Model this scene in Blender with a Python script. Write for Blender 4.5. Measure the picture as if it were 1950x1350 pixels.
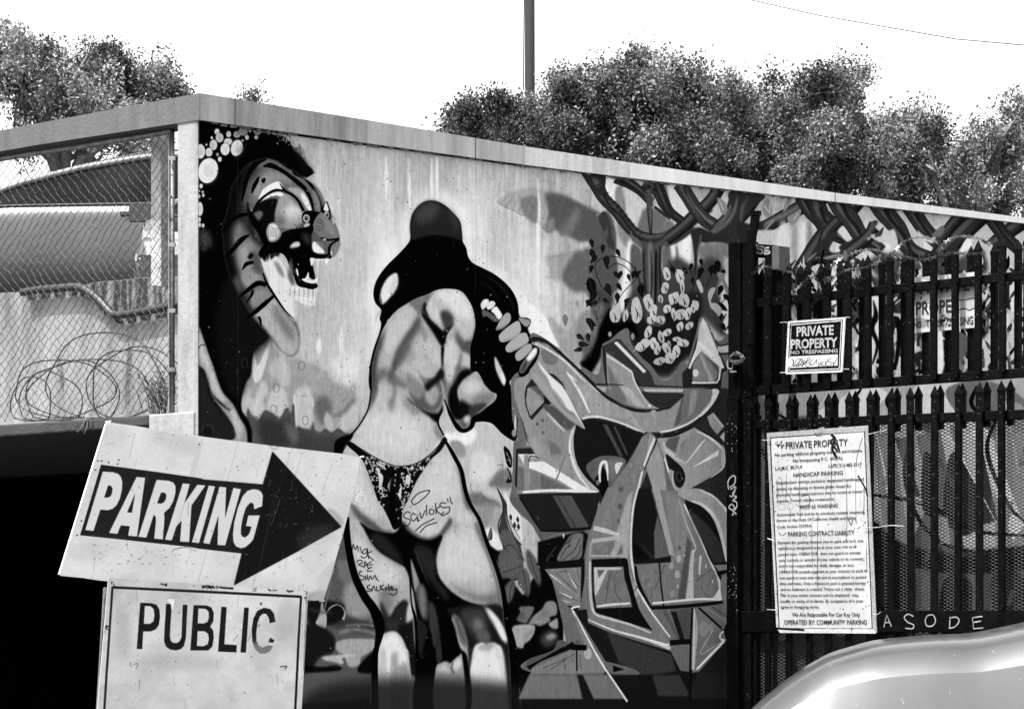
import bpy, bmesh, math, random
from mathutils import Vector, Matrix
scene = bpy.context.scene
for o in list(bpy.data.objects): bpy.data.objects.remove(o, do_unlink=True)
COL = scene.collection
# ---------------------------------------------------------------- camera
cam_d = bpy.data.cameras.new('camera'); cam = bpy.data.objects.new('camera', cam_d); COL.objects.link(cam)
cam.location = (0, 0, 1.60); cam.rotation_euler = (math.radians(90), 0, 0)
cam_d.sensor_fit = 'HORIZONTAL'; cam_d.sensor_width = 36.0
cam_d.lens = 36.0*6120/1950; cam_d.shift_y = 525/1950.0
cam_d.clip_start = 0.1; cam_d.clip_end = 3000
scene.camera = cam
# ---------------------------------------------------------------- daylight
SUN_EL, SUN_AZ = math.radians(61), math.radians(232)      # azimuth clockwise from +Y
wd = bpy.data.worlds.new("World"); scene.world = wd; wd.use_nodes = True
wn, wl = wd.node_tree.nodes, wd.node_tree.links
wn.clear()
sky = wn.new('ShaderNodeTexSky'); sky.sky_type = 'NISHITA'; sky.sun_disc = False
sky.sun_elevation = SUN_EL; sky.sun_rotation = SUN_AZ; sky.air_density = 1.0; sky.dust_density = 4.5; sky.ozone_density = 1.0
bw = wn.new('ShaderNodeRGBToBW'); bg = wn.new('ShaderNodeBackground'); wo = wn.new('ShaderNodeOutputWorld')
bg.inputs['Strength'].default_value = 0.15
wl.new(sky.outputs[0], bw.inputs[0]); wl.new(bw.outputs[0], bg.inputs['Color']); wl.new(bg.outputs[0], wo.inputs[0])
sd = bpy.data.lights.new('sun', 'SUN'); sd.energy = 2.0; sd.angle = math.radians(0.5); sd.color = (1, 1, 1)
sun = bpy.data.objects.new('sun', sd); COL.objects.link(sun)
sv = Vector((math.sin(SUN_AZ)*math.cos(SUN_EL), math.cos(SUN_AZ)*math.cos(SUN_EL), math.sin(SUN_EL)))
sun.rotation_euler = sv.to_track_quat('Z', 'Y').to_euler(); sun.location = (0, 0, 20)
vs = scene.view_settings
vs.view_transform = 'Standard'; vs.look = 'None'; vs.exposure = 2.05; vs.gamma = 1.0; vs.use_curve_mapping = False
# ---------------------------------------------------------------- painting kit
import numpy as np
FPX, CX, CY0, CAMZ = 6120.0, 975.0, 1200.0, 1.60     # focal length in photo px, horizon row
D0, U0 = 12.75, (378-975)/6120.0
def wall_sz(px, py):
    """photo pixel -> metres along / up the mural wall"""
    u = (np.asarray(px, float)-CX)/FPX
    Y = D0*(1-U0)/(1-u)
    return math.sqrt(2)*(Y-D0), CAMZ+(CY0-np.asarray(py, float))/FPX*Y
ZT = dict(A=(360,220,4.21875), B=(360,520,3.972), C=(660,340,3.375), D=(620,700,3.375), E=(560,1000,3.9),
          F=(920,320,3.375), G=(1200,300,3.375), H=(960,620,3.97), I=(960,930,3.75), J=(1380,420,3.2137),
          K=(1380,800,2.755), P=(0,0,1.0), M=(90,780,4.5), N=(380,840,3.9706), O=(90,1060,3.25))
def pts(s, z='P'):
    out = []
    for t in s.split():
        if t[0].isalpha(): z = t[0]; t = t[1:]
        x, y = t.split(',')
        ox, oy, k = ZT[z]
        out.append((ox+float(x)/k, oy+float(y)/k))
    return np.array(out)
def smooth_curve(p, closed, n=6):
    m = len(p)
    if m < 3: return p
    if closed: q = np.vstack([p[-1], p, p[0], p[1]])
    else: q = np.vstack([2*p[0]-p[1], p, 2*p[-1]-p[-2]])
    segs = []
    t = np.linspace(0, 1, n, endpoint=False)[:, None]
    for i in range(1, len(q)-2):
        a, b, c, d = q[i-1], q[i], q[i+1], q[i+2]
        segs.append(.5*((2*b)+(c-a)*t+(2*a-5*b+4*c-d)*t*t+(-a+3*b-3*c+d)*t**3))
    if not closed: segs.append(q[-2][None])
    return np.vstack(segs)
def box_blur(m, r, ax):
    k = int(r)
    if k < 1: return m
    c = np.cumsum(np.pad(m, [(k+1, k) if i == ax else (0, 0) for i in (0, 1)]), axis=ax)
    n = 2*k+1
    return (c[n:]-c[:-n])/n if ax == 0 else (c[:, n:]-c[:, :-n])/n
def blur2(m, r):
    rr = r*0.75
    for _ in range(3):
        m = box_blur(box_blur(m, round(rr), 0), round(rr), 1)
    return m
class Canvas:
    """grey painting made of filled outlines and strokes; origin bottom-left, metres"""
    def __init__(s, w, h, z0, ppm, fmap, base=190):
        s.W, s.H, s.z0, s.ppm, s.map = int(w*ppm), int(h*ppm), z0, ppm, fmap
        s.im = np.full((s.H, s.W), float(base), np.float32)
        s.z = 'P'; s.clipm = None; s.px = fmap.__dict__.get('px', ppm*0.0024)
    def tocv(s, p):
        a, b = s.map(p[:, 0], p[:, 1])
        return np.stack([a*s.ppm, (b-s.z0)*s.ppm], 1)
    def raster(s, polys, pad):
        allp = np.vstack(polys)
        x0 = int(max(0, np.floor(allp[:, 0].min())-pad)); x1 = int(min(s.W, np.ceil(allp[:, 0].max())+pad+1))
        y0 = int(max(0, np.floor(allp[:, 1].min())-pad)); y1 = int(min(s.H, np.ceil(allp[:, 1].max())+pad+1))
        if x1 <= x0+1 or y1 <= y0+1: return None
        w, h, SS = x1-x0, y1-y0, 3
        acc = np.zeros((h, w+2), np.float32)
        for p in polys:
            q = np.roll(p, -1, 0)
            xa, ya, xb, yb = p[:, 0]-x0, p[:, 1]-y0, q[:, 0]-x0, q[:, 1]-y0
            m = ya != yb
            xa, ya, xb, yb = xa[m], ya[m], xb[m], yb[m]
            if len(xa) == 0: continue
            lo, hi = np.minimum(ya, yb), np.maximum(ya, yb)
            r0, r1 = max(0, int(lo.min())), min(h, int(hi.max())+1)
            for r in range(r0, r1):
                for k in range(SS):
                    yy = r+(k+.5)/SS
                    a = (lo <= yy) & (hi > yy)
                    if not a.any(): continue
                    xs = np.sort(xa[a]+(yy-ya[a])*(xb[a]-xa[a])/(yb[a]-ya[a]))
                    xs = np.clip(xs, 0, w)
                    for i in range(0, len(xs)-1, 2):
                        l, e = xs[i], xs[i+1]
                        for v, sg in ((l, 1.0), (e, -1.0)):
                            j = int(v); f = v-j
                            acc[r, j] += sg*(1-f)/SS; acc[r, j+1] += sg*f/SS
        return np.clip(np.cumsum(acc, 1)[:, :w], 0, 1), x0, y0
    def put(s, res, g, b, a, clip):
        if res is None: return
        m, x0, y0 = res
        if b: m = blur2(m, b*s.px)
        h, w = m.shape
        m = m*a
        c = clip if clip is not None else s.clipm
        if c is not None: m = m*c[y0:y0+h, x0:x0+w]
        v = s.im[y0:y0+h, x0:x0+w]
        v += (g-v)*m
    def F(s, st, g, b=0, a=1.0, sm=1, clip=None, z=None):
        p = pts(st, z or s.z) if isinstance(st, str) else np.asarray(st, float)
        if sm: p = smooth_curve(p, True)
        s.put(s.raster([s.tocv(p)], int(b*s.px*3)+2 if b else 0), g, b, a, clip)
    def G(s, st, g, **k): s.F(st, g, sm=0, **k)          # straight-edged
    def mask(s, st, b=0, sm=1, z=None):
        p = pts(st, z or s.z)
        if sm: p = smooth_curve(p, True)
        res = s.raster([s.tocv(p)], int(b*s.px*3)+2 if b else 0)
        out = np.zeros((s.H, s.W), np.float32)
        if res:
            m, x0, y0 = res
            if b: m = blur2(m, b*s.px)
            out[y0:y0+m.shape[0], x0:x0+m.shape[1]] = m
        return out
    def L(s, st, w, g, b=0, a=1.0, sm=1, clip=None, z=None):
        p = pts(st, z or s.z) if isinstance(st, str) else np.asarray(st, float)
        if sm: p = smooth_curve(p, False)
        d = np.gradient(p, axis=0) if len(p) > 1 else np.ones_like(p)
        ln = np.maximum(np.hypot(d[:, 0], d[:, 1]), 1e-6)
        n = np.stack([-d[:, 1]/ln, d[:, 0]/ln], 1)
        ws = np.interp(np.linspace(0, 1, len(p)), np.linspace(0, 1, len(w)), w) if isinstance(w, (tuple, list)) else np.full(len(p), float(w))
        quads = []
        l = s.tocv(p+n*ws[:, None]/2); r = s.tocv(p-n*ws[:, None]/2)
        s.put(s.raster([np.vstack([l, r[::-1]])], int(b*s.px*3)+2 if b else 0), g, b, a, clip)
    def E(s, x, y, rx, g, ry=None, b=0, a=1.0, rot=0, clip=None, z=None):
        ox, oy, k = ZT[z or s.z]
        t = np.linspace(0, 2*math.pi, 28, endpoint=False); ry = ry or rx
        cx, cy = np.cos(t)*rx/k, np.sin(t)*ry/k
        c, q = math.cos(rot), math.sin(rot)
        s.F(np.stack([ox+x/k+cx*c-cy*q, oy+y/k+cx*q+cy*c], 1), g, b=b, a=a, sm=0, clip=clip)
    def noise(s, amp, sx, sy, seed, lo=None, clip=None):
        rs = np.random.RandomState(seed)
        gh, gw = int(s.H/sy)+3, int(s.W/sx)+3
        g = rs.rand(gh, gw).astype(np.float32)-.5
        yi, xi = np.arange(s.H)/sy, np.arange(s.W)/sx
        y0, x0 = yi.astype(int), xi.astype(int)
        fy, fx = (yi-y0)[:, None], (xi-x0)[None]
        fy, fx = fy*fy*(3-2*fy), fx*fx*(3-2*fx)
        n = (g[y0][:, x0]*(1-fy)+g[y0+1][:, x0]*fy)*(1-fx)+(g[y0][:, x0+1]*(1-fy)+g[y0+1][:, x0+1]*fy)*fx
        n = n*2*amp
        if clip is not None: n = n*clip
        s.im += n.astype(np.float32)
    # hand lettering: a string drawn with short strokes
    def W(s, st, w, g, **k):
        for part in st.split('|'):
            s.L(part, w, g, **k)
# ---------------------------------------------------------------- the mural, as flat paint on the wall
def paint_mural(ppm):
    rnd = random.Random(5)
    c = Canvas(6.4, 3.9, 0.0, ppm, wall_sz, 186)
    F, G, L, E, W = c.F, c.G, c.L, c.E, c.W
    k = ppm/400.0
    # --- weathered ground with vertical spray streaks
    c.noise(12, 16*k, 200*k, 1); c.noise(10, 6*k, 70*k, 2); c.noise(12, 70*k, 120*k, 3); c.noise(11, 2.5*k, 22*k, 4); c.noise(7, 2*k, 5*k, 44)
    c.z = 'P'
    for x, y, w, h, g, a in ((640,600,60,220,200,.5),(700,420,70,160,215,.5),(560,640,40,80,200,.5),(900,420,60,110,240,.7),(1010,560,60,160,240,.7),
                             (740,470,50,90,238,.7),(690,640,30,160,225,.7),(660,720,30,120,230,.6),(930,850,60,60,235,.6),(1030,640,50,40,255,.9),(890,820,40,50,250,.7),
                             (780,300,150,40,170,.35),(480,270,120,25,175,.4)):
        E(x, y, w*.7, g, ry=h*.7, b=30, a=a)
    for i in range(46):
        x = rnd.uniform(560, 1130); y0 = rnd.uniform(280, 520); h = rnd.uniform(40, 150)
        L([(x, y0), (x+rnd.uniform(-1, 1), y0+h*.5), (x, y0+h)], (1, rnd.uniform(2, 7), 1), rnd.choice((225, 240, 165, 160, 250)), b=1.6, a=rnd.uniform(.2, .6))
    for x, y0, y1 in ((1025,350,560),(1024,340,470),(822,300,390),(780,330,400),(735,300,380),(832,290,385),(650,620,700)):
        L([(x, y0), (x, (y0+y1)/2), (x, y1)], (2, 7, 2), 250, b=1.8, a=.8)
    G('P378,1262 1500,1262 1500,1800 378,1800', 14, b=2)
    # --- lower jungle cliffs behind the legs and under the beast
    c.z = 'B'
    F('470,450 620,520 720,620 860,660 1000,720 1100,830 1240,830 1271,1000 1271,1350 430,1350 350,950 440,800', 158, b=5)
    for s, g, b in (('470,580 490,560 520,700 600,525 615,540 560,760 510,830 480,770',216,1.6),('365,950 420,900 430,960 440,780 452,780 462,930 490,960 490,1040 420,1080 380,1010',190,2),
                    ('540,830 575,820 600,900 560,960 580,1040 525,1105 480,1050 500,940',198,3),('620,900 700,860 740,930 750,1010 700,1090 620,1060 590,1000',196,3),
                    ('690,640 740,660 760,820 700,860 670,760',190,4),('800,900 900,850 930,1000 930,1150 870,1180 810,1150 800,1000',196,3),
                    ('790,985 800,920 815,1140 800,1170',225,1),('930,930 950,990 930,1020',225,1),('960,950 1050,930 1080,1030 1040,1150 960,1080',105,5),
                    ('1040,1050 1080,1100 1100,1200 1050,1180 1020,1120',185,3),('1130,1130 1271,980 1271,1150 1200,1190 1150,1200',190,3),('1100,730 1200,870 1230,820 1271,800 1271,650 1100,640',228,5),
                    ('960,560 985,620 1000,560 985,480',240,2),('640,650 680,680 650,800 600,740',185,4),('870,690 950,720 1000,740 1060,770 1000,800 880,780',165,4)):
        F(s, g, b=b)
    L('1090,1080 1150,1060 1200,1010 1250,950', 6, 120, b=3)
    F('430,1120 480,1080 530,1112 575,1040 640,1075 690,1105 740,1020 770,1062 790,985 800,1170 830,1155 870,1185 925,1185 937,1125 945,1190 990,1215 1030,1180 1060,1205 1075,1215 1130,1178 1170,1205 1240,1215 1271,1240 1400,1300 1400,2300 430,2300', 88, b=1)
    L('500,1080 530,1112 575,1040 640,1075 690,1105 740,1020 770,1062 790,985 800,1170 870,1185 925,1185 937,1125 945,1190 990,1215 1030,1180 1075,1215 1130,1178 1170,1205', 2.2, 40, b=.8, sm=0)
    F('520,1130 600,1080 690,1120 760,1100 790,1240 700,1330 560,1300', 50, b=8, a=.9); F('820,1200 1000,1230 1150,1250 1150,1400 820,1400', 62, b=8, a=.8)
    F('720,1130 790,1160 830,1260 760,1260', 115, b=5, a=.7)
    c.z = 'E'   # pool and flowers left of the legs
    F('0,262 300,262 420,262 600,640 640,900 600,1271 -1040,1271 -1040,600', 92, b=2)
    G('320,262 415,262 480,400 560,540 620,690 610,850 560,700 480,560 400,470 330,380', 112, b=3)
    F('370,480 440,430 520,560 560,640 540,680 480,700 380,640', 150, b=5); F('300,660 450,690 600,740 600,780 380,760 260,740', 60, b=4)
    F('110,560 330,570 380,620 350,700 250,740 120,740', 22, b=2); L('300,310 270,450 240,560 225,640', (1,3,2), 110, b=.6)
    L('210,570 205,640 190,700', (4,6,10), 165, b=.8); F('215,620 240,660 240,740 220,765 190,755 160,720 195,670', 178, b=.6)
    L('235,660 270,610 320,588 360,610 378,650 365,700', (1.2,2.5,1.5,1.5,2.5,5), 165, b=.4)
    L('380,745 480,735 600,745', 2, 165, b=1); L('400,775 500,800 590,790', 3, 60, b=2); L('330,800 450,770 600,800', 4, 150, b=3)
    F('300,880 380,845 500,840 610,850 600,910 500,980 490,1030 440,1050 400,1040 370,960 330,940', 165, b=1)
    F('210,970 330,960 420,950 460,965 360,985 370,1015 350,1030 300,1015 230,1000', 185, b=.8); F('60,760 200,750 300,830 290,940 190,980 120,1080 60,1071', 26, b=2.5)
    F('100,1040 200,1050 320,1040 340,1075 100,1090', 12, b=1); F('490,1030 600,930 615,1000 610,1090 480,1090', 10, b=1.5)
    L('110,620 180,640 280,650', 4, 60, b=2)
    # --- right of the woman: pale cliff, ferns, blossoms at the foot
    c.z = 'D'
    F('730,360 800,300 900,420 1000,350 1190,470 1200,560 1200,900 1270,1000 1260,1120 1110,1190 900,900 780,480', 198, b=1.5)
    F('760,420 860,420 960,390 960,460 900,500 800,480', 250, b=4)
    for s, g, b in (('800,480 860,470 900,520 890,580 840,560',150,3),('1060,720 1130,650 1200,680 1190,780 1100,770 1050,760',120,4),('900,820 980,800 1040,830 1110,860 1130,900 1000,900 930,880',120,4),
                    ('960,900 1080,880 1120,940 1110,1040 1010,1030',150,5),('1100,890 1150,1000 1140,1120 1100,1120 1050,1020',170,4),('1010,1060 1070,1030 1150,1150 1120,1195 1070,1140',238,2),
                    ('950,560 1040,540 1100,640 1010,740 930,680',222,5),('1150,800 1190,860 1250,940 1262,1110 1200,1020 1160,900',228,1.5)):
        F(s, g, b=b)
    L('930,740 935,790 975,835 1000,800 1010,830 1060,860 1080,850 1105,865', (1,2,1), 75, b=.8, a=.8, sm=0)
    L('1100,625 1135,620 1130,580 1140,640', (1,1.5), 80, b=.6)
    F('1145,505 1180,530 1198,580 1195,640 1170,630 1155,580', 15, b=.4); L('1160,540 1180,580 1190,620', 1, 190); L('1165,590 1190,600', 1, 200); F('1165,640 1190,680 1195,735 1160,735 1175,700', 25, b=.3); L('1170,660 1185,720', 1, 200)
    F('1045,1080 1062,1025 1072,1060 1070,1100 1050,1110', 60, b=.3); L('1050,1100 1068,1040', .8, 200)
    F('1100,770 1140,830 1165,880 1160,960 1190,1060 1255,1150 1260,1350 1100,1350 1110,1200 1140,1170 1115,1040 1140,900', 62, b=.5)
    L('1100,768 1130,840 1140,920 1110,1020 1150,1160', (1,2,2), 18); L('1160,880 1170,980 1210,1080 1260,1140', 2, 15); L('1180,950 1210,1030 1250,1100', 1, 18)
    for x, y in ((1190,960),(1235,975),(1215,1010),(1240,1020)): F(f'{x-10},{y} {x},{y-20} {x+10},{y+5} {x},{y+20}', 45, b=.3)
    L('1180,980 1200,1020 1240,1050', .8, 60)
    c.z = 'E'
    F('1500,200 1560,180 1640,210 1700,300 1690,380 1540,390 1500,280', 88, b=1); F('1540,230 1620,240 1680,290 1640,330 1560,330', 118, b=2)
    for y in (280, 310, 340, 365): L(f'1520,{y+10} 1600,{y-25} 1690,{y-10}', .8, 30, b=.3, a=.7)
    G('1380,100 1530,200 1560,560 1600,1100 2000,1100 2000,300 1830,300 1700,520', 9, b=1.5)
    for s in ('1520,220 1600,190 1690,240 1700,300 1650,370 1550,390 1530,330','1660,420 1700,320 1740,350 1755,450 1735,530 1690,470','1570,450 1610,410 1640,420 1635,490 1610,560 1580,570 1560,500','1730,180 1790,240 1830,360 1825,450 1780,390 1730,290','1560,30 1620,60 1680,200 1710,260 1640,240 1560,160 1525,80'):
        F(s, 84, b=.8); F(s, 118, b=4, a=.35)
    L('1735,530 1720,430 1700,330', .9, 12); L('1600,560 1605,490 1625,420', .9, 12); L('1825,450 1790,350 1740,200', .9, 12); L('1560,160 1620,150 1700,260', .9, 14); L('1545,350 1610,330 1690,300', 1, 25)
    for s, g in (('1655,700 1680,650 1670,610 1710,600 1780,605 1770,650 1740,700 1720,725',118),('1740,730 1780,670 1840,620 1870,570 1920,560 1950,590 1950,660 1900,680 1900,710 1830,745 1790,735',140),
                 ('1620,760 1680,735 1780,740 1785,790 1760,840 1740,860 1710,880 1700,910 1660,905 1640,860',168),('1890,730 1930,700 1955,690 1960,760 1920,765',160)):
        F(s, g, b=.7)
    F('1830,830 1890,780 1950,800 1950,870 1880,900 1840,880', 70, b=5); F('1870,830 1910,800 1950,820 1900,850', 150, b=3)
    F('1655,705 1690,640 1730,690', 90, b=2, a=.6); F('1800,700 1850,640 1900,640', 105, b=3, a=.6); F('1700,850 1750,790 1780,790', 120, b=3, a=.6)
    L('1680,690 1700,640', 1, 60); L('1745,730 1760,690', 1, 60)
    # --- black mane and night behind the beast
    c.z = 'A'
    F('A0,20 75,35 380,90 560,130 690,150 790,190 840,270 900,330 950,395 1000,455 930,500 850,560 800,700 760,1000 700,1150 560,1180 B560,60 620,300 600,480 490,600 470,760 430,830 400,940 400,1040 450,1130 440,1300 P440,1400 P340,1400', 5, b=1)
    G('0,0 P378,900 P360,900', 5)
    for i in range(15):      # brush marks on the mane edge
        t = i/14; x = 850+t*95; y = 265+t*200
        L([(360+(x-20)/4.22, 220+(y+10)/4.22), (360+(x+25)/4.22, 220+(y-2)/4.22), (360+(x+rnd.uniform(38,72))/4.22, 220+(y-8+rnd.uniform(-8,6))/4.22)], (4, 3, .5), 16, b=.7, a=rnd.uniform(.5,.95))
    for i in range(120):
        t = rnd.random(); E(730+t*150+rnd.gauss(0,18), 140+t*130+rnd.gauss(0,14), rnd.uniform(2,6), rnd.choice((12,20,180,150)), b=.5, a=rnd.uniform(.3,.8))
    L('935,495 985,470 1015,455', (6,3,.5), 8, b=.5)
    for i in range(30): E(rnd.uniform(700,850), rnd.uniform(130,230), rnd.uniform(3,7), rnd.choice((30,200,170)), b=.4, a=.7)
    for s in ((225,132,20,24,225),(245,180,31,38,190),(183,181,9,11,235),(318,152,19,25,205),(385,155,28,27,150),(435,130,36,35,135),(490,122,14,16,135),(550,130,30,28,135),(465,178,15,19,205),(540,177,16,16,170),
              (430,203,9,9,190),(314,213,34,28,220),(196,238,30,42,205),(290,273,37,48,225),(383,262,46,66,222),(140,236,7,9,230),(160,297,28,35,215),(228,315,11,14,170),(247,353,15,20,225),(92,290,37,58,215),
              (153,445,78,102,232),(97,568,13,18,225),(84,608,6,7,220),(110,617,8,12,215),(82,650,9,16,200),(115,643,10,13,215),(88,752,24,55,215),(82,838,13,20,215),(112,885,12,16,225),(85,880,10,18,215),
              (690,135,24,22,150),(640,140,11,16,120),(740,150,16,14,150)):
        x, y, rx, ry, g = s
        E(x, y, rx*1.12, 60, ry=ry*1.12, b=1.2, a=.7); E(x, y, rx, g, ry=ry, b=.6, rot=.25 if ry > 60 else 0)
        E(x, y, rx*.5, g-28, ry=ry*.5, b=1.4, a=.5); E(x+2, y+2, 2, 110, b=.3)
    F('390,280 430,230 432,290 400,310', 130, b=2.5, a=.7)
    F('80,920 150,930 190,1030 120,1080 90,1060', 80, b=5, a=.7)
    for i in range(60): E(rnd.gauss(135,28), rnd.gauss(1010,40), 3, rnd.choice((30,120,150)), b=.3, a=.6)
    F('B330,0 600,300 640,480 560,560 480,640 440,800 380,940 300,940 200,400', 18, b=9)
    # --- beast head
    body = 'A620,348 700,368 770,400 860,465 930,508 1000,550 1055,610 1090,690 1130,750 1170,850 1210,965 1208,1030 1195,1090 1145,1140 980,1150 870,1060 800,1090 700,1110 600,1150 640,1340 B600,110 660,200 740,310 810,370 838,480 820,600 760,632 680,575 620,490 540,400 480,330 400,200 370,150 A330,1290 290,1150 275,1000 270,900 320,720 345,580 430,440 520,372'
    bm = c.mask(body, b=1.5)
    F(body, 104, b=1)
    q = dict(clip=bm)
    F('300,500 420,430 450,560 420,700 480,780 470,900 300,1000 200,900', 30, b=10, a=.9, **q)
    F('480,480 560,420 640,440 560,520 500,620 450,700 450,580', 92, b=4, **q)
    F('520,560 640,440 760,470 850,540 720,530 600,600 540,680', 150, b=6, **q)
    F('340,900 400,850 440,900 420,1000 360,1050 320,1000', 132, b=6, **q); F('360,1130 450,1020 500,1000 560,1100 590,1240 620,1350 450,1350 390,1280', 135, b=6, **q)
    F('400,1080 450,1050 470,1150 440,1250', 178, b=6, a=.7, **q); F('500,1100 560,1120 600,1300 560,1350 520,1250', 84, b=5, **q)
    F('270,1100 330,1100 370,1200 400,1350 250,1350', 30, b=6, a=.9, **q)
    L('520,372 430,440 345,580 320,720 270,900 275,1000 290,1150 330,1290 B370,150 400,200 480,330 540,400 620,490', (32,36,40,42,40,38,34,30,24,18,14,12,8), 8, b=9, a=.88, **q)
    F('490,780 560,860 600,1000 600,1060 520,1000 470,900', 28, b=5, **q); F('520,880 560,920 580,990 560,1010 530,950', 88, b=4, **q)
    F('B400,0 500,0 560,40 500,80 440,110 400,60', 148, b=4, **q); F('B370,20 400,100 380,150 330,60', 95, b=4, a=.8, **q)
    F('B500,130 580,120 620,170 540,240 480,260 470,200', 138, b=3, **q); F('B480,330 540,270 640,190 700,280 800,400 830,520 800,610 720,610 640,500 560,400', 176, b=3, **q)
    F('B620,230 700,300 790,440 780,520 700,430 640,320', 108, b=6, a=.8, **q); F('B430,230 480,300 540,400 480,400 400,260', 50, b=4, a=.8, **q)
    L('620,350 540,385 480,470 450,560 425,690', (5,11,9,8,3), 6, b=.5, **q)
    L('595,412 650,402 720,430 800,480 880,545 930,590 975,670 1000,770', (3,11,8,8,9,8,7,4), 8, b=.4, **q)
    L('925,505 980,560 1030,635 1060,700 1070,770', (4,6,4,4,6), 8, b=.4, **q)
    F('650,360 740,375 840,430 870,500 800,460 730,400 640,375', 95, b=1, **q); L('720,380 745,380 760,400 800,420 830,440 850,470 920,510', (1,5,2,5,2,5,1), 6, b=.4)
    F('565,488 560,530 530,590 508,628 500,610 510,560 540,510', 6, b=.4); F('580,530 590,508 615,505 612,530 600,548', 8, b=.3)
    F('558,685 590,600 660,550 725,533 765,590 760,605 690,598 620,640', 240, b=.5)
    F('565,705 640,640 720,615 770,640 775,668 750,660 700,645 640,662', 238, b=.5)
    L('500,800 555,700 615,642 690,602 762,605', (3,5,4,5,4), 5, b=.3)
    F('560,705 640,672 715,678 705,740 690,780 692,850 650,880 625,930 640,1010 600,1045 540,900 510,790', 12, b=.8)
    F('520,790 570,765 595,790 570,835 540,845', 100, b=1.5)
    F('718,680 760,640 800,635 860,665 910,730 925,800 900,870 850,905 760,905 710,880 690,830 695,760', 150, b=1.2)
    E(835, 770, 75, 218, ry=62, b=7, a=.95); E(770, 680, 50, 165, ry=30, b=4, a=.8); E(730, 850, 40, 85, ry=40, b=6, a=.7)
    F('800,640 870,670 920,740 910,760 850,700', 100, b=3, a=.7)
    for x in (870, 890, 910, 925): L(f'{x-20},870 {x-5},900 {x-15},920', (1,2,1), 30, b=.5, a=.8)
    L('728,545 770,605 830,640 880,690 920,770', (1,5,5,5,6), 6, b=.3)
    F('790,590 860,580 920,610 960,680 985,770 955,755 905,690 860,640', 165, b=1.2); F('900,620 950,670 985,772 962,762 915,690', 236, b=1.6)
    F('1000,590 1040,660 1050,770 1020,740 1000,660', 130, b=2.5, **q); F('1050,610 1085,690 1075,740 1055,670', 118, b=2, a=.8, **q)
    F('905,815 925,775 985,765 1050,775 1072,740 1105,690 1128,740 1140,800 1128,845 1108,850 1060,790 1020,825 1000,870 960,890 920,865', 5, b=.4)
    F('930,870 960,860 975,890 960,920 930,910', 190, b=.8)
    E(942,828,27,190,ry=32,b=.3); E(942,828,19,120,ry=23,b=.3); E(944,826,12,5,ry=14); E(948,822,4,250)
    F('1082,750 1100,698 1120,750 1118,770 1088,765', 235, b=.4); E(1106,800,22,205,ry=27,b=.3); E(1110,800,15,110,ry=18); E(1112,800,9,5,ry=10); E(1112,796,3,250)
    F('1150,820 1170,850 1160,880', 210, b=1)
    F('1015,830 1045,790 1065,778 1110,820 1160,880 1205,965 1200,995 1120,998 1062,980 1020,930 1002,870', 118, b=.6)
    F('1060,790 1120,840 1180,930 1150,960 1080,880', 138, b=3, a=.8)
    for s in ('1020,850 1060,870 1080,900','1010,880 1050,900 1070,925','1015,905 1055,935','1040,830 1070,850 1090,880'): L(s, 1.2, 45, b=.4, a=.8)
    F('990,930 1060,980 1112,1008 1110,1095 1070,1112 1000,1100 985,1020', 92, b=.8); F('1000,1015 1040,1030 1085,1090 1080,1108 1010,1098 990,1050', 236, b=.6); F('1020,1020 1070,1020 1090,1070 1060,1060', 120, b=1.5)
    F('1150,1035 1205,1010 1215,1040 1190,1095 1145,1135 1128,1100', 128, b=1); F('1130,1095 1145,1090 1150,1120 1138,1130', 225, b=.4)
    L('1060,985 1110,1000 1160,998 1207,995', (4,4,4,7), 5, b=.3); E(1088,998,14,225,ry=6,b=.5); L('1205,998 1150,1030 1128,1060 1125,1120', (2,4,5,6), 6, b=.3)
    # mouth
    F('640,1010 720,960 800,920 900,905 960,890 990,870 1000,920 985,960 985,1030 990,1085 1040,1115 1110,1115 1135,1110 1145,1145 1110,1150 1000,1150 985,1160 1000,1230 1015,1310 1000,1340 B900,30 950,60 965,90 940,110 870,100 820,60 800,20 A830,1280 800,1190 760,1120 700,1105 640,1130 620,1190 570,1140 560,1100 600,1040', 4, b=.5)
    F('810,1062 835,1025 880,1015 892,1045 860,1060', 215, b=.8); F('900,960 960,950 980,1010 950,1040', 45, b=4)
    F('622,930 645,875 690,868 722,915 740,960 700,1010 650,1015 630,985', 165, b=1.2); F('645,880 700,880 720,930 690,990 650,990 635,940', 236, b=1)
    for i in range(6): L(f'{648+i*14},{885+i*4} {640+i*13},{930} {642+i*12},{980}', 1, 40, b=.3, a=.8)
    F('975,1145 1010,1150 1005,1170 985,1210 975,1180', 240, b=.3); F('1095,1150 1120,1150 1118,1175 1106,1200 1095,1175', 240, b=.3)
    for x in range(1012, 1096, 17): E(x, 1160, 6.5, 238, ry=9)
    F('575,1140 612,1175 625,1130 630,1175 650,1110 655,1160 690,1130 715,1140 760,1210 800,1300 840,1360 B840,110 800,180 790,260 800,360 740,300 660,190 610,100 A640,1340 600,1240', 226, b=.7)
    F('680,1180 720,1190 770,1290 740,1290', 110, b=2.5, a=.8); F('815,1150 830,1200 840,1290 B780,100 750,40 A790,1300', 120, b=2.5, a=.9); F('800,1240 830,1300 B800,90 770,60', 60, b=2, a=.7)
    F('905,1315 935,1305 960,1258 968,1315 1000,1320 1035,1300 1030,1335 1005,1350 960,1345 930,1335', 236, b=.4)
    F('858,1232 872,1240 880,1290 868,1280', 230, b=.3); L('845,1240 870,1300 900,1330', 2, 60, b=.5)
    L('B560,0 580,60 620,130 680,220 740,300 800,352', (3,4,5,4,3,1), 5, b=.3)
    F('B768,100 840,112 965,108 958,170 935,245 880,240 820,212 772,170', 222, b=1)
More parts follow.
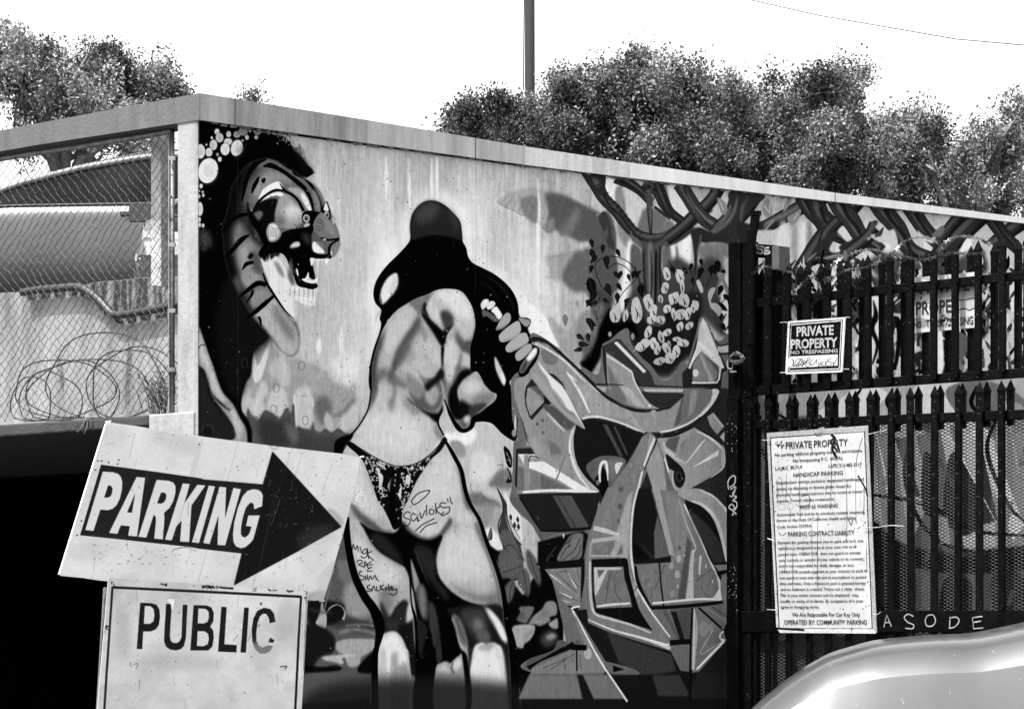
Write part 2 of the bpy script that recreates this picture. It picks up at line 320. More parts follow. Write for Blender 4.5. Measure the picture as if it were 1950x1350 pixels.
    for i in range(17):
        x = 765+i*11.5; y = 110-abs(i-8)*.5
        L(f'B{x},{y+6} {x-4+i*.4},{y+60} {x-10+i*.5},{y+75+i*4.3}', (2.6,2,1), 243 if i % 3 else 190, b=.4)
        L(f'B{x+6},{y+16} {x+1+i*.4},{y+70}', (1,.8), 120, b=.3, a=.7)
    L('B800,10 830,80 880,100 930,112 962,100 965,86', (5,8,6,6,6,3), 4, b=.3)
    L('270,940 320,865 390,812 470,792', (3,6,8,6), 4, b=.6); L('290,1140 350,1080 420,1000 485,958', (3,8,10,3), 4, b=.6)
    L('428,1242 460,1195 520,1178', (2,8,5), 6, b=.5); L('480,1150 510,1110', 8, 10, b=1)
    L('470,690 478,770 530,860 590,960 640,1070', (1,6,14,12,8), 6, b=1.2)
    L('B375,185 450,125 520,78 585,90', (3,8,10,8), 4, b=.6); L('B435,225 470,170 485,130', (2,5,5), 5, b=.5); L('B430,345 500,295 570,235 640,175', (4,8,9,5), 4, b=.5); L('B525,330 540,360 545,400', (6,5,2), 5, b=.6)
    # --- pale root at bottom left
    c.z = 'B'
    F('0,640 75,660 130,790 160,930 250,1040 320,1120 330,1300 0,1300', 36, b=5)
    F('60,415 85,425 115,490 145,590 190,700 240,830 290,930 355,1005 395,1080 445,1165 455,1300 P375,860 B330,1260 345,1180 300,1100 240,1020 175,930 150,850 120,740 60,660', 148, b=.8)
    F('70,440 110,560 170,720 220,850 280,960 240,960 180,880 140,740 80,620', 196, b=4); F('300,1010 370,1080 400,1200 370,1260 340,1150', 190, b=4)
    L('90,430 125,510 195,700 262,880 345,980 400,1085 450,1170 462,1290', (2,5,6,8,8,9,10,9), 4, b=.8)
    L('140,790 165,900 240,985 310,1040', (1,2,4,2), 25, b=.8); L('120,545 90,545 70,575 65,600', 1.4, 20)
    L('170,725 210,745', .8, 80); L('270,1020 330,1030', .8, 90)
    E(140,1190,45,70,ry=42,b=1); E(140,1194,40,24,ry=40,b=1); 
    for x, y in ((420,683),(660,868),(852,700),(880,1115),(640,1030)):
        for q2 in (0,): 
            t = [(x+math.cos(i*.7)*23, y+math.sin(i*.7)*33) for i in range(10)]
            L(' '.join(f'{a:.0f},{b:.0f}' for a, b in t), 1.0, 70, b=.2, a=.8)
    for i in range(90): E(rnd.uniform(100,1250), rnd.uniform(400,1200), rnd.uniform(1.5,4), rnd.choice((40,60,30,215)), a=.8)
    return c
def paint_woman(c):
    rnd = random.Random(8)
    F, G, L, E, W = c.F, c.G, c.L, c.E, c.W
    c.z = 'C'
    # glow round the figure
    L('200,1180 190,900 150,760 250,520 380,380 400,260 560,110 740,230 800,480 960,600 1100,760 1180,880', 26, 246, b=11, a=.75)
    # --- hair
    F('410,385 408,290 430,215 490,155 560,143 630,172 690,228 730,280 742,350 745,400 770,450 782,505 815,545 880,578 950,615 1020,670 1070,730 1100,800 1115,890 1180,910 1240,1100 1200,1180 1115,1265 1050,1300 D1200,150 1210,240 1215,300 1212,380 1232,430 1220,470 1190,462 1130,420 1060,355 960,352 930,390 890,412 850,395 800,320 750,200 700,330 500,0 C560,1000 300,900 240,960 200,1050 160,1190 152,1350 145,1300 165,1140 210,990 222,930 212,900 222,845 185,800 172,740 190,660 250,570 330,490 385,430', 5, b=.5)
    F('412,370 410,290 432,215 490,158 560,147 630,176 690,232 728,285 738,360 740,395 640,375 520,375 430,400', 38, b=2)
    F('440,230 500,160 560,150 600,190 560,260 470,290', 78, b=7, a=.75); F('640,200 700,240 730,300 700,330', 62, b=5, a=.7)
    L('420,408 500,382 600,378 740,405', (3,4,5,3), 3, b=.8)
    F('225,790 220,725 255,650 300,612 325,612 330,645 325,690 290,750 240,805', 232, b=.7); F('300,640 330,640 325,700 290,750 270,720', 205, b=2, a=.8); L('215,740 215,790 235,810', 1.2, 150, b=.5)
    L('850,600 950,660 1030,740 1080,850', (1,5,3), 24, b=1.5); L('830,640 920,700 980,780', (1,4,2), 20, b=1.5)
    L('215,850 190,900 180,960', (2,1.5,.5), 120, b=.8, a=.6)
    # --- body
    body = 'C395,800 450,770 520,745 570,720 640,708 730,722 780,775 815,850 828,940 815,1010 795,1080 795,1180 800,1240 840,1242 870,1290 900,1345 D970,30 1010,90 1060,150 1100,172 1085,215 1040,250 990,290 940,318 925,370 890,395 860,370 800,290 765,200 755,270 725,345 D760,440 800,520 860,640 890,760 920,870 970,960 1020,1080 1070,1230 E1440,180 1490,320 1535,480 1550,600 1560,700 1590,850 1600,1000 1625,1400 640,1400 620,1000 640,800 600,660 520,540 440,400 400,200 390,80 D130,1000 150,900 165,880 100,620 115,540 160,470 210,380 270,275 292,190 285,60 C152,1350 158,1200 185,1090 220,990 260,920 320,850'
    bm = c.mask(body, b=.6)
    F(body, 172, b=.6)
    q = dict(clip=bm)
    F('C395,800 450,840 462,890 430,960 380,1020 340,1400 300,1190 285,1350 D420,0 400,90 300,230 240,330 285,190 C150,1350 160,1190 210,1010 290,880', 178, b=2, **q)
    F('C150,1350 155,1180 190,1080 240,980 260,1000 220,1100 190,1200 190,1350 D300,120 285,200 285,60', 92, b=5, **q)
    F('C300,930 380,840 420,870 380,970 320,1040 270,1100', 205, b=5, **q)
    F('C400,790 520,740 560,740 520,820 470,870 430,830', 120, b=3, **q)
    F('C470,870 530,900 590,980 618,1080 612,1200 560,1290 500,1340 440,1335 400,1260 340,1300 300,1250 320,1160 370,1060 430,960', 168, b=2, **q)
    F('C360,1060 440,920 470,880 480,960 430,1040 400,1120 360,1180 310,1230 305,1180', 105, b=5, **q)
    F('C430,1040 520,1010 600,1090 600,1200 520,1190 450,1130', 190, b=6, **q); F('C430,1180 500,1190 520,1260 480,1320 420,1280', 200, b=5, **q)
    F('C500,1130 590,1210 570,1260 520,1200', 130, b=3, a=.8, **q); F('C470,940 520,1000 500,1050', 130, b=3, a=.8, **q)
    F('C290,1240 340,1290 400,1320 440,1350 D430,110 380,60 340,120 300,200 280,260 330,20', 112, b=5, **q)
    # shoulder and arm
    F('C560,745 640,715 730,722 790,800 822,900 812,1000 760,1060 700,1010 640,960 590,960 530,880 515,820 540,770', 192, b=2, **q)
    F('C600,740 720,735 780,800 800,900 740,900 650,800', 222, b=7, **q); F('C540,790 590,840 620,900 600,930 540,860', 208, b=4, **q)
    F('C600,860 650,850 690,900 670,960 640,990 620,940', 66, b=3.5, **q); F('C480,850 520,880 560,950 620,1000 650,990 640,1070 620,1085 570,1010 520,930', 28, b=3, **q)
    F('C560,940 620,980 690,930 650,1000 625,1080 600,1030', 12, b=2, **q); L('C505,800 490,850 520,900', (6,3), 60, b=2, **q)
    F('C650,1000 700,960 740,1020 790,1050 790,1180 795,1240 740,1300 700,1345 660,1350 620,1250 620,1120', 178, b=1.5, **q)
    F('C700,960 760,1050 800,1030 790,1100 750,1100 720,1050', 105, b=5, **q); F('C740,1090 790,1050 800,1130 770,1130', 60, b=3, a=.9, **q)
    F('C640,1080 690,1050 710,1180 670,1290 640,1250', 212, b=6, **q); F('C720,1130 780,1120 780,1200 730,1260', 200, b=5, **q)
    L('C618,1080 615,1180 622,1290 650,1360', (6,4,4,5), 6, b=.7, **q)
    F('C620,1250 600,1230 580,1260 540,1310 510,1350 D580,0 640,60 700,60 760,30 750,-20 C625,1200', 10, b=1.5, **q)
    F('D750,0 880,-10 930,20 860,110 845,160 860,240 840,280 800,250 770,180 755,90', 120, b=3, **q); F('D765,0 820,-20 830,60 800,120', 185, b=4, **q)
    F('D860,30 930,10 960,25 890,75 850,130 850,170 865,240 880,290 940,310 900,330 830,330 790,240 800,140', 10, b=3, **q)
    F('D850,155 880,90 930,50 970,30 1010,90 1060,150 1100,175 1080,220 1030,250 960,280 900,240 865,220', 172, b=1.5, **q)
    F('D880,110 950,70 1000,110 980,160 910,170', 205, b=5, **q); F('D960,190 1060,160 1090,180 1050,230 980,260 930,270', 130, b=5, **q); F('D860,210 930,240 960,280 900,320 850,300', 15, b=4, **q)
    F('D930,250 1040,230 960,310 930,320', 60, b=3, **q); F('D865,340 900,310 935,308 925,365 890,392 850,360', 95, b=2, **q); F('D890,320 925,310 920,355 895,350', 205, b=2, **q)
    L('C462,885 440,950 395,1010 345,1090 315,1170 292,1250 285,1330', (4,7,9,10,10,9,6), 70, b=3.5, a=.75, **q)
    L('C482,870 540,930 590,990 622,1060', (4,10,14,12), 10, b=2, **q); L('C505,800 500,840 520,880', (4,6,4), 30, b=1.5, **q)
    F('C700,1000 760,1060 800,1040 820,980 835,930 830,1040 800,1100 760,1110 720,1070', 88, b=3.5, **q)
    L('C740,1100 730,1180 700,1260 670,1330', (2,8,10,6), 110, b=4, a=.8, **q); F('C150,1350 158,1200 185,1090 215,1010 225,1040 200,1130 190,1250 195,1350', 60, b=4, a=.8, **q)
    F('C425,1190 500,1150 590,1130 600,1200 540,1260 480,1280 430,1240', 198, b=5, a=.8, **q)
    F('C250,1000 320,900 400,840 430,880 380,970 320,1050 260,1120', 196, b=5, a=.8, **q)
    F('C650,1090 690,1080 700,1200 670,1300 640,1260', 208, b=4, a=.8, **q); F('C570,745 700,725 760,790 790,870 720,870 640,800', 226, b=5, a=.8, **q)
    # flank and waist
    F('D540,150 620,140 720,80 750,150 745,230 700,280 640,270 580,240', 92, b=3, **q); F('D640,150 700,110 730,160 700,240 650,220', 165, b=4, **q); F('D520,20 640,120 600,200 540,150', 135, b=4, **q)
    F('D490,-10 560,60 640,120 700,90 760,10 745,-20', 185, b=4, a=.6, **q)
    F('D640,110 700,60 745,0 760,60 700,110 655,150', 22, b=3, **q); F('D520,190 580,240 650,280 720,290 755,240 752,310 720,355 660,310 600,275 550,235', 6, b=2.5, **q)
    F('D290,260 330,180 380,150 460,180 540,230 620,290 700,370 760,450 690,560 570,625 450,638 330,600 230,530 155,470 200,390', 198, b=3.5, **q)
    F('D300,320 430,280 560,340 640,430 560,540 380,540 250,460', 214, b=9, **q); F('D400,60 450,60 450,200 420,290 400,220', 108, b=5, a=.8, **q); F('D330,110 420,100 430,180 370,220', 190, b=4, a=.8, **q)
    F('D285,60 330,100 320,200 240,330 190,400 210,360 270,270', 90, b=4, a=.85, **q); F('D480,200 560,230 620,290 560,300', 125, b=4, a=.7, **q)
    F('D720,360 770,440 740,470 690,400', 130, b=2.5, a=.8, **q); E(600,333,4,50,z='D'); L('D150,470 180,410 230,350', 1, 60, b=.5)
    # hips, legs
    c.z = 'D'
    F('110,550 150,490 230,570 260,680 300,780 340,860 400,960 440,1040 400,1058 330,1035 240,980 170,900 160,850 170,700', 190, b=2, **q)
    F('180,620 240,640 280,780 340,900 320,960 240,900 180,800', 206, b=6, **q); F('160,860 230,930 330,1000 440,1060 300,1050 190,950', 90, b=3.5, **q); F('320,980 380,970 420,1030 370,1040', 175, b=2.5, **q)
    F('770,500 830,580 880,720 900,830 900,900 830,930 790,990 740,1060 660,1095 600,1080 530,1030 495,960 520,880 570,760 640,640 700,560', 196, b=2, **q)
    F('700,600 780,570 840,700 840,820 700,880 590,850 620,740', 210, b=9, **q); F('560,960 640,1000 720,990 680,1060 600,1060', 212, b=5, a=.8, **q)
    F('850,620 900,740 930,860 950,960 900,900 870,760', 100, b=4, **q); F('500,980 560,1050 640,1090 720,1070 780,990 800,960 810,1000 740,1090 660,1120 560,1090 510,1040', 88, b=3, **q)
    F('160,980 220,990 260,1060 290,1130 380,1200 480,1270 E740,260 820,320 835,400 810,470 770,560 740,640 710,690 650,650 560,540 470,400 420,220 405,40', 180, b=2, **q)
    F('E440,60 520,120 600,230 720,300 790,360 760,450 640,480 540,420 460,280', 208, b=8, **q); F('E640,480 760,470 740,580 700,660 650,620', 122, b=6, **q); F('E700,500 760,500 740,590', 160, b=5, a=.6, **q)
    F('220,990 300,1040 440,1060 490,1000 530,1050 600,1095 680,1105 750,1075 735,1150 715,1230 E1060,280 1080,380 1150,470 1260,550 1400,600 1250,640 1180,640 1140,740 900,500 860,400 820,310 740,260 640,200 570,120 520,30', 5, b=1.5, **q)
    F('E560,80 640,60 760,180 810,290 700,230 620,170', 38, b=5, **q); F('E900,150 1010,170 1050,260 1060,400 1140,500 1130,560 1000,400 930,280', 42, b=5, **q)
    F('E1110,100 1150,60 1220,20 1310,-30 1360,-20 1400,100 1440,190 1490,330 1530,470 1535,600 1460,620 1390,590 1290,550 1170,480 1090,390 1062,300 1065,200', 196, b=2.5, **q)
    F('E1120,150 1250,50 1350,100 1420,250 1400,380 1220,380 1110,300', 214, b=10, **q); F('E1140,430 1290,540 1400,580 1520,590 1500,470 1400,500 1280,470', 120, b=6, **q); F('E1160,400 1300,420 1480,420 1500,500 1300,500', 178, b=7, a=.7, **q)
    F('820,920 880,900 960,960 900,1000 830,980', 206, b=5, **q); E(950,760,1,90)
    F('E1340,0 1400,0 1450,200 1530,440 1560,640 1520,620 1500,460 1440,260', 95, b=2.5, a=.7, **q)
    # lower legs and boots
    c.z = 'E'
    F('620,680 700,690 760,600 830,560 880,700 900,900 960,1100 860,1100 820,900 760,800 700,790 650,830 620,1000 590,1000 620,800', 22, b=3, **q)
    F('640,560 720,690 760,620 830,560 870,650 840,720 720,760 660,740', 42, b=4, **q); F('690,720 760,700 770,780 720,800', 52, b=4, **q)
    F('625,1100 640,850 670,810 720,787 765,795 805,840 835,910 855,980 868,1400', 205, b=1.5, **q); F('650,870 740,810 800,880 830,1000 780,1020 720,1100 640,1060', 240, b=4, **q); F('720,990 770,940 780,1040 850,1060 850,1400 720,1400', 150, b=4, a=.8, **q); F('640,960 680,960 700,1400 630,1400', 190, b=4, a=.8)
    F('1140,620 1400,590 1540,600 1570,780 1600,900 1610,1400 1560,960 1500,880 1390,870 1320,960 1290,1400 1290,900 1200,700', 30, b=3, **q)
    F('1240,640 1380,620 1430,700 1440,860 1380,870 1290,760', 66, b=5, **q); F('1330,700 1390,700 1410,770 1340,780', 112, b=5, **q); F('1360,780 1440,790 1460,850 1380,870', 95, b=4, **q)
    F('1180,660 1230,690 1270,780 1290,900 1240,870 1200,760', 110, b=2.5, **q); L('1205,690 1240,800 1270,860', 1, 40)
    F('1410,600 1470,640 1540,730 1580,840 1575,880 1520,800 1450,690', 150, b=3, **q); F('1430,620 1480,650 1545,740 1580,850 1540,840 1490,730', 245, b=2.2, **q)
    F('1305,1400 1330,950 1390,870 1430,890 1470,875 1505,880 1550,960 1590,1400 1600,1400', 225, b=1.5, **q); F('1330,1000 1400,900 1410,930 1420,980 1450,930 1500,940 1560,1400 1310,1400', 240, b=3, **q); F('1370,920 1400,880 1500,880 1440,930', 150, b=3, a=.7, **q)
    # drapery between the legs
    F('850,220 880,230 930,400 1000,520 1110,660 1180,720 1230,900 1290,1000 1290,1400 900,1400 930,900 900,600 870,400', 5, b=1)
    F('865,250 900,330 930,420 935,470 905,500 885,430', 150, b=1.5); F('900,500 940,430 980,480 1000,620 990,700 960,690 930,620', 80, b=3); F('930,460 960,470 975,600 960,690 935,600', 120, b=2)
    F('1000,580 1040,590 1070,720 1080,860 1040,900 1010,800', 62, b=3); F('1040,760 1080,830 1100,960 1090,1010 1060,1010 1050,900', 50, b=1)
    F('830,720 850,600 870,550 890,650 880,690', 175, b=2); F('840,620 865,570 880,640 870,700 845,700', 205, b=2, a=.8); L('855,230 870,560 910,780 920,1400', (3,3,7,8), 3, b=.6); L('900,180 940,300 1000,440', (2,2,1), 70, b=1)
    F('920,700 990,760 1000,880 950,990 925,900', 36, b=2); F('950,960 1000,770 1030,860 1000,920', 5, b=1)
    F('1050,1075 1100,1015 1140,1010 1160,1020 1220,970 1250,985 1265,1400 1050,1400', 165, b=1); F('1070,1080 1110,1030 1160,1090', 200, b=2); F('1180,1030 1230,980 1240,1040 1200,1080', 215, b=2.5); L('1180,1010 1170,1060 1190,1100', 2, 60, b=1)
    # --- black keylines
    L('C152,1350 150,1290 158,1190 185,1080 225,975 260,915', (3,5,4,4,3,2), 5, b=.3)
    L('D285,-10 291,80 290,170 268,280 205,385 150,445', (4,4,3,3,3,4), 8, b=.6)
    F('D60,480 110,440 170,430 170,450 130,490 100,560 60,560', 5, b=1.2)
    L('E385,-60 392,60 410,200 450,370 520,520 590,620 630,720 635,800 615,900 600,1000 600,1400', (13,13,13,14,16,18,22,16,10,12,14), 4, b=.5)
    L('D770,470 822,560 872,660 897,780 927,870 990,980 E1420,90 1460,200 1512,340 1550,480 1572,620 1590,760 1625,920 1650,1400', (5,8,8,8,7,7,8,8,8,9,10,12,14,16), 4, b=.4)
    L('D755,270 722,350 760,435', (2,4,3), 6, b=.4)
    L('D765,205 800,300 850,385 890,405 935,385 960,352', (2,6,9,8,7,3), 4, b=.5)
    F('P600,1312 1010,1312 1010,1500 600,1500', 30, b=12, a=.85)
    # --- briefs
    th = 'D135,478 175,482 250,540 340,592 400,622 450,636 520,632 600,610 680,560 735,500 762,448 775,450 776,475 740,520 690,575 640,645 595,710 555,790 530,850 505,890 492,950 485,1010 440,1040 410,980 375,910 335,850 305,760 270,670 240,600 195,548 150,510'
    tm = c.mask(th)
    F(th, 14, b=.3)
    c.z = 'D'
    r2 = random.Random(3)
    for i in range(420):
        x, y = r2.uniform(235, 720), r2.uniform(545, 960)
        if abs(x-430) < 55 and y > 640 and r2.random() < .8: continue
        rr = r2.uniform(6, 17); a0 = r2.uniform(0, 6.3); n = r2.uniform(1.8, 4.4)
        p = ' '.join(f'{x+math.cos(a0+t*n)*rr*(1-t*.6):.1f},{y+math.sin(a0+t*n)*rr*(1-t*.6):.1f}' for t in (0,.2,.4,.6,.8,1))
        L(p, (.6,2.2,1), r2.choice((235,205,170,225)), b=.25, clip=tm)
    for i in range(16): E(260+i*24, 600+30*math.sin(i/15*3.14)-i*.8+r2.uniform(-5,5), 7, 215, ry=8, clip=tm); 
    for i in range(16): E(260+i*24, 600+30*math.sin(i/15*3.14)-i*.8, 3, 30, clip=tm)
    for s in ('345,680 370,700 360,760 345,770','520,690 545,700 540,750 515,740','400,760 430,700 420,800','470,800 490,760 480,850','330,640 350,660 340,700'): F(s, 210, b=.3, clip=tm)
    L('430,660 425,800 440,1000', (3,10,14), 5, b=2, clip=tm)
    L('135,480 190,515 260,560', (7,8,3), 14, b=.4); L('775,455 730,525 670,585', (7,8,3), 16, b=.4)
    L('150,472 250,535 340,588 450,630 560,622 650,575 720,510 760,448', (2,1.5,1.5,1.5,1.5,2,2,2), 8, b=.3)
    # --- handwriting
    for s in ('560,880 555,850 600,805 660,788 668,795 640,830 590,870 565,880','545,935 525,925 502,945 510,965 540,975 540,1000 515,1018 490,990','580,945 560,935 548,960 562,985 585,965 590,940 592,985 605,975','605,930 618,965 640,915','648,880 650,950','690,912 672,910 668,935 685,942 698,925 690,912',
              '705,868 712,940','735,890 712,912 742,940 760,925','775,870 745,868 735,885 760,900 795,895 790,930 750,950 742,940','783,840 788,865','800,830 806,862 818,875','575,1050 620,1010 700,968','605,1060 650,1015 718,993','490,985 492,1000'):
        L(s, 1.9, 26, b=.15)
    c.z = 'E'
    for s in ('432,185 440,140 455,180 470,150 478,195','485,165 505,160 495,165 498,200 485,205 515,200','540,175 520,180 508,205 530,210 545,180 540,230 510,240 495,225','545,170 555,250','580,190 545,215 592,262',
              '465,265 475,305 470,265 500,260 505,280 480,290 520,310','520,315 525,268 548,310','525,298 545,292','575,270 545,285 550,315 580,310','550,295 585,290','575,310 550,325 548,342 582,335',
              '505,340 485,350 490,370 520,380 512,405 495,400','530,370 532,410','545,365 548,405','528,390 550,388','555,410 565,375 580,400 600,370 610,395 630,412',
              '565,440 545,450 550,470 575,475 560,490 540,485','580,490 590,450 605,485','612,450 615,485 635,480','640,440 648,480','665,440 640,465 670,480','675,465 690,460 685,480 675,470','700,435 705,485','725,450 700,470 735,480','740,455 720,465 765,485 755,510 730,515 705,505'):
        L(s, 1.7, 8, b=.12, sm=1)
    c.z = 'N'
    for s in ('1180,330 1195,345 1185,380 1215,350 1225,370 1200,400 1175,390','1215,380 1245,390 1255,440 1230,465 1205,450 1195,420 1215,400 1235,410','1150,450 1180,475 1160,470','1180,425 1190,455 1175,440','1205,480 1240,497 1248,480 1225,470','1160,400 1175,420 1200,410'):
        L(s, 1.2, 248, b=.15)
    return c
def paint_hand(c):
    F, G, L, E, W = c.F, c.G, c.L, c.E, c.W
    # --- hand and knife
    c.z = 'C'
    F('865,800 900,772 960,790 1000,880 1040,860 1060,875 1110,890 1180,905 1175,950 1150,975 1190,1060 1225,1080 1240,1105 1225,1160 1180,1240 1130,1275 1105,1255 1080,1170 1020,1110 1000,1050 980,1020 960,970 900,910 870,870', 6, b=.5)
    for s, g in (('870,840 862,810 880,780 905,775 915,790 900,820 880,840',222),('905,840 900,815 925,788 950,792 955,810 935,835 915,842',228),('930,850 960,822 985,850 1000,880 985,905 970,900 950,870',232),('870,850 900,850 960,890 980,915 950,920 900,885 880,890',95),
                 ('960,970 990,905 1030,862 1055,880 1050,920 1010,960 985,970',165),('980,1030 985,1000 1040,950 1100,915 1118,945 1115,990 1060,1035 1000,1052',178),('1022,1100 1030,1070 1090,1010 1145,990 1168,1020 1165,1055 1110,1090 1060,1115 1035,1115',176),
                 ('1085,1150 1090,1120 1140,1075 1180,1062 1192,1085 1180,1110 1130,1160 1100,1172',172),('1105,897 1170,908 1180,925 1165,950 1140,945',150),('1110,1240 1120,1200 1160,1140 1205,1090 1225,1092 1222,1130 1180,1190 1140,1245 1120,1250',110)):
        F(s, g, b=.5)
    F('880,800 895,785 905,790 890,815', 250, b=1); F('940,845 965,835 990,880 975,885', 250, b=.8); F('1160,1150 1200,1095 1222,1095 1215,1130 1180,1168 1158,1170', 248, b=.8); F('1120,1225 1160,1160 1150,1220 1125,1245', 60, b=1.5, a=.8)
    F('1000,1040 1060,1030 1110,990 1060,1040', 110, b=1.5, a=.8); F('1040,1110 1110,1090 1160,1055 1110,1100', 110, b=1.5, a=.8); F('960,965 1000,960 1040,930 1000,970', 90, b=1.5)
    F('950,1160 960,1150 1000,1230 1022,1290 1010,1325 990,1300 960,1230', 205, b=.8); F('990,1240 1020,1290 1010,1330', 245, b=1)
    c.z = 'H'
    F('190,350 215,310 250,270 280,300 330,360 380,410 450,480 500,560 560,680 612,780 540,740 470,690 400,620 320,540 260,460 210,400', 150, b=.4)
    F('255,270 300,320 350,380 440,460 500,560 540,640 610,778 530,660 490,640 440,600 400,540 370,500 330,400 280,330', 236, b=.8); F('210,380 250,370 330,460 400,560 470,640 600,770 470,680 330,540', 165, b=2)
    F('360,470 440,560 480,630 540,680 480,660 400,570', 120, b=1.5, a=.6)
    return c
def paint_jungle(c):
    rnd = random.Random(21)
    F, G, L, E, W = c.F, c.G, c.L, c.E, c.W
    c.z = 'F'
    # pale banana leaves
    F('90,215 160,165 300,130 420,150 520,175 640,235 740,285 830,340 855,400 850,520 720,520 680,470 620,475 540,435 500,430 455,395 420,412 370,370 340,350 270,310 190,270 120,240', 150, b=1.2, a=.55)
    F('400,180 430,160 520,175 640,235 740,285 835,340 860,420 850,540 740,540 690,500 680,470 620,475 545,432 500,430 480,400 455,395 420,412 395,390 420,300', 92, b=4)
    F('240,200 345,190 340,350 270,310', 110, b=3, a=.7); F('380,380 450,320 460,395 420,412', 130, b=3)
    for i in range(6): L(f'{115+i*38},{230+i*16} {150+i*36},{190+i*8} {170+i*36},{160+i*3}', (1.5,1,.5), 110, b=.5, a=.6)
    L('100,220 120,240 190,272 240,300 270,308 340,352', 1.6, 130, b=.5, sm=0)
    L('130,160 220,140 330,130', 2, 160, b=1, a=.6)
    F('480,400 540,350 600,260 620,300 560,430', 128, b=6, a=.8); L('353,130 362,250 358,360', (1,5,3), 245, b=1.2, a=.9); L('380,260 400,330 390,400', (1,5,1), 175, b=1.5, a=.8)
    F('400,570 520,545 620,528 690,530 700,620 700,810 660,800 630,790 600,800 560,770 480,720 430,705 420,640', 135, b=4, a=.5)
    F('590,545 640,530 690,530 700,810 660,800 630,790 600,800 540,760 510,700 530,640', 105, b=4)
    for s in ('420,580 520,555 620,535','400,700 450,710 480,735','500,660 600,610 650,560','560,720 640,660 690,640'): L(s, 1.8, 120, b=1, a=.6)
    # middle ground: dark trunk of shade at x ~1130-1200
    F('780,280 830,320 860,400 850,560 900,640 880,760 820,840 820,960 780,1100 700,1180 690,830 700,600 690,470 760,480', 88, b=2)
    F('770,280 810,330 830,440 850,520 800,500 785,400', 62, b=1.2); F('780,330 800,420 790,450', 100, b=2)
    # bright gaps with hanging shapes
    G('785,55 1350,110 P1400,350 P1400,620 F1500,900 1000,900 880,900 860,520 855,420 835,330 800,200', 190, b=2)
    F('790,70 890,90 850,150 850,300 810,240 790,140', 246, b=1)
    F('850,150 880,110 910,130 920,300 940,420 930,520 870,430 855,300', 140, b=2); F('900,100 1000,140 1040,240 1000,380 950,420 920,250', 205, b=3)
    F('930,480 960,500 950,640 920,860 890,930 885,780 910,640', 244, b=2.5); F('950,500 1010,520 1030,640 1040,860 970,860 950,700', 96, b=3)
    F('1040,260 1100,260 1180,330 1110,430 1030,430 990,400 1010,320', 112, b=3); F('1110,430 1150,370 1190,335 1230,370 1200,440', 118, b=2); F('1190,100 1260,110 1330,260 1290,320 1240,300 1200,200', 215, b=2)
    F('1140,110 1180,100 1220,220 1190,220', 120, b=2); F('1250,260 1290,290 1260,330', 150, b=2)
    F('1150,520 1200,500 1260,520 1230,640 1160,660', 110, b=3); F('1200,470 1230,460 1240,600 1225,640', 240, b=2); F('1260,450 1340,420 1345,560 1300,655 1280,620', 225, b=2.5); F('1290,440 1330,430 1330,600 1305,640', 250, b=2)
    c.z = 'G'
    G('250,170 640,210 P1400,352 P1400,700 G420,900 400,640 380,480 400,360', 190, b=2)
    F('240,180 290,190 330,250 400,340 350,420 300,380 260,300', 225, b=2); F('390,190 460,190 520,230 460,310 410,260', 175, b=2); F('590,230 640,215 650,280 600,380 560,300', 195, b=2)
    F('300,440 380,480 390,560 370,700 350,715 310,600', 235, b=3); F('330,520 380,500 370,700 350,700', 252, b=2)
    F('450,560 560,550 600,640 560,740 500,720 440,640', 125, b=5); F('540,560 650,550 650,640 580,620', 130, b=2)
    # dark soil of flowers
    F('P1120,560 P1180,640 P1200,560 G210,720 300,640 420,700 520,640 600,720 560,860 640,1000 660,1120 600,1150 520,1080 400,960 330,1000 380,1200 300,1330 200,1350 80,1350 -200,1180 -100,900', 70, b=5)
    F('P1130,640 P1180,600 P1240,600 P1330,560 P1330,660 P1300,690 P1270,720 P1225,700 P1195,640 P1150,680 P1110,690 P1105,640', 30, b=8)
    F('F690,1200 760,1000 820,900 840,1000 960,990 1000,1100 940,1040 880,1060 780,1120 740,1240 690,1320 640,1280 620,1240', 4, b=2)
    F('G330,900 450,880 440,980 390,1100 370,1220 330,1120', 40, b=3)
    F('G600,800 650,760 650,1100 600,1110 580,960', 235, b=1)
    # tree: loop branches
    c.z = 'F'
    def limb(s, w, g=58, hi=105):
        ww = w if isinstance(w, tuple) else (w,)
        L(s, tuple(v+2.5 for v in ww), 22, b=.5)
        L(s, tuple(v for v in ww), g, b=.8)
        p = pts(s, c.z); sh = np.array([-.1, -.12])*max(ww)
        L(p+sh, tuple(v*.35 for v in ww), hi, b=1.6, a=.8)
        L(p-sh*2.2, tuple(v*.22 for v in ww), 20, b=1, a=.8)
    limb('700,20 730,110 780,200 850,270 920,360 990,430 1100,460 1200,430 1290,360 1350,310 G460,330 500,300', (40,24,20,20,20,18,20,16,16,20,20,20), 52, 98)
    F('625,28 700,40 780,45 785,120 760,180 720,140 690,100', 50, b=.6); F('700,60 740,80 750,120 720,110', 95, b=2)
    for i in range(12):
        x, y = 735+i*24, 100+i*29
        L(f'{x-12},{y+20} {x+10},{y+6} {x+28},{y-4}', (.5,2.4,.5), 22, b=.5, a=.7)
    limb('860,55 940,100 1010,150 1060,200 1080,220', (26,18,14,14,10), 50, 100)
    limb('1040,90 1120,150 1160,230 1210,290 1290,350 1330,375', (22,20,18,16,14,14,10), 56, 105)
    limb('1120,90 1190,260 1260,330 1340,360', (16,14,10,8), 50, 90)
    L('1070,140 1065,260 1075,430', (9,7,4), 85, b=1); L('1050,160 1060,300 1075,430', (1.5,2), 22, b=.6); L('1085,200 1085,340 1080,430', (1.5,2), 22, b=.6); F('1040,160 1100,190 1085,230 1065,280 1050,220', 75, b=1)
    L('1100,250 1140,280 1200,330', (5,6,4), 50, b=.6)
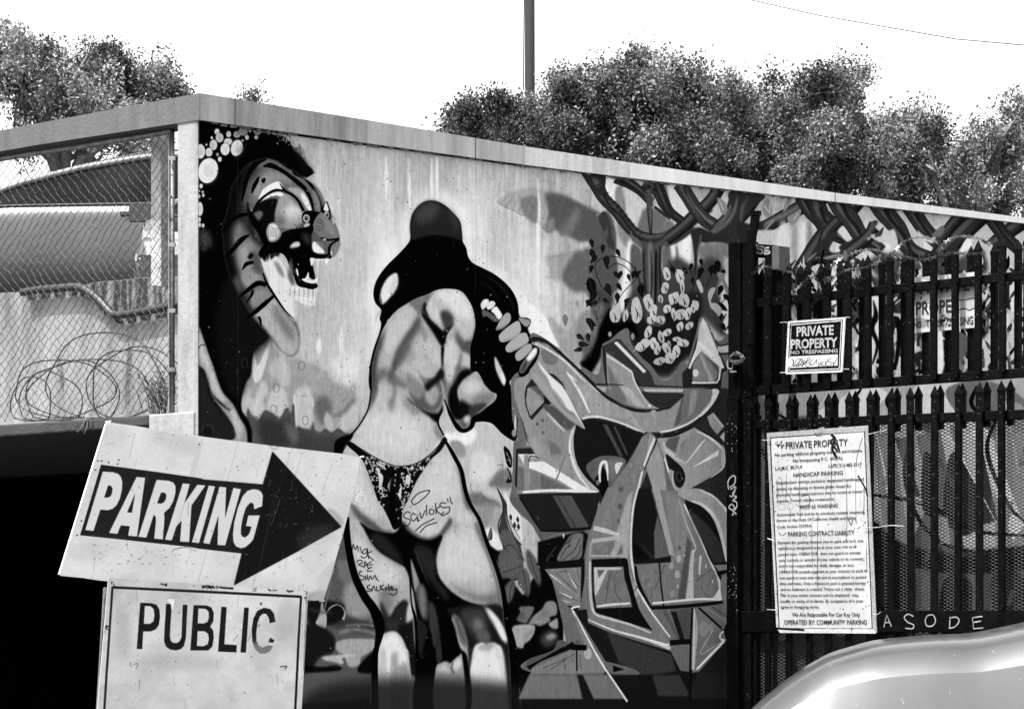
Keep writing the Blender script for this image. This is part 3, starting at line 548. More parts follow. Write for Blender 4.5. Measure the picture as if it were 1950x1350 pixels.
    # trunk
    F('1000,470 1040,470 1100,480 1180,450 1150,520 1145,600 1150,860 1170,1000 1050,1000 1050,860 1030,640 1025,530', 78, b=1.2)
    F('1060,520 1090,520 1095,900 1070,900', 118, b=2.5); F('1105,560 1118,560 1115,830 1100,880', 22, b=1); L('1080,530 1085,700 1080,850', (1,4,2), 34, b=1); L('1140,500 1135,640 1145,860', (2,4,3), 30, b=1); L('1028,520 1035,700 1055,880', (4,3,3), 26, b=1.2)
    F('940,420 1010,470 1030,540 1000,500 960,470', 98, b=1.5)
    F('1165,510 1200,480 1280,420 1340,360 1350,400 1300,450 1230,490', 60, b=1)
    c.z = 'G'
    limb('230,530 300,480 370,420 420,370 480,320 540,250 570,190', (18,20,20,20,22,22,24), 52, 98)
    limb('320,170 370,250 420,330 480,400 540,440 560,480', (26,24,24,24,24,12), 58, 112)
    L('350,190 400,290 470,380 530,440', (1,3,4,2), 125, b=1.5, a=.8)
    limb('700,160 690,225 660,330 620,400 570,450 530,500 450,520', (30,24,22,22,20,12), 55, 105)
    limb('800,250 760,330 700,400 640,480 600,530', (26,20,18,16,10), 48, 88)
    F('640,220 860,240 820,300 730,360 700,470 690,550 640,520 560,500 600,430 650,330', 50, b=1)
    L('690,250 670,340 620,420 540,480 470,510', (2,6,7,6,3), 105, b=2); L('760,260 720,330 710,440', (2,6,3), 92, b=2.5)
    F('390,470 450,450 540,490 640,520 690,540 690,560 560,545 450,550 430,700 415,760 410,640 400,540', 48, b=1); L('455,500 445,560 425,620', (3,3,1), 100, b=1)
    # fork rising right of hinge post
    limb('1260,240 1170,275 1080,330 980,385 900,430 830,480 780,560', (30,26,24,22,24,20), 50, 98)
    L('1110,300 1000,370 900,410 850,450', (2,6,5,2), 128, b=2, a=.8)
    F('690,420 780,430 860,420 800,600 780,760 730,760 700,560', 44, b=1.5)
    for s in ('850,300 880,260 905,300 912,360 880,385 850,350','1000,280 1040,260 1020,310 985,350','560,260 610,290 625,340 600,370 575,330','1010,390 1050,360 1100,330 1080,400 1040,440','830,510 890,510 870,540 830,550'):
        F(s, 150, b=.6); F(s, 110, b=3, a=.4)
    for s in ('860,310 890,350','900,290 895,360','1050,400 1080,360','575,280 600,340'): L(s, 1, 235, b=.4)
    c.z = 'J'
    # --- wall seen over and through the fence
    G('200,60 P1960,425 P1960,700 P1500,700 J100,700 J110,200', 196, b=1)
    L('300,0 190,120 100,180', (2,4,2), 190, b=1)
    for x, g, w in ((360,225,40),(430,150,24),(480,232,30),(520,120,18),(720,235,40),(900,220,60),(930,170,20),(1240,225,24),(860,205,30),(1000,240,20)):
        E(x, 150, w, g, ry=150, b=5, a=.8)
    limb('470,-150 520,-60 580,0 620,50 700,100 760,120', (26,24,24,26,22,20), 52, 100); limb('1640,150 1750,60 1900,-40', (24,26,28), 50, 96); limb('1600,-60 1700,80 1800,180', (26,24,20), 46, 90); limb('560,-110 590,-30 640,40 580,140 530,210 470,290 400,420', (30,32,34,34,26,24), 50, 92)
    limb('830,-140 770,-60 640,60 600,160', (28,22,20), 48, 90); F('560,150 620,100 700,60 640,180 720,200 700,160 800,100 820,150 780,220 740,240 640,220 560,240 500,280', 50, b=1)
    F('690,70 710,40 740,30 780,60 790,100 750,130 710,90', 215, b=1.2)
    limb('680,-160 720,-70 780,10 830,90 900,140 960,190', (40,36,30,26,22), 56, 108); limb('940,-130 980,-50 1060,50 1110,150 1170,200 1260,230', (44,34,30,26,22), 52, 100)
    limb('920,20 880,100 760,200 700,230 560,240', (20,22,24,20,14), 50, 98); L('600,240 680,215 740,225', (2,6,2), 150, b=1.5)
    limb('1130,-90 1180,-10 1230,60 1300,130 1380,190', (30,28,26,20), 50, 95); limb('1640,-90 1560,-30 1440,90 1330,200 1260,240', (44,36,30,24), 50, 95); limb('1480,-60 1400,20 1320,120', (24,18), 46, 85)
    F('890,90 960,80 920,40 960,20 1000,60 1040,60 1060,160 1000,140 940,130', 200, b=1); F('915,100 950,60 975,40 960,90 940,100', 70, b=.6); F('900,10 935,20 930,0', 40, b=.8); F('1180,60 1240,110 1290,100 1270,140 1200,110', 205, b=1.5); F('1270,90 1330,30 1345,60 1310,100', 110, b=.6)
    F('1440,190 1480,110 1510,120 1500,170', 240, b=1); F('870,290 900,330 940,400 900,380 860,330', 40, b=2)
    F('900,230 1060,200 1200,260 1300,230 1400,240 1550,180 1590,200 1590,330 1300,340 1100,330 1000,380 900,300', 75, b=5)
    # foliage/streaks behind pickets
    for i in range(80):
        x = rnd.uniform(130, 1880); y = rnd.uniform(330, 960); E(x, y, rnd.uniform(25, 60), rnd.choice((10, 18, 30, 60)), ry=rnd.uniform(40, 110), b=rnd.choice((1, 4)), a=.85, rot=rnd.uniform(-.4, .4))
    for i in range(40):
        x = rnd.uniform(130, 1880); y = rnd.uniform(330, 960); E(x, y, rnd.uniform(10, 26), rnd.choice((225, 240, 200)), ry=rnd.uniform(40, 120), b=1.5, a=.9)
    for i in range(900):
        x = rnd.uniform(130, 1900); y = rnd.uniform(250 if x < 800 else 270, 1020); g = rnd.choice((8,12,20,35,8,200,120,160,80))
        h = rnd.uniform(30, 95); w = rnd.uniform(10, 30); a = rnd.uniform(-.9, .9)
        dx = math.sin(a)*h; dy = -math.cos(a)*h; nx, ny = math.cos(a)*w/2, math.sin(a)*w/2
        F(f'{x:.0f},{y:.0f} {x+dx*.4+nx:.0f},{y+dy*.4+ny:.0f} {x+dx:.0f},{y+dy:.0f} {x+dx*.4-nx:.0f},{y+dy*.4-ny:.0f}', g, b=.3)
        if g < 50 and i % 2: L(f'{x:.0f},{y:.0f} {x+dx*.5:.0f},{y+dy*.5:.0f} {x+dx:.0f},{y+dy:.0f}', 1.0, rnd.choice((110,170)), b=.3, a=.7)
    for s, g in (('870,480 940,460 960,620 950,760 900,960 870,960 860,700',222),('770,660 800,670 810,720 780,740 800,790 780,850 760,800',170),('230,680 250,690 245,800 230,830',130),('1090,700 1150,640 1180,700 1150,760 1100,750',120),
                 ('1300,700 1330,680 1340,900 1300,930',232),('1380,680 1480,700 1500,760 1440,860 1360,800',95),('1480,700 1530,690 1530,760',170),('160,790 200,830 240,1010 200,1010 150,900',165),('500,940 700,950 740,1050 500,1060',160),('900,100 880,120 870,110',200)):
        F(s, g, b=.8)
    for s in ('910,490 925,580 900,660 935,760 905,880','1000,620 1050,600 1070,700 1040,900 1000,880','530,520 550,500 555,580 540,590'): L(s, (2,12,8,3), 14, b=.8)
    c.z = 'P'
    # graffiti seen low behind the gate, with a shadow band painted in
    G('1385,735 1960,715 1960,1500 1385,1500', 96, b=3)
    r3 = random.Random(31)
    for s, g in (('1385,745 1460,730 1600,735 1700,725 1960,715 1960,760 1700,800 1560,790 1400,800',168),('1540,800 1600,760 1640,735 1690,750 1640,800 1580,860',215),('1740,740 1800,725 1860,740 1830,790 1760,800',205),
                 ('1800,745 1880,725 1960,770 1960,840 1860,820',110),('1420,840 1480,860 1500,1000 1460,1180 1420,1160',190),('1650,820 1760,820 1780,900 1740,1020 1690,1060 1640,1000',178),('1790,800 1860,800 1930,900 1950,1000 1860,1050 1790,1000 1770,900',196),
                 ('1900,800 1960,800 1960,1100 1900,1060',150),('1690,1090 1780,1060 1860,1090 1960,1070 1960,1200 1700,1200',165)):
        F(s, g, b=.8)
    G('1660,830 1700,820 1735,1060 1690,1060', 140, b=.6); G('1745,830 1790,820 1840,1060 1800,1070', 120, b=.6); G('1850,820 1880,815 1950,1000 1930,1030', 225, b=.6); G('1870,850 1900,990 1840,1010', 60, b=.6)
    F('1815,860 1850,900 1870,980 1840,1020 1800,990 1800,910', 34, b=.5); F('1655,1000 1720,1035 1840,1060 1960,1040 1960,1082 1820,1092 1700,1085 1655,1200', 12, b=2)  # long low band is a cast shadow, painted on the wall
    F('1665,1060 1740,1080 1730,1220 1660,1220', 10, b=2); F('1800,1100 1850,1110 1840,1200 1790,1200', 26, b=1); F('1890,1090 1950,1100 1960,1200 1900,1190', 48, b=1); F('1760,860 1785,900 1775,980 1755,960', 24, b=.6)
    for s in ('1560,790 1600,850 1570,960 1600,1100','1735,830 1722,900 1745,980 1790,1030 1860,1050 1960,1040','1900,790 1880,860 1920,960 1960,1000','1440,830 1480,950 1430,1100','1640,740 1620,780 1660,860','1480,740 1460,770 1500,800','1700,740 1690,770 1720,800','1860,735 1850,770 1880,800','1650,940 1760,960 1860,1010 1960,1020'):
        L(s, (4,9,7,4), 12, b=.4)
    for s in ('1670,830 1690,930 1700,1040','1800,830 1820,850 1900,1000','1910,740 1940,900','1580,745 1550,790','1780,740 1760,790'): L(s, (1,5,1), 238, b=.5)
    for i in range(40):
        x, y = r3.uniform(1400, 1960), r3.uniform(715, 1200); a = r3.uniform(-.6, .6); h = r3.uniform(20, 80); w = r3.uniform(8, 24)
        G(f'{x:.0f},{y:.0f} {x+w:.0f},{y:.0f} {x+w+math.sin(a)*h:.0f},{y+h:.0f} {x+math.sin(a)*h:.0f},{y+h:.0f}', r3.choice((60,90,120,150,190,40)), b=.5, a=.7)
    # --- ferns and blossoms
    c.z = 'F'
    for s in ('730,700 720,620 780,575 860,572 940,610 990,680 1010,760','735,700 760,760 800,800','800,650 850,615 920,640 970,710','850,880 900,800 960,740 1000,690','720,960 750,880 745,830','650,1150 700,1060 730,960','905,930 930,860'):
        L(s, 1.4, 14, b=.3)
    def lf(x, y, l, a, g, w=.4, z='F', vein=None):
        ox, oy, kk = ZT[z]
        dx, dy = math.cos(a)*l, math.sin(a)*l
        nx, ny = -math.sin(a)*l*w*.5, math.cos(a)*l*w*.5
        P = [(x, y), (x+dx*.3+nx, y+dy*.3+ny), (x+dx*.65+nx*.7, y+dy*.65+ny*.7), (x+dx, y+dy), (x+dx*.6-nx*.8, y+dy*.6-ny*.8), (x+dx*.25-nx, y+dy*.25-ny)]
        F(' '.join(f'{p:.1f},{r:.1f}' for p, r in P), g, b=.3, z=z)
        if vein is not None: L(f'{x:.1f},{y:.1f} {x+dx*.8:.1f},{y+dy*.8:.1f}', .7, vein, b=.2, z=z)
    for x, y, l, a, g in ((690,455,60,1.3,14),(770,490,60,1.6,14),(855,520,60,1.1,14),(700,620,60,1.8,12),(690,520,80,1.2,22),(730,560,70,2.2,20),(790,560,90,1.5,24),(840,665,60,.9,16),(890,660,60,1.9,14),(930,680,50,1.3,16),(985,660,60,2.1,16),
                       (960,700,70,-.6,16),(680,705,140,1.3,14),(720,780,90,1.9,16),(790,740,90,1.2,26),(860,740,60,1.0,18),(860,800,70,1.5,16),(1010,740,90,1.4,20),(660,850,60,.8,16),(690,840,60,2.0,18),(740,860,60,2.8,16),(770,840,50,.6,16),
                       (710,910,70,1.2,20),(660,970,80,.6,26),(690,980,70,1.4,22),(600,1070,60,.6,28),(610,1130,70,.1,24),(670,1060,60,1.4,26),(640,1160,60,2.9,26),(690,1130,60,1.9,22),(650,1200,60,.2,14),(905,860,50,-.5,14),(930,845,60,1.9,14),(770,280,130,1.5,60)):
        lf(x, y, l, a, g, .45, 'F', 70 if g < 30 else None)
    for x, y, l, a, g in ((555,855,50,.9,165),(600,850,50,1.3,150),(525,940,80,1.5,120),(570,880,60,.6,180)): lf(x, y, l, a, g, .45)
    F('415,950 500,1020 560,1040 600,960 680,920 730,1000 720,1120 620,1250 480,1240 420,1130', 150, b=4, a=.6); F('300,880 400,960 440,1050 480,1130 480,1155 350,1100 290,1040', 252, b=1.5); F('440,960 500,1030 560,1100 640,1180 600,1260 520,1180 460,1060', 165, b=2.5)
    F('640,930 700,900 760,860 780,920 700,1000 620,1100 590,1050', 130, b=4, a=.6)
    for x, y, l, a, g in ((600,1070,60,.6,28),(610,1130,70,.1,24),(670,1060,60,1.4,26),(640,1160,60,2.9,26),(660,970,80,.6,26),(690,980,70,1.4,22)): lf(x, y, l, a, g, .5, 'F', 90)
    # blossoms
    bl = ((1180,680,55,75,200),(1170,770,60,60,195),(1265,700,70,80,200),(1280,760,30,90,200),(845,945,60,110,190),(915,950,35,80,195),(985,915,85,150,195),(1062,865,65,100,195),(1095,925,55,85,205),(1140,840,30,60,180),
          (1225,835,60,95,200),(1290,850,60,110,190),(1185,905,45,65,200),(1085,975,55,70,200),(1140,975,50,65,190),(1225,940,35,90,195),(1270,940,65,85,190),(1318,935,50,75,200),(1265,1020,40,70,200),(1325,1015,50,60,195),(1350,900,30,50,200),
          (1060,1055,50,80,200),(1145,1085,40,80,185),(1185,1055,50,55,200),(1025,1140,85,85,200),(1100,1130,60,90,205),(1120,1170,50,55,190),(1180,1160,60,70,195),(1245,1100,50,40,195),(1240,1180,65,70,205),(1285,1125,70,60,200),
          (1200,1225,90,60,195),(1135,1240,70,60,175),(1195,1130,20,50,180))
    for x, y, w, h, g in bl:
        a0 = rnd.uniform(0, 6); n = 9
        P = []
        for i in range(n):
            t = i/n*6.283; r = 1+.22*math.sin(2*t+a0)+rnd.uniform(-.14, .1)
            P.append((x+math.cos(t)*w/2*r, y+math.sin(t)*h/2*r))
        s = ' '.join(f'{p:.0f},{r:.0f}' for p, r in P)
        F(s, g, b=.3)
        L(f'{x-w*.1:.0f},{y-h*.15:.0f} {x+w*.08:.0f},{y+h*.15:.0f} {x+w*.02:.0f},{y+h*.4:.0f}', (.6,2.6,1), 40, b=.3)
        if w > 45: L(f'{x+w*.15:.0f},{y+h*.1:.0f} {x+w*.3:.0f},{y+h*.3:.0f}', (.5,1.6), 60, b=.3)
    c.z = 'G'
    for s in ('300,740 270,700 240,660','340,760 360,730 330,700','395,860 440,760 460,700','490,830 520,760 540,700','560,740 600,740 600,800','550,960 600,920 650,860','410,800 400,760 380,700','30,700 50,760 75,820','0,760 30,740'): L(s, 1.3, 14, b=.3)
    for x, y, l, a in ((265,700,50,1.2),(340,710,50,.9),(400,680,50,2.0),(450,650,50,1.3),(465,705,70,2.0),(520,690,70,1.1),(560,660,80,1.5),(610,720,50,2.2),(400,770,50,1.5),(455,720,60,1.8),(510,700,60,1.3),(10,735,60,.6),(60,820,80,1.4),(590,820,70,1.9),(600,880,60,.8),(640,900,50,1.7),(560,940,80,.6),(575,1060,70,.9),(620,1100,60,-.4),(630,1060,60,.6),(590,1000,50,1.8)):
        lf(x, y, l, a, 14, .5, 'G', 60)
    for s, g in (('500,880 520,840 548,840 530,890 520,930 560,940 590,980 570,1020 540,985 515,960',180),('425,800 445,790 470,850 455,870',195),('560,740 600,745 610,790 640,860 620,880 590,800 570,780',140),('400,920 440,930 435,980 410,970',200),('620,1000 600,1050 580,1090 570,1060',60)): F(s, g, b=.4)
    return c
def paint_graffiti(c):
    F, G, L, E, W = c.F, c.G, c.L, c.E, c.W
    c.z = 'H'
    # halo behind the letters
    F('60,560 50,430 70,380 140,300 190,100 240,60 420,180 500,290 570,330 600,315 700,370 730,290 740,150 800,110 880,40 940,25 960,130 1040,240 1100,290 1140,340 1190,410 1260,400 1320,300 1350,270 1390,290 1400,240 1450,60 1480,-60 1530,-40 1580,60 1620,120 1760,110 1760,900 1720,1350 I1620,1000 1640,1360 700,1400 160,1300 170,1220 350,1160 440,1090 260,370 110,180 40,80 H60,1200 70,900 100,850 90,700', 112, b=.4)
    G('1600,470 1760,480 1760,1400 1500,1300 1400,1230 1660,1080 1660,900 1440,770 1550,640', 50, b=.5)
    E(800,65,14,150,ry=20); E(972,82,13,150,ry=26); E(707,330,9,160,ry=20); F('55,530 70,560 80,650 75,740 62,700', 108); E(75,812,18,150,ry=28); L('55,830 90,855 100,700', 2, 30, b=.4)
    # keyline mass (dark)
    F('150,105 250,85 400,170 520,280 680,430 760,520 800,540 900,600 1040,640 1170,625 1290,590 1370,500 1360,470 690,450 680,440 770,440 750,300 740,160 860,100 1100,350 1140,450 1350,460 1345,360 1400,300 1450,120 1500,-40 1560,60 1690,330 1650,360 1640,470 1630,480 1640,560 1560,680 1430,770 1250,830 1150,850 1080,980 1040,1050 990,1350 730,1350 700,1280 130,1290 80,1200 90,930 240,920 200,880 120,650 75,450 90,400 160,330 180,200', 42, b=.4, sm=0)
    # upper left letter
    F('190,130 260,120 380,180 520,300 640,420 740,520 860,590 1000,640 1130,650 1250,630 1330,560 1370,500 1360,476 1570,482 1620,490 1600,560 1520,650 1400,730 1280,780 1180,805 1060,805 980,780 860,720 760,690 660,680 590,700 500,800 490,900 510,1040 590,1150 720,1255 100,1270 105,970 220,970 250,1000 190,860 130,700 80,540 75,440 90,400 150,370 200,330 200,200', 150, b=.4, sm=0)
    F('280,180 400,250 420,230 410,180 300,130', 140, b=1); F('285,190 400,160 410,240 390,290 340,295 300,270', 118, b=.6)
    L('235,135 330,180 460,270 600,410 700,490 740,520', (3,4,4,3,3,1), 215, b=.5)
    L('190,105 250,95 330,130 460,240 600,370 740,510 860,595 1000,640 1150,640 1270,600', (4,5,5,5,5,5,6,6,6,4), 30, b=.3)
    G('465,345 550,410 660,660 640,660 560,500', 240, b=.4); F('520,400 650,500 700,600 660,660 600,520', 128, b=2)
    for s, g in (('560,440 620,420 740,540 860,600 940,700 860,690 740,680 660,660',160),('330,620 400,580 520,700 480,800 420,740',112),('190,470 330,460 300,520 290,580',90),('160,480 210,440 300,600 200,690',170),('280,600 420,640 480,700 440,760 370,690',82),
                 ('240,720 360,650 440,800 480,960 400,1040 300,900',142),('330,860 400,900 440,960 350,980',118),('170,860 230,840 300,980 250,1000',160)): G(s, g, b=.8)
    # D-shaped hole with the blade
    G('165,460 210,400 260,380 330,355 380,370 440,430 465,480 450,500 420,500 440,460 400,440 330,420 300,520 310,600 210,715 190,690 160,600 155,520', 42, b=.4)
    G('178,470 290,455 300,580 250,630 200,685 175,620 165,560', 152, b=.4); G('190,460 300,455 300,560', 95, b=1)
    G('300,520 360,590 310,605', 25); G('380,440 450,450 455,490 410,480', 200, b=.4)
    F('345,360 400,400 460,470 455,500 420,450 350,400', 34, b=.4)
    L('325,650 390,730 460,800', (6,5,2), 200, b=.5); F('300,620 345,600 500,700 540,750 470,780', 88, b=1.5)
    # redo knife over the letter
    F('190,350 215,310 250,270 280,300 330,360 380,410 450,480 500,560 560,680 612,780 540,740 470,690 400,620 320,540 260,460 210,400', 150, b=.4)
    F('255,270 300,320 350,380 440,460 500,560 540,640 610,778 530,660 490,640 440,600 400,540 370,500 330,400 280,330', 240, b=.8); F('210,380 250,370 330,460 400,560 470,640 600,770 470,680 330,540', 168, b=2)
    F('370,480 440,560 480,630 540,680 480,660 400,570', 128, b=1.5, a=.6); L('190,365 260,450 330,540 420,630 520,715 605,778', 1.3, 40, b=.4); L('260,275 350,375 450,475 510,570 610,778', 1, 60, b=.4)
    for x, y, r, g in ((632,525,20,172),(250,745,11,95),(290,715,11,95),(295,810,10,100),(745,665,18,165),(1088,735,24,165),(1140,740,16,168),(1118,785,8,170),(1130,670,28,162)): E(x, y, r, g, ry=r*1.25, b=.3); 
    # curve highlights
    L('590,705 640,690 720,690 820,715 920,750 1000,785 1065,805', (4,5,5,4,4,4,2), 220, b=.4)
    L('1180,805 1280,785 1400,735 1500,660 1570,580 1600,500', (4,4,4,4,5,6), 228, b=.4); F('1570,485 1625,490 1600,560 1540,640 1480,690 1560,580', 225, b=.5)
    F('1370,480 1560,485 1560,560 1500,640 1440,700 1330,745 1340,600', 118, b=1); G('1410,490 1470,485 1440,640 1390,700', 145, b=1); G('1360,500 1330,740 1280,770 1340,560', 95, b=1)
    G('1060,650 1190,650 1200,800 1100,800', 150, b=2, a=.6); G('860,600 950,640 1080,840 1030,800', 172, b=1.5, a=.7)
    # middle wedge
    F('755,170 860,100 880,105 1120,380 1135,450 1050,455 1000,400 970,345 870,290 780,225', 66, b=.4, sm=0)
    F('760,175 980,340 990,400 1040,460 1130,450 1100,360 860,110', 58, b=.6, sm=0); G('830,130 855,120 1075,345 1055,360', 225, b=.4)
    F('770,200 870,270 965,345 985,430 1030,510 1100,590 1180,630 1060,625 950,600 850,560 805,530 780,420', 155, b=.4, sm=0)
    G('780,280 940,590 860,570 800,530', 118, b=.8); G('860,440 960,480 1060,620 990,610', 185, b=1.2, a=.8); L('775,225 880,290 965,350', (3,4,4), 215, b=.4); L('965,350 990,430 1040,520 1080,590', (3,3,2,1), 225, b=.4); E(1100,605,12,230,b=.6)
    G('690,455 775,465 770,500 745,500', 170, b=.5); L('700,440 900,450', 2, 48, b=.4); G('1050,470 1355,475 1350,505 1070,500', 160, b=.5); L('1060,490 1350,492', 3, 205, b=.5)
    F('1040,500 1130,508 1350,512 1330,560 1260,610 1180,625 1110,590', 52, b=.5); L('1120,550 1180,590 1260,580 1320,530', 1.2, 30, b=.5)
    # spire
    G('1400,330 1450,180 1480,0 1500,-60 1530,-20 1560,60 1620,200 1665,320 1625,330 1610,380 1560,280 1490,190 1440,260', 222, b=.5)
    G('1480,-20 1505,20 1520,100 1480,140 1465,100', 205, b=2); G('1490,190 1570,270 1625,330 1600,420 1425,425 1425,300', 132, b=.6); G('1470,200 1500,230 1590,425 1550,425', 165, b=.8); G('1500,200 1625,310 1620,360', 88, b=1); E(1448,358,22,225,ry=28,b=.4)
    L('1470,130 1530,180 1655,318', (8,7,4), 238, b=.4); L('1420,432 1520,432 1610,430 1625,400 1635,325', 3.5, 240, b=.3, sm=0); L('1400,325 1450,190 1475,120', (4,3,2), 238, b=.4)
    F('1615,165 1640,155 1720,150 1720,200 1630,200', 200, b=.5); L('1600,110 1630,150 1720,135', 3, 50, b=.5); L('1620,220 1720,205', 4, 55, b=.5)
    # small tag top right
    G('1535,690 1580,655 1665,760 1610,825 1560,760', 160, b=.4); L('1580,670 1655,765', 2.5, 215, b=.3); G('1630,840 1665,800 1665,880', 200, b=.4)
    # --- dark hollow and 'eye'
    F('600,725 660,712 760,730 880,760 980,800 1065,820 1035,850 980,940 920,1050 850,1160 760,1290 700,1230 620,1140 560,1020 528,900 535,790 565,745', 28, b=.4)
    G('745,745 780,750 900,990 870,985', 78, b=.5); G('825,760 845,765 940,975 920,970', 74, b=.5)
    F('620,1080 660,1020 740,985 830,985 900,1000 920,1040 860,1150 760,1270 700,1200', 100, b=.6); F('740,1010 800,1020 900,1010 850,1120 820,1180 800,1130 780,1030', 120, b=1)
    F('685,1165 720,1110 745,1050 755,1080 770,1100 785,1180 790,1240 750,1290 710,1240', 14, b=.4); L('725,1185 722,1110 735,1045 765,1030 778,1080 785,1170', (3,5,6,6,5,2), 232, b=.3); F('840,1045 895,1035 880,1070 850,1120', 225, b=.4); E(708,1185,14,110,ry=22); 
    L('530,780 522,900 550,1020 620,1140 715,1248', (4,3,3,3,3), 20, b=.3)
    F('500,800 540,755 525,850 530,950 555,1050 620,1150 720,1250 650,1245 560,1150 510,1040 488,900', 175, b=.6); L('520,790 498,870 505,980 560,1120 640,1230', (3,4,5,5,3), 222, b=.5)
    # lower left bar
    G('105,970 175,970 220,1000 250,1005 230,970 190,975 200,1000 150,1050', 230, b=.6); G('105,1060 180,1090 180,1250 105,1250', 112, b=.8); G('150,975 185,975 185,1260 150,1255', 140, b=.8)
    G('190,1030 300,1025 560,1190 680,1255 560,1258 420,1170 190,1075', 243, b=.5); G('200,1085 320,1130 250,1260 190,1260', 130, b=.8); G('280,1130 400,1180 520,1250 270,1258', 105, b=.8); L('460,985 420,1100 380,1200', 3, 125, b=.5); L('140,1258 340,1245 560,1250 700,1255', (5,5,6,3), 238, b=.5)
    L('185,1025 200,985 260,1000', 2, 20, b=.3); L('130,700 170,860 175,920', 1.5, 40, b=.3); G('160,860 190,900 190,915 165,915', 150, b=.5)
    # --- central stem
    F('1045,840 1100,800 1145,840 1135,880 1080,1010 1040,1120 1010,1260 985,1360 730,1360 800,1230 900,1090 970,980', 128, b=.4, sm=0); F('1100,820 1145,850 1200,1000 1240,1350 1150,1350 1110,1200 1080,1100 1075,1010', 160, b=.8, sm=0)
    L('1138,850 1085,980 1045,1100 1015,1230 990,1360', (5,4,4,4,4), 225, b=.3); L('1150,830 1145,890 1100,990 1060,1090', (3,3,2,1.5), 25, b=.3)
    for x, y, r in ((957,1055,24),(960,1130,15),(883,1228,22),(955,1232,24),(1040,1075,20)): E(x, y, r, 95, ry=r*1.25); E(x, y, r*.85, 140, ry=r*1.1)
    F('1040,850 1080,860 1060,1000 1010,1100 960,1180', 140, b=2, a=.6); G('1080,1100 1140,1290 1170,1360 1000,1360 1030,1230', 45, b=.5)
    # right fan
    F('1150,840 1250,830 1440,770 1560,840 1665,920 1665,1060 1600,1120 1500,1180 1400,1235 1300,1260 1250,1150 1210,1000', 158, b=.5, sm=0)
    G('1240,850 1330,830 1290,980 1210,920', 95, b=1); G('1190,860 1230,920 1300,970 1370,1040 1300,1020 1220,960', 195, b=.7); G('1330,900 1400,830 1430,770 1340,960', 125, b=1); G('1290,990 1440,780 1560,850 1370,1020', 142, b=1, a=.7)
    G('1500,870 1525,860 1380,1040 1365,1050', 225, b=.4); G('1420,1075 1625,935 1620,980', 236, b=.4); G('1440,790 1560,840 1640,900 1560,860', 210, b=.5); L('1460,800 1560,850 1650,930', (2,4,5), 225, b=.4); L('1662,930 1664,1040 1640,1090 1560,1150', (3,4,3,1), 215, b=.5); G('1640,930 1665,930 1665,1050 1640,1060', 190, b=.6)
    F('1225,970 1290,1020 1350,1080 1370,1150 1350,1210 1320,1225 1290,1190 1280,1130 1285,1100 1250,1080 1235,1040', 30, b=.4); E(1320,1140,24,62,ry=42,b=.8); E(1322,1142,12,20,ry=30,b=.5); L('1212,1000 1245,1110', 2.5, 235, b=.3); L('1275,1120 1275,1190 1300,1240', 2, 200, b=.5)
    L('1155,845 1290,825 1430,768', (4,5,3), 28, b=.3); L('1650,900 1560,830 1440,765', 2, 30, b=.3)
    # ---------------- lower half
    c.z = 'I'
    G('100,40 690,40 630,280 250,300', 36, b=.5); G('345,50 380,50 510,280 475,280', 84, b=.6); G('385,50 480,50 610,278 515,280', 86, b=.6); L('110,60 180,170 255,300 440,300 630,280', (4,4,5,6,5), 24, b=.3, sm=0)
    F('95,60 40,60 60,120 130,180 200,260 260,370 300,350 370,320 620,300 560,300 270,320 180,190 120,90', 98, b=.5, sm=0); F('262,400 275,440 272,480 262,480', 110)
    G('240,380 560,300 600,330 560,540 240,540', 15, b=.8); F('380,490 430,400 480,330 560,320 560,400 540,500 400,520', 118, b=1.2)
    for s in ('400,500 440,430 480,400','420,510 500,440 540,360','480,510 530,470 545,400','440,400 490,340','470,360 460,420'): L(s, 1.4, 40, b=.4)
    L('300,520 350,440 390,400', (6,4,1), 45, b=.6); G('415,325 432,325 425,360', 230)
    # fan panel
    G('225,535 600,500 590,560 550,800 520,880 440,830 380,700 300,590', 20, b=.4); G('290,575 550,560 545,840 490,840 440,830 340,650', 132, b=.4)
    for s in ('320,610 340,615 530,770 520,760','450,600 465,610 520,710 510,705','390,735 430,750 490,780 480,785','410,795 490,815 440,808'): G(s, 240, b=.3)
    for s in ('370,600 520,740','430,580 530,700','520,570 535,650','400,760 530,800','380,600 450,580'): L(s, 1, 60, b=.4)
    # stem lower
    F('740,-10 940,-10 925,100 905,250 900,400 915,550 950,700 1030,850 1120,980 1195,1080 1190,1145 1050,1100 800,1020 590,950 575,750 575,560 600,350 650,200', 128, b=.4, sm=0)
    F('960,0 1040,-10 1190,490 1190,525 920,540 905,300 920,150', 28, b=.4, sm=0); G('1095,190 1190,480 1075,500 1070,320', 100, b=.6); G('920,380 1050,500 930,510', 16, b=.8); G('960,380 990,400 1080,500 1050,500', 46, b=.8)
    L('955,0 925,120 910,260 905,400 915,540 950,690', (4,4,4,4,5,4), 222, b=.3); G('880,60 920,10 900,200 890,400 880,560 930,700 860,560 790,400 800,320', 168, b=1)
    L('640,280 720,300 820,330', (9,9,6), 200, b=.5); L('625,375 720,362 850,345', (8,7,9), 180, b=.5); L('860,350 800,440 770,480', (10,12,8), 170, b=.6); G('640,400 790,385 750,470 640,465', 120, b=.5); G('840,400 850,465 805,470', 112, b=.5)
    for s in ('745,160 720,180 740,205 715,230','700,260 740,240','790,60 770,120 810,150','650,430 700,400','700,460 740,420'): L(s, 7, 140, b=.8, a=.6)
    E(827,128,17,95,ry=22,b=.5); E(816,232,11,100,ry=16,b=.5); E(835,5,18,95,ry=20)
    L('620,380 612,480 610,480', 4, 165); L('575,500 590,700 600,930', 2, 100, b=.6); L('620,480 870,480', 3, 178, b=.6)
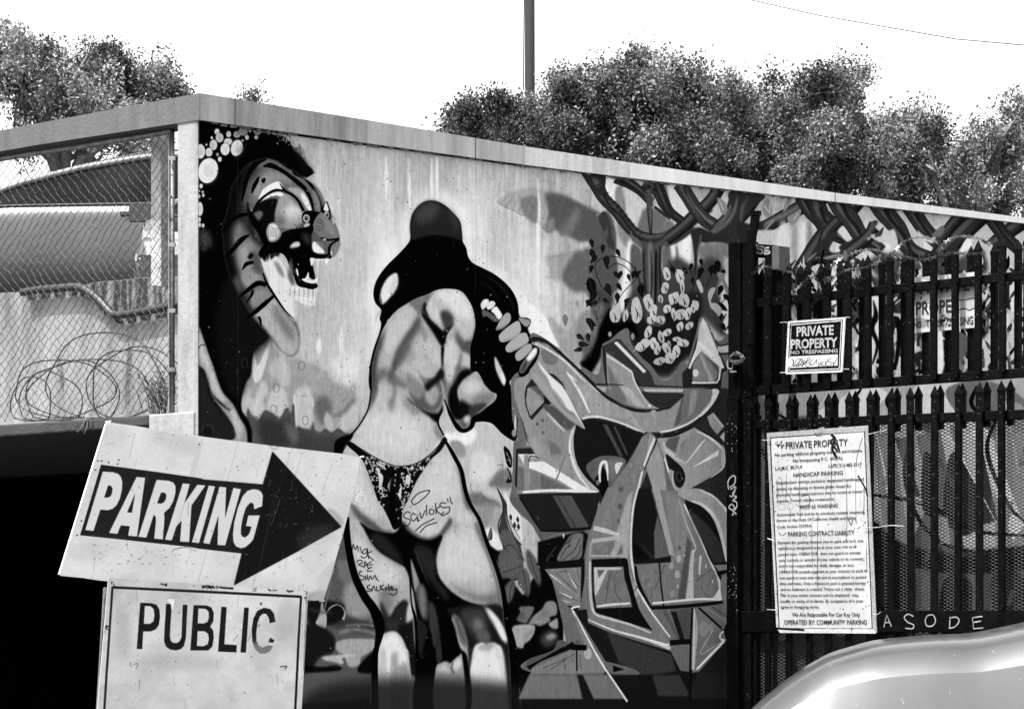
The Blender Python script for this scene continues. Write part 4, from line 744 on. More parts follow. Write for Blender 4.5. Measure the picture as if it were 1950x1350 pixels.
    # inset window
    G('625,505 865,495 885,640 935,850 960,890 1055,1010 900,960 650,885 630,760', 20, b=.4); G('640,565 850,555 860,640 900,770 915,845 660,855 640,730', 122, b=.4)
    G('640,560 840,562 840,578 740,580 660,760 650,760', 195, b=.5); G('665,580 720,580 675,640', 105, b=.4); L('660,842 760,828 900,818', (3,5,4), 222, b=.3)
    for s in ('770,590 740,720 720,820','755,600 730,720','820,650 790,720 830,800'): L(s, 1.4, 75, b=.5)
    for i in range(5): G(f'{790+i*18},{600+i*25} {820+i*14},{640+i*24} {790+i*18},{690+i*22} {770+i*18},{640+i*24}', 108+i*6, b=.6, a=.7)
    L('612,520 615,700 640,880 760,930 900,970 1050,1030', (3,4,5,5,4,3), 200, b=.4); L('590,930 780,1010 1000,1070 1185,1140', (2,4,5,6), 222, b=.3); L('980,1060 1100,1095 1170,1115 1185,1085', (2,3,4,3), 245, b=.3)
    L('950,715 1030,850 1110,960 1185,1060', (3,3.5,3,3), 236, b=.3); E(943,750,14,165,ry=20); E(963,800,7,165,ry=10); E(928,690,12,160,ry=30,b=.5)
    L('870,500 890,640 940,830 980,910 1055,1010', (5,6,7,6,2), 18, b=.3); L('935,550 960,680 1050,850', (5,7,3), 18, b=.3)
    # big right body
    F('1050,0 1240,20 1290,100 1360,240 1450,430 1540,640 1600,750 1580,790 1330,820 1060,840 990,700 945,550 1200,525 1190,480', 124, b=.4, sm=0)
    G('1060,0 1110,0 1160,230 1220,480 1180,470', 165, b=.6); G('1150,20 1240,40 1300,150 1340,340 1290,540 1240,500 1180,300', 150, b=2, a=.5)
    L('1285,110 1360,270 1450,470 1530,650 1545,700', (3,3,3,4,8), 228, b=.3); L('1250,80 1300,250 1365,410 1350,460', (1,2,3,2), 190, b=.5); G('1325,450 1360,430 1350,600 1355,790 1295,795 1320,600', 188, b=.6); G('1310,340 1340,400 1290,790 1240,790', 88, b=1)
    F('1290,90 1400,110 1470,180 1530,270 1570,430 1600,540 1490,540 1400,330', 26, b=.5); F('1320,170 1430,240 1540,380 1570,530 1500,530', 58, b=2)
    F('1240,30 1330,0 1420,10 1520,80 1590,170 1600,400 1600,560 1570,450 1540,300 1480,190 1400,120 1300,80', 165, b=.5); L('1400,10 1500,60 1600,170', (2,4,5), 222, b=.5); L('1340,90 1420,120 1500,200 1550,330 1580,470 1600,560', (3,6,8,7,5,4), 215, b=.6)
    L('1220,470 1200,530', 3, 150); E(1245,500,18,172,ry=28); E(1237,612,19,172,ry=30); E(1240,697,9,172,ry=14); E(1195,553,16,165,ry=24); E(1252,422,12,100,ry=16,b=.4); E(1200,750,16,150,ry=26,b=.6)
    G('1395,480 1412,475 1400,615 1388,610', 205, b=.5); G('1435,560 1445,530 1445,570', 215, b=.4); G('1480,650 1492,650 1490,685', 215, b=.4)
    for s in ('1370,660 1480,580 1520,640','1400,690 1440,760 1480,780','1450,700 1500,620','1040,790 1090,680 1150,540'): L(s, 1.2, 75, b=.5)
    for i in range(5): G(f'{990+i*20},{600+i*28} {1030+i*14},{620+i*28} {1010+i*18},{680+i*24} {970+i*22},{650+i*24}', 108 if i % 2 else 142, b=.7, a=.6)
    L('1108,530 1120,680 1140,840', 3, 22, b=.3)
    L('1060,818 1130,812 1250,800 1400,788 1540,790', (4,4,4,4,5), 232, b=.3); F('1500,770 1530,720 1545,690 1565,740 1555,795 1480,795', 246, b=.6)
    L('1050,850 1200,845 1400,828 1570,805 1605,750', (7,7,7,6,5), 22, b=.3); L('1605,760 1540,620 1500,540 1610,530', (5,5,4,5), 24, b=.3, sm=0)
    G('1500,545 1600,540 1605,590 1530,590', 140, b=.5); L('1520,605 1610,590', 8, 22, b=.4); F('1550,640 1620,620 1640,880 1560,800', 128, b=.6)
    # bottom
    F('500,870 590,860 600,960 760,1030 1190,1160 1260,1300 1700,1340 700,1400 730,1240', 28, b=.5, sm=0); G('730,1020 830,1060 1190,1180 1230,1300 1000,1340 820,1240', 62, b=.8); F('720,1240 800,1250 930,1290 960,1330 780,1330', 110, b=.6); G('775,1260 860,1290 780,1310', 12)
    G('1130,870 1160,865 1260,1080 1240,1085', 95, b=.6); G('1180,870 1340,850 1330,1090 1290,1090', 84, b=.8); G('1190,880 1230,880 1290,1080 1260,1090', 30, b=.6); G('1230,1120 1330,1115 1325,1300 1300,1300', 112, b=.6)
    L('1180,1100 1330,1090', 10, 20, b=.3); L('1345,850 1335,1100 1330,1330', (4,5,5), 18, b=.3)
    L('485,865 490,850 540,840', (3,4,3), 238, b=.3); L('490,870 560,1000 640,1150 730,1300', (4,4,4,4), 232, b=.3); F('500,880 560,1010 640,1160 720,1310 520,1320 520,1150 590,1150 540,1040', 132, b=.5, sm=0); E(598,1180,28,178,ry=38)
    G('200,1285 480,1150 515,1150 515,1340 180,1340', 132, b=.5); L('170,1280 250,1225 400,1160 500,1110', (10,7,8,12), 15, b=.4); L('480,1130 590,1135', (12,10), 12, b=.4); L('518,1150 520,1300', 3, 18, b=.3)
    for s in ('280,1280 400,1230 510,1180','420,1200 440,1290','540,1180 550,1290','330,1290 440,1220'): L(s, 1.1, 60, b=.4)
    F('160,1260 170,1220 250,1190 350,1150 380,1090 420,1080 445,1110 400,1140 200,1250', 92, b=.6); F('500,1110 520,1080 545,1110', 90)
    # right shard
    G('1350,850 1390,850 1570,1010 1545,1070 1580,1085 1375,1300 1335,1320 1340,1100', 120, b=.4); G('1365,860 1385,1000 1360,1290 1340,1300 1350,1000', 175, b=.5); L('1358,860 1352,1290', 2, 215, b=.3); L('1390,850 1480,930 1570,1015', (4,4,3), 16, b=.3)
    E(1425,1000,38,142,ry=52,b=.6); E(1480,990,20,140,ry=32,b=.5); L('1375,1290 1480,1180 1565,1090 1545,1075', (4,4,5,3), 240, b=.3); L('1570,1015 1545,1040 1540,1070', 3, 225, b=.3); L('1490,1010 1400,1180 1540,1100', 1.2, 200, b=.4); L('1620,920 1570,960 1565,1000', (5,4,3), 240, b=.3)
    G('1580,1090 1640,1040 1660,1340 1380,1320', 34, b=.5); G('1400,850 1560,820 1640,900 1570,1000', 118, b=.5); L('1440,850 1580,940', 2, 150, b=.5); L('1480,840 1600,920', 1.5, 60, b=.4); F('1570,1000 1620,930 1650,940 1650,1100 1590,1080', 24, b=.5)
    # foot of the wall
    c.z = 'P'
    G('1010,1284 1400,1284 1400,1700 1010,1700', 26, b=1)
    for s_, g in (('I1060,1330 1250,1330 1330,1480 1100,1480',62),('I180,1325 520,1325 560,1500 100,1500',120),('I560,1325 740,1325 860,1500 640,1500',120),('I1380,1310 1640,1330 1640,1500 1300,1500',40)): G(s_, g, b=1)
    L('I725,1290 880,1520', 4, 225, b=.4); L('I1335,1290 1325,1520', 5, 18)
    F('P1400,1045 1960,1045 1960,1400 1400,1400', 8, b=6, a=.45, sm=0); F('P1400,800 1470,800 1470,1300 1400,1300', 10, b=6, a=.4)  # shade behind the gate, low and at its left, painted over the mural
    kq = c.ppm/400.0
    cl = np.clip(c.im/170.0, .06, 1)**1.3
    c.noise(8, 1.6*kq, 3*kq, 61, clip=cl); c.noise(8, 2.2*kq, 26*kq, 62, clip=cl); c.noise(6, 9*kq, 9*kq, 63, clip=cl)
    for x0, y0, y1 in ((452,245,900),(905,300,560),(1180,680,1290),(650,640,830)):
        L([(x0, y0), (x0+1.5, (y0+y1)/2), (x0, y1)], 1.0, 90, b=.4, a=.35)
    # fine wear all over
    rnd = random.Random(77)
    c.z = 'P'
    for i in range(1100):
        x, y = rnd.uniform(385, 1390), rnd.uniform(250, 1290)
        E(x, y, rnd.uniform(.4, 1.5), rnd.choice((30, 60, 40, 225, 90)), a=rnd.uniform(.3, .85))
    for i in range(60):
        x, y = rnd.uniform(385, 1390), rnd.uniform(250, 1290); a = rnd.uniform(0, 6.3); l = rnd.uniform(3, 12)
        L([(x, y), (x+math.cos(a)*l*.5, y+math.sin(a)*l*.4+.5), (x+math.cos(a)*l, y+math.sin(a)*l)], .9, rnd.choice((30, 60, 220)), a=.6)
    for x0, y0, x1, y1 in ((450,520,455,900),(650,1100,648,690),(1024,330,1030,700),(560,690,800,692)):
        for i in range(30):
            t = rnd.random(); E(x0+(x1-x0)*t, y0+(y1-y0)*t, .7, rnd.choice((40, 200, 90)), a=.6)
    return c
# ---------------------------------------------------------------- helpers
def lin(g):
    c = g/255.0
    return c/12.92 if c <= 0.04045 else ((c+0.055)/1.055)**2.4
MATS = {}
def mat(name, a, b=None, scale=8.0, stretch=(1, 1, 1), rough=0.7, metal=0.0, bump=0.0, bscale=60.0, contrast=(0.35, 0.65), spec=0.5, coat=0.0, trans=0.0, speck=None):
    """procedural grey material: a..b linear albedo mixed by stretched noise"""
    if name in MATS: return MATS[name]
    m = bpy.data.materials.new(name); m.use_nodes = True; MATS[name] = m
    nt = m.node_tree; N, K = nt.nodes, nt.links; p = N['Principled BSDF']
    p.inputs['Roughness'].default_value = rough; p.inputs['Metallic'].default_value = metal
    p.inputs['Specular IOR Level'].default_value = spec; p.inputs['Coat Weight'].default_value = coat
    tc = N.new('ShaderNodeTexCoord'); mp = N.new('ShaderNodeMapping'); mp.inputs['Scale'].default_value = stretch
    K.new(tc.outputs['Object'], mp.inputs[0])
    if b is None: b = a*0.8
    nz = N.new('ShaderNodeTexNoise'); nz.inputs['Scale'].default_value = scale; nz.inputs['Detail'].default_value = 7; nz.inputs['Roughness'].default_value = .62
    K.new(mp.outputs[0], nz.inputs['Vector'])
    r = N.new('ShaderNodeValToRGB'); r.color_ramp.elements[0].position = contrast[0]; r.color_ramp.elements[1].position = contrast[1]
    r.color_ramp.elements[0].color = (b, b, b, 1); r.color_ramp.elements[1].color = (a, a, a, 1)
    K.new(nz.outputs[0], r.inputs[0])
    out = r.outputs[0]
    if speck:
        sv_, sc_, th_ = speck
        n2 = N.new('ShaderNodeTexNoise'); n2.inputs['Scale'].default_value = sc_; n2.inputs['Detail'].default_value = 4
        K.new(mp.outputs[0], n2.inputs['Vector'])
        r2 = N.new('ShaderNodeValToRGB'); r2.color_ramp.elements[0].position = th_; r2.color_ramp.elements[1].position = th_+.05
        K.new(n2.outputs[0], r2.inputs[0])
        mx = N.new('ShaderNodeMixRGB'); mx.inputs['Color2'].default_value = (sv_, sv_, sv_, 1)
        K.new(r2.outputs[0], mx.inputs['Fac']); K.new(out, mx.inputs['Color1']); out = mx.outputs[0]
    K.new(out, p.inputs['Base Color'])
    if trans:
        p.inputs['Transmission Weight'].default_value = trans
    if bump:
        n3 = N.new('ShaderNodeTexNoise'); n3.inputs['Scale'].default_value = bscale; n3.inputs['Detail'].default_value = 5
        K.new(tc.outputs['Object'], n3.inputs['Vector'])
        bp = N.new('ShaderNodeBump'); bp.inputs['Strength'].default_value = bump; bp.inputs['Distance'].default_value = 0.01
        K.new(n3.outputs[0], bp.inputs['Height']); K.new(bp.outputs[0], p.inputs['Normal'])
    return m
def tag(o, label=None, cat=None, group=None, kind=None):
    if label: o['label'] = label
    if cat: o['category'] = cat
    if group: o['group'] = group
    if kind: o['kind'] = kind
    return o
def empty(name, loc, label=None, cat=None, group=None):
    o = bpy.data.objects.new(name, None); o.location = loc; o.empty_display_size = .1; COL.objects.link(o)
    return tag(o, label, cat, group)
def adopt(o, par):
    if par is not None:
        o.parent = par
        t = Vector((0, 0, 0)); q = par
        while q is not None: t += q.location; q = q.parent
        o.matrix_parent_inverse = Matrix.Translation(-t)
class MB:
    def __init__(s): s.v = []; s.f = []
    def add(s, vs_, fs_):
        n = len(s.v); s.v += [tuple(v) for v in vs_]; s.f += [tuple(i+n for i in f) for f in fs_]
    def box8(s, p):            # 8 corners: bottom 4 ccw, top 4 ccw
        s.add(p, [(3,2,1,0),(4,5,6,7),(0,1,5,4),(1,2,6,5),(2,3,7,6),(3,0,4,7)])
    def obox(s, o, ax, ay, az):   # origin corner + 3 edge vectors
        o, ax, ay, az = map(Vector, (o, ax, ay, az))
        s.box8([o, o+ax, o+ax+ay, o+ay, o+az, o+ax+az, o+ax+ay+az, o+ay+az])
    def prism(s, poly, d):       # polygon (list of Vector) extruded by d
        n = len(poly); d = Vector(d)
        s.add([*poly, *[Vector(p)+d for p in poly]], [tuple(range(n)), tuple(range(2*n-1, n-1, -1))]+[(i, i+n, (i+1) % n+n, (i+1) % n) for i in range(n)])
    def tube(s, P, r, n=6, caps=True):
        P = [Vector(p) for p in P]; m = len(P)
        rr = r if isinstance(r, (list, tuple)) else [r]*m
        up = None; base = len(s.v)
        for i, p in enumerate(P):
            d = (P[min(i+1, m-1)]-P[max(i-1, 0)]).normalized()
            if up is None: up = d.orthogonal().normalized()
            up = (up-d*up.dot(d))
            up = up.normalized() if up.length > 1e-6 else d.orthogonal().normalized()
            sd_ = d.cross(up)
            for k in range(n):
                a = k/n*2*math.pi
                s.v.append(tuple(p+(up*math.cos(a)+sd_*math.sin(a))*rr[i]))
        for i in range(m-1):
            for k in range(n):
                a, b = base+i*n+k, base+i*n+(k+1) % n
                s.f.append((a, b, b+n, a+n))
        if caps: s.f.append(tuple(base+k for k in range(n))[::-1]); s.f.append(tuple(base+(m-1)*n+k for k in range(n)))
    def build(s, name, m, par=None, smooth=False, bevel=0, **tags):
        me = bpy.data.meshes.new(name); me.from_pydata(s.v, [], s.f); me.update()
        if smooth:
            for p in me.polygons: p.use_smooth = True
        o = bpy.data.objects.new(name, me); COL.objects.link(o)
        if m: me.materials.append(m)
        if bevel:
            b = o.modifiers.new('bevel', 'BEVEL'); b.width = bevel; b.segments = 2; b.limit_method = 'ANGLE'
        adopt(o, par); tag(o, **tags)
        return o
def fixn(o):
    bm = bmesh.new(); bm.from_mesh(o.data); bmesh.ops.recalc_face_normals(bm, faces=bm.faces); bm.to_mesh(o.data); bm.free(); return o
# --- survey: a sight line from the eye point cut with a vertical plane of the site
EYE = Vector((0, 0, 1.60)); Q = math.sqrt(.5)
ALONG, INTO = Vector((Q, Q, 0)), Vector((-Q, Q, 0))     # along the mural wall / along the left face
CORNER = Vector((U0*D0, D0, 0))
def plane(point, normal): return (Vector(point), Vector(normal).normalized())
N_MUR, N_LEFT = Vector((Q, -Q, 0)), Vector((-Q, -Q, 0))
def on(px, py, pl, off=0.0):
    d = Vector(((px-CX)/FPX, 1.0, (CY0-py)/FPX)); p0, n = pl
    t = ((p0+n*off)-EYE).dot(n)/d.dot(n)
    return EYE+d*t
def at(px, py, Y): return Vector(((px-CX)/FPX*Y, Y, 1.60+(CY0-py)/FPX*Y))
MUR = plane(CORNER, N_MUR); LFT = plane(CORNER, N_LEFT)
GATE0 = at(1410, CY0, 14.85); GAT = plane((GATE0.x, GATE0.y, 0), N_LEFT)
def zs(s, z):           # zoom notes -> list of photo points
    return [tuple(p) for p in pts(s, z)]
def ribbon(mb, P, pl, w, off=.003, smooth=True):
    """flat painted stroke lying on a plane"""
    q = np.array(P, float)
    if smooth and len(q) > 2: q = smooth_curve(q, False, 4)
    V = [on(a, b, pl, off) for a, b in q]; n = pl[1]
    L_, R_ = [], []
    for i, p in enumerate(V):
        d = (V[min(i+1, len(V)-1)]-V[max(i-1, 0)]); d = d.normalized() if d.length > 1e-9 else Vector((1, 0, 0))
        sd_ = d.cross(n).normalized()*w/2
        L_.append(p+sd_); R_.append(p-sd_)
    k = len(V); mb.add(L_+R_, [(i, i+1, k+i+1, k+i) for i in range(k-1)])
def text_mesh(txt, pl, left, right, h, bold=0.0, off=.004):
    """one line of print: baseline from photo point left to right, cap height h photo px"""
    cu = bpy.data.curves.new('t', 'FONT'); cu.body = txt; cu.size = 1.0; cu.offset = bold; cu.resolution_u = 2
    ob = bpy.data.objects.new('t', cu); COL.objects.link(ob)
    dg = bpy.context.evaluated_depsgraph_get(); dg.update()
    me = bpy.data.meshes.new_from_object(ob.evaluated_get(dg))
    bpy.data.objects.remove(ob, do_unlink=True); bpy.data.curves.remove(cu)
    xs = [v.co.x for v in me.vertices]; x0, x1 = min(xs), max(xs)
    A, B = on(*left, pl, off), on(*right, pl, off); T = on(left[0], left[1]-h, pl, off)
    ex = (B-A)/(x1-x0); ey = (T-A)/0.70
    V = [A+ex*(v.co.x-x0)+ey*v.co.y for v in me.vertices]; Fc = [tuple(p.vertices) for p in me.polygons]
    bpy.data.meshes.remove(me)
    return V, Fc
def canvas_image(name, c, gain=.66):
    im = np.clip(c.im/255.0, 0.0, 1); im = np.clip(im+(im-.5)*.10*np.sin(np.pi*im), 0, 1)
    l = np.where(im <= .04045, im/12.92, ((im+.055)/1.055)**2.4)*gain
    v = np.where(l <= .0031308, l*12.92, 1.055*l**(1/2.4)-.055).astype(np.float32)
    px = np.ones((c.H, c.W, 4), np.float32); px[..., :3] = v[..., None]
    img = bpy.data.images.new(name, c.W, c.H); img.pixels.foreach_set(px.ravel()); img.update(); img.pack()
    return img
def canvas_mat(name, c, rough=.75, gain=.66, bump=.15, spec=.0):
    m = bpy.data.materials.new(name); m.use_nodes = True; N, K = m.node_tree.nodes, m.node_tree.links
    p = N['Principled BSDF']; t = N.new('ShaderNodeTexImage'); t.image = canvas_image(name, c, gain)
    K.new(t.outputs[0], p.inputs['Base Color']); p.inputs['Roughness'].default_value = rough; p.inputs['Specular IOR Level'].default_value = spec
    tc = N.new('ShaderNodeTexCoord'); n3 = N.new('ShaderNodeTexNoise'); n3.inputs['Scale'].default_value = 55; n3.inputs['Detail'].default_value = 6
    K.new(tc.outputs['Object'], n3.inputs['Vector']); bp = N.new('ShaderNodeBump'); bp.inputs['Strength'].default_value = bump; bp.inputs['Distance'].default_value = .01
    K.new(n3.outputs[0], bp.inputs['Height']); K.new(bp.outputs[0], p.inputs['Normal'])
    return m
def set_uv(o, fn):
    uv = o.data.uv_layers.new(name='UVMap')
    for lp in o.data.loops: uv.data[lp.index].uv = fn(o.data.vertices[lp.vertex_index].co)
# ---------------------------------------------------------------- ground and large structure
M_asphalt = mat('asphalt', .055, .035, 30, rough=.9, bump=.5, bscale=200)
M_white = mat('white_masonry_paint', .19, .12, 3.0, (4, 4, 1), rough=.75, bump=.35, bscale=40, contrast=(.3, .55), speck=(.2, 22, .76))
M_fascia = mat('pale_fascia', .70, .36, 2.2, (5, 5, .8), rough=.8, bump=.3, bscale=60, contrast=(.3, .68), speck=(.09, 46, .68))
M_fascia2 = mat('shade_fascia', .075, .035, 2.0, (5, 5, .8), rough=.8, bump=.3, bscale=60, contrast=(.25, .7), speck=(.08, 50, .66))  # return beam: stains, plus base colour darkened for dappled shade
M_dark = mat('shade_black', .006, .003, 5, rough=1, spec=0)  # near-black colour standing in for shade in the recess and under the beam
M_conc = mat('stained_concrete', .19, .07, 1.6, (3, 3, .7), rough=.9, bump=.5, bscale=30, contrast=(.3, .62), speck=(.05, 5, .66))
M_slab = mat('dark_slab', .02, .01, 6, (2, 2, 1), rough=.9, bump=.5)  # dark grey concrete
def sheet(name, m, P, **k):
    mb = MB(); mb.add(P, [tuple(range(len(P)))]); return mb.build(name, m, None, kind='structure', **k)
sheet('ground', M_asphalt, [(-300,-60,0),(300,-60,0),(300,900,0),(-300,900,0)])
# pavement with kerb in front of the lot
mb = MB(); a, b = Vector((-9, 9.6, 0)), Vector((7, 9.6, 0))
M_walk = mat('pavement_concrete', .30, .22, 3, rough=.9, bump=.3)
slabs = []
walk = mb; walk.obox((-30, 7.35, 0), (60, 0, 0), (0, 2.6, 0), (0, 0, .12)); walk.build('pavement', M_walk, kind='structure', bevel=.01)

wall = empty('mural_wall', CORNER, 'long wall painted with a roaring tiger, a woman holding a knife and graffiti letters', 'wall')
LEN = 6.15
# painted slab
mural = paint_hand(paint_graffiti(paint_jungle(paint_woman(paint_mural(430)))))
M_mural = canvas_mat('mural_paint', mural, rough=.8, bump=.12, gain=.84)
mb = MB()
top = [(378,228),(680,268),(1107,326),(1200,337),(1600,383),(1875,414),(1985,427)]
tp = [on(x, y-4, MUR) for x, y in top]; tp[0] = Vector((CORNER.x, CORNER.y, tp[0].z))
bot = [Vector((p.x, p.y, 0)) for p in tp]
n = len(tp)
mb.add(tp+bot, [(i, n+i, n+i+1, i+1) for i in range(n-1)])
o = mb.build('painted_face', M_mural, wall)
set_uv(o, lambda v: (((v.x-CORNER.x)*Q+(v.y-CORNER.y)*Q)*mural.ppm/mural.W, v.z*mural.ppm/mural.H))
mb = MB()     # masonry body behind the paint
for i in range(n-1):
    a, b = tp[i], tp[i+1]; f = INTO*.004; t = INTO*.12
    mb.box8([bot[i]+f, bot[i+1]+f, bot[i+1]+t, bot[i]+t, a+f, b+f, b+t, a+t])
mb.build('masonry', M_white, wall)
# corner post: the white end face of the wall, with chamfer
mb = MB()
zt = on(345, 231, LFT).z; c = CORNER
P = [c-N_LEFT*.10+INTO*.006, c+INTO*.004-N_LEFT*.003, c+N_LEFT*.003+INTO*.016, c+N_LEFT*.003+INTO*.128, c-N_LEFT*.10+INTO*.128]
P = [Vector((p.x, p.y, 0)) for p in P]
mb.prism(P, (0, 0, zt)); fixn(mb.build('corner_post', M_white, wall, bevel=.004))
mb = MB(); z0 = on(300, 789, LFT).z      # plinth block
mb.obox(c+N_LEFT*.012+INTO*.016, INTO*.285, -N_LEFT*.11, (0, 0, z0)); fixn(mb.build('plinth', M_white, wall, bevel=.006))
# fascia beams
FM = plane(CORNER+N_MUR*.018, N_MUR); FL = plane(CORNER+N_LEFT*.006, N_LEFT)
edge = CORNER+N_MUR*.018+N_LEFT*.006
ft = [(383,178),(700,229),(1000,279),(1200,309.8),(1600,368.7),(1875,405),(1990,420)]
fb = [(383,229),(700,273),(1000,314),(1200,339),(1600,385.5),(1875,417),(1990,430)]
T = [on(x, y, FM) for x, y in ft]; B = [on(x, y, FM) for x, y in fb]
T[0] = Vector((edge.x, edge.y, T[0].z)); B[0] = Vector((edge.x, edge.y, B[0].z))
M_f1 = mat('dark_fascia', .36, .15, 2.2, (6, 6, .8), rough=.85, bump=.2, bscale=60, contrast=(.3, .68), speck=(.05, 46, .68))
M_f2 = mat('medium_fascia', .48, .26, 2.2, (6, 6, .8), rough=.85, bump=.2, bscale=60, contrast=(.3, .68), speck=(.08, 46, .70))
M_f3 = mat('light_fascia', .78, .58, 2.2, (6, 6, .8), rough=.85, bump=.1, bscale=60, contrast=(.3, .68), speck=(.2, 46, .74))
for i in range(len(T)-1):
    mb = MB(); d = INTO*.15
    mb.add([B[i], B[i+1], B[i+1]+d, B[i]+d, T[i], T[i+1], T[i+1]+d, T[i]+d], [(3,2,1,0),(4,5,6,7),(0,1,5,4),(2,3,7,6)]+([(3,0,4,7)] if i == 0 else []))
    fixn(mb.build('fascia', (M_f1, M_f2, M_fascia, M_f3, M_f3, M_f3)[i], wall))  # sections step from darker at the corner to lighter along the wall
mb = MB()     # dark strip painting in the overhang shadow under the fascia; seams follow
for i in range(len(fb)-3):
    a, b = on(fb[i][0]+.5, fb[i][1]-1, MUR, .001), on(fb[i+1][0], fb[i+1][1]-1, MUR, .001); w_ = (.013, .012, .008, .004)[i]
    mb.box8([a-Vector((0,0,w_)), b-Vector((0,0,w_)), b-Vector((0,0,w_))+N_MUR*.004, a-Vector((0,0,w_))+N_MUR*.004, a, b, b+N_MUR*.004, a+N_MUR*.004])
fixn(mb.build('overhang_shade', M_dark, wall))
for x in (447, 905, 1590):
    mb = MB(); t_, b_ = np.interp(x, [p[0] for p in ft], [p[1] for p in ft]), np.interp(x, [p[0] for p in fb], [p[1] for p in fb])
    p = on(x, b_, FM, .0008); mb.obox(p, ALONG*.003, Vector((0, 0, on(x, t_, FM).z-p.z)), N_MUR*.0012); mb.build('seam', M_slab, wall)
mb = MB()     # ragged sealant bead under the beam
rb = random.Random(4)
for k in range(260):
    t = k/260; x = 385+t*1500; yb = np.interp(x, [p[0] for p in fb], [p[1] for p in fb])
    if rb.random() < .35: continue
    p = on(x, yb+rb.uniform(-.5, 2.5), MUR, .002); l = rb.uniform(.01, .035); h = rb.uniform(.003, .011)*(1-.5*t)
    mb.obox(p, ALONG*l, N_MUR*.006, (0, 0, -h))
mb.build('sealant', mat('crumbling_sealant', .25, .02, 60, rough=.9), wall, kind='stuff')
edge2 = edge
LT = [(383,178),(75,235),(-40,257)]; LB = [(383,224.5),(75,276),(-40,296)]
T = [on(x, y, FL) for x, y in LT]; B = [on(x, y, FL) for x, y in LB]
d0 = INTO*.152
T[0] = Vector((edge.x, edge.y, on(383, 178, FM).z))+d0*0; B[0] = Vector((edge.x, edge.y, on(383, 229, FM).z))
sh = N_LEFT*.003
T = [p+sh for p in T]; B = [p+sh for p in B]
mb = MB()
for i in range(2):
    d = ALONG*.14
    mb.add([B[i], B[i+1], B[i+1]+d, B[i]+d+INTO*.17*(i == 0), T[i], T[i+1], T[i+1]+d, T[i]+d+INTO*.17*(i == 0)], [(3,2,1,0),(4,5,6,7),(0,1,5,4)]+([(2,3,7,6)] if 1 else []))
fixn(mb.build('return_fascia', M_fascia2, wall, label='stained return beam, coloured darker for dappled shade, running over the chain link fence'))
# floor slab carrying the fence, dark recess below it
FEN = plane(CORNER-N_LEFT*.06, N_LEFT)
SL = plane(CORNER-N_LEFT*.02, N_LEFT)
Lt = [on(283, 790, SL), on(-60, 804, SL)]; Lb = [on(283, 811, SL), on(-60, 838, SL)]
lot = empty('raised_car_park', Lt[1], 'raised concrete parking deck with stained retaining wall above a black opening', 'parking deck')
mb = MB(); d = ALONG*2.2
e_ = INTO*3.5
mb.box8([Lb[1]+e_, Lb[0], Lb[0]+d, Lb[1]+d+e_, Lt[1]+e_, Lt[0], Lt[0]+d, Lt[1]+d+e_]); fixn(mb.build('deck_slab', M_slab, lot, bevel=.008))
RW = plane(CORNER-N_LEFT*2.1, N_LEFT)
poly = [on(x, y, RW) for x, y in [(-120,556)]+zs('50,385 150,368 250,358 330,356 380,330 480,325 560,318 700,300 860,300 1000,300 1100,300', (60,440,3.375)) if 0] if 0 else None
ZT['Q'] = (60, 440, 3.375)
tl = [(-700, 590)]+zs('50,385 150,370 250,358 330,352 380,335 480,322 560,318 700,300 860,296 1000,290 1300,280', 'Q')
poly = [on(x, y, RW) for x, y in tl]; zb = Lb[0].z+.03
poly += [Vector((poly[-1].x, poly[-1].y, zb)), Vector((poly[0].x, poly[0].y, zb))]
mb = MB(); mb.prism(poly, ALONG*.2); fixn(mb.build('retaining_wall', M_conc, lot))
# darker mould-stained recess above the drain pipe
M_mould = mat('mouldy_concrete', .13, .003, 5, (4, 4, .8), rough=.95, contrast=(.46, .66), bump=.6)
mb = MB(); poly = [on(x, y, RW, .012) for x, y in zs('370,395 380,338 480,325 560,320 700,303 860,299 1100,292 1100,440 890,475 700,515 600,525 520,535', 'Q')]
mb.prism(poly, ALONG*.01); fixn(mb.build('stained_band', M_mould, lot))
M_pipe = mat('black_pipe', .008, .003, 12, rough=.5)
mb = MB(); pp = smooth_curve(pts('Q-60,395 50,378 180,368 290,360 350,380 430,440 500,515 540,540 640,530 760,510 900,480 1000,455'), False, 4)
mb.tube([on(x, y, RW, .05) for x, y in pp], .022, 8); mb.build('drain_pipe', M_pipe, lot, smooth=True)
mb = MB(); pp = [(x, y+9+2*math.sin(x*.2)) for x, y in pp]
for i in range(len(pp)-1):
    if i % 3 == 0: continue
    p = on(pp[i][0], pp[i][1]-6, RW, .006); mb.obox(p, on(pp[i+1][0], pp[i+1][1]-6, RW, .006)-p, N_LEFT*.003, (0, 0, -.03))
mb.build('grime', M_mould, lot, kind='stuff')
# upper tarmac and the recess
zr = on(200, 545, RW).z
c0 = CORNER+ALONG*2.2
sheet('upper_lot', M_asphalt, [c0+Vector((0,0,zr-.05))+INTO*.1, c0+ALONG*26+INTO*.1+Vector((0,0,zr+.9)), c0+ALONG*26+INTO*40+Vector((0,0,zr+.9)), c0+INTO*40+Vector((0,0,zr-.05))])
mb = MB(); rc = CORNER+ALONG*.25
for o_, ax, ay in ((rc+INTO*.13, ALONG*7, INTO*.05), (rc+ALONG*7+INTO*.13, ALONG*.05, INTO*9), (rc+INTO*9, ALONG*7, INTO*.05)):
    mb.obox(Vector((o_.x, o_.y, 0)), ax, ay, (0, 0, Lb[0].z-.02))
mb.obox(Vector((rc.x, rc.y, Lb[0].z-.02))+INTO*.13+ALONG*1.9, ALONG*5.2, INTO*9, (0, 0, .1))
mb.build('undercroft', M_dark, lot)
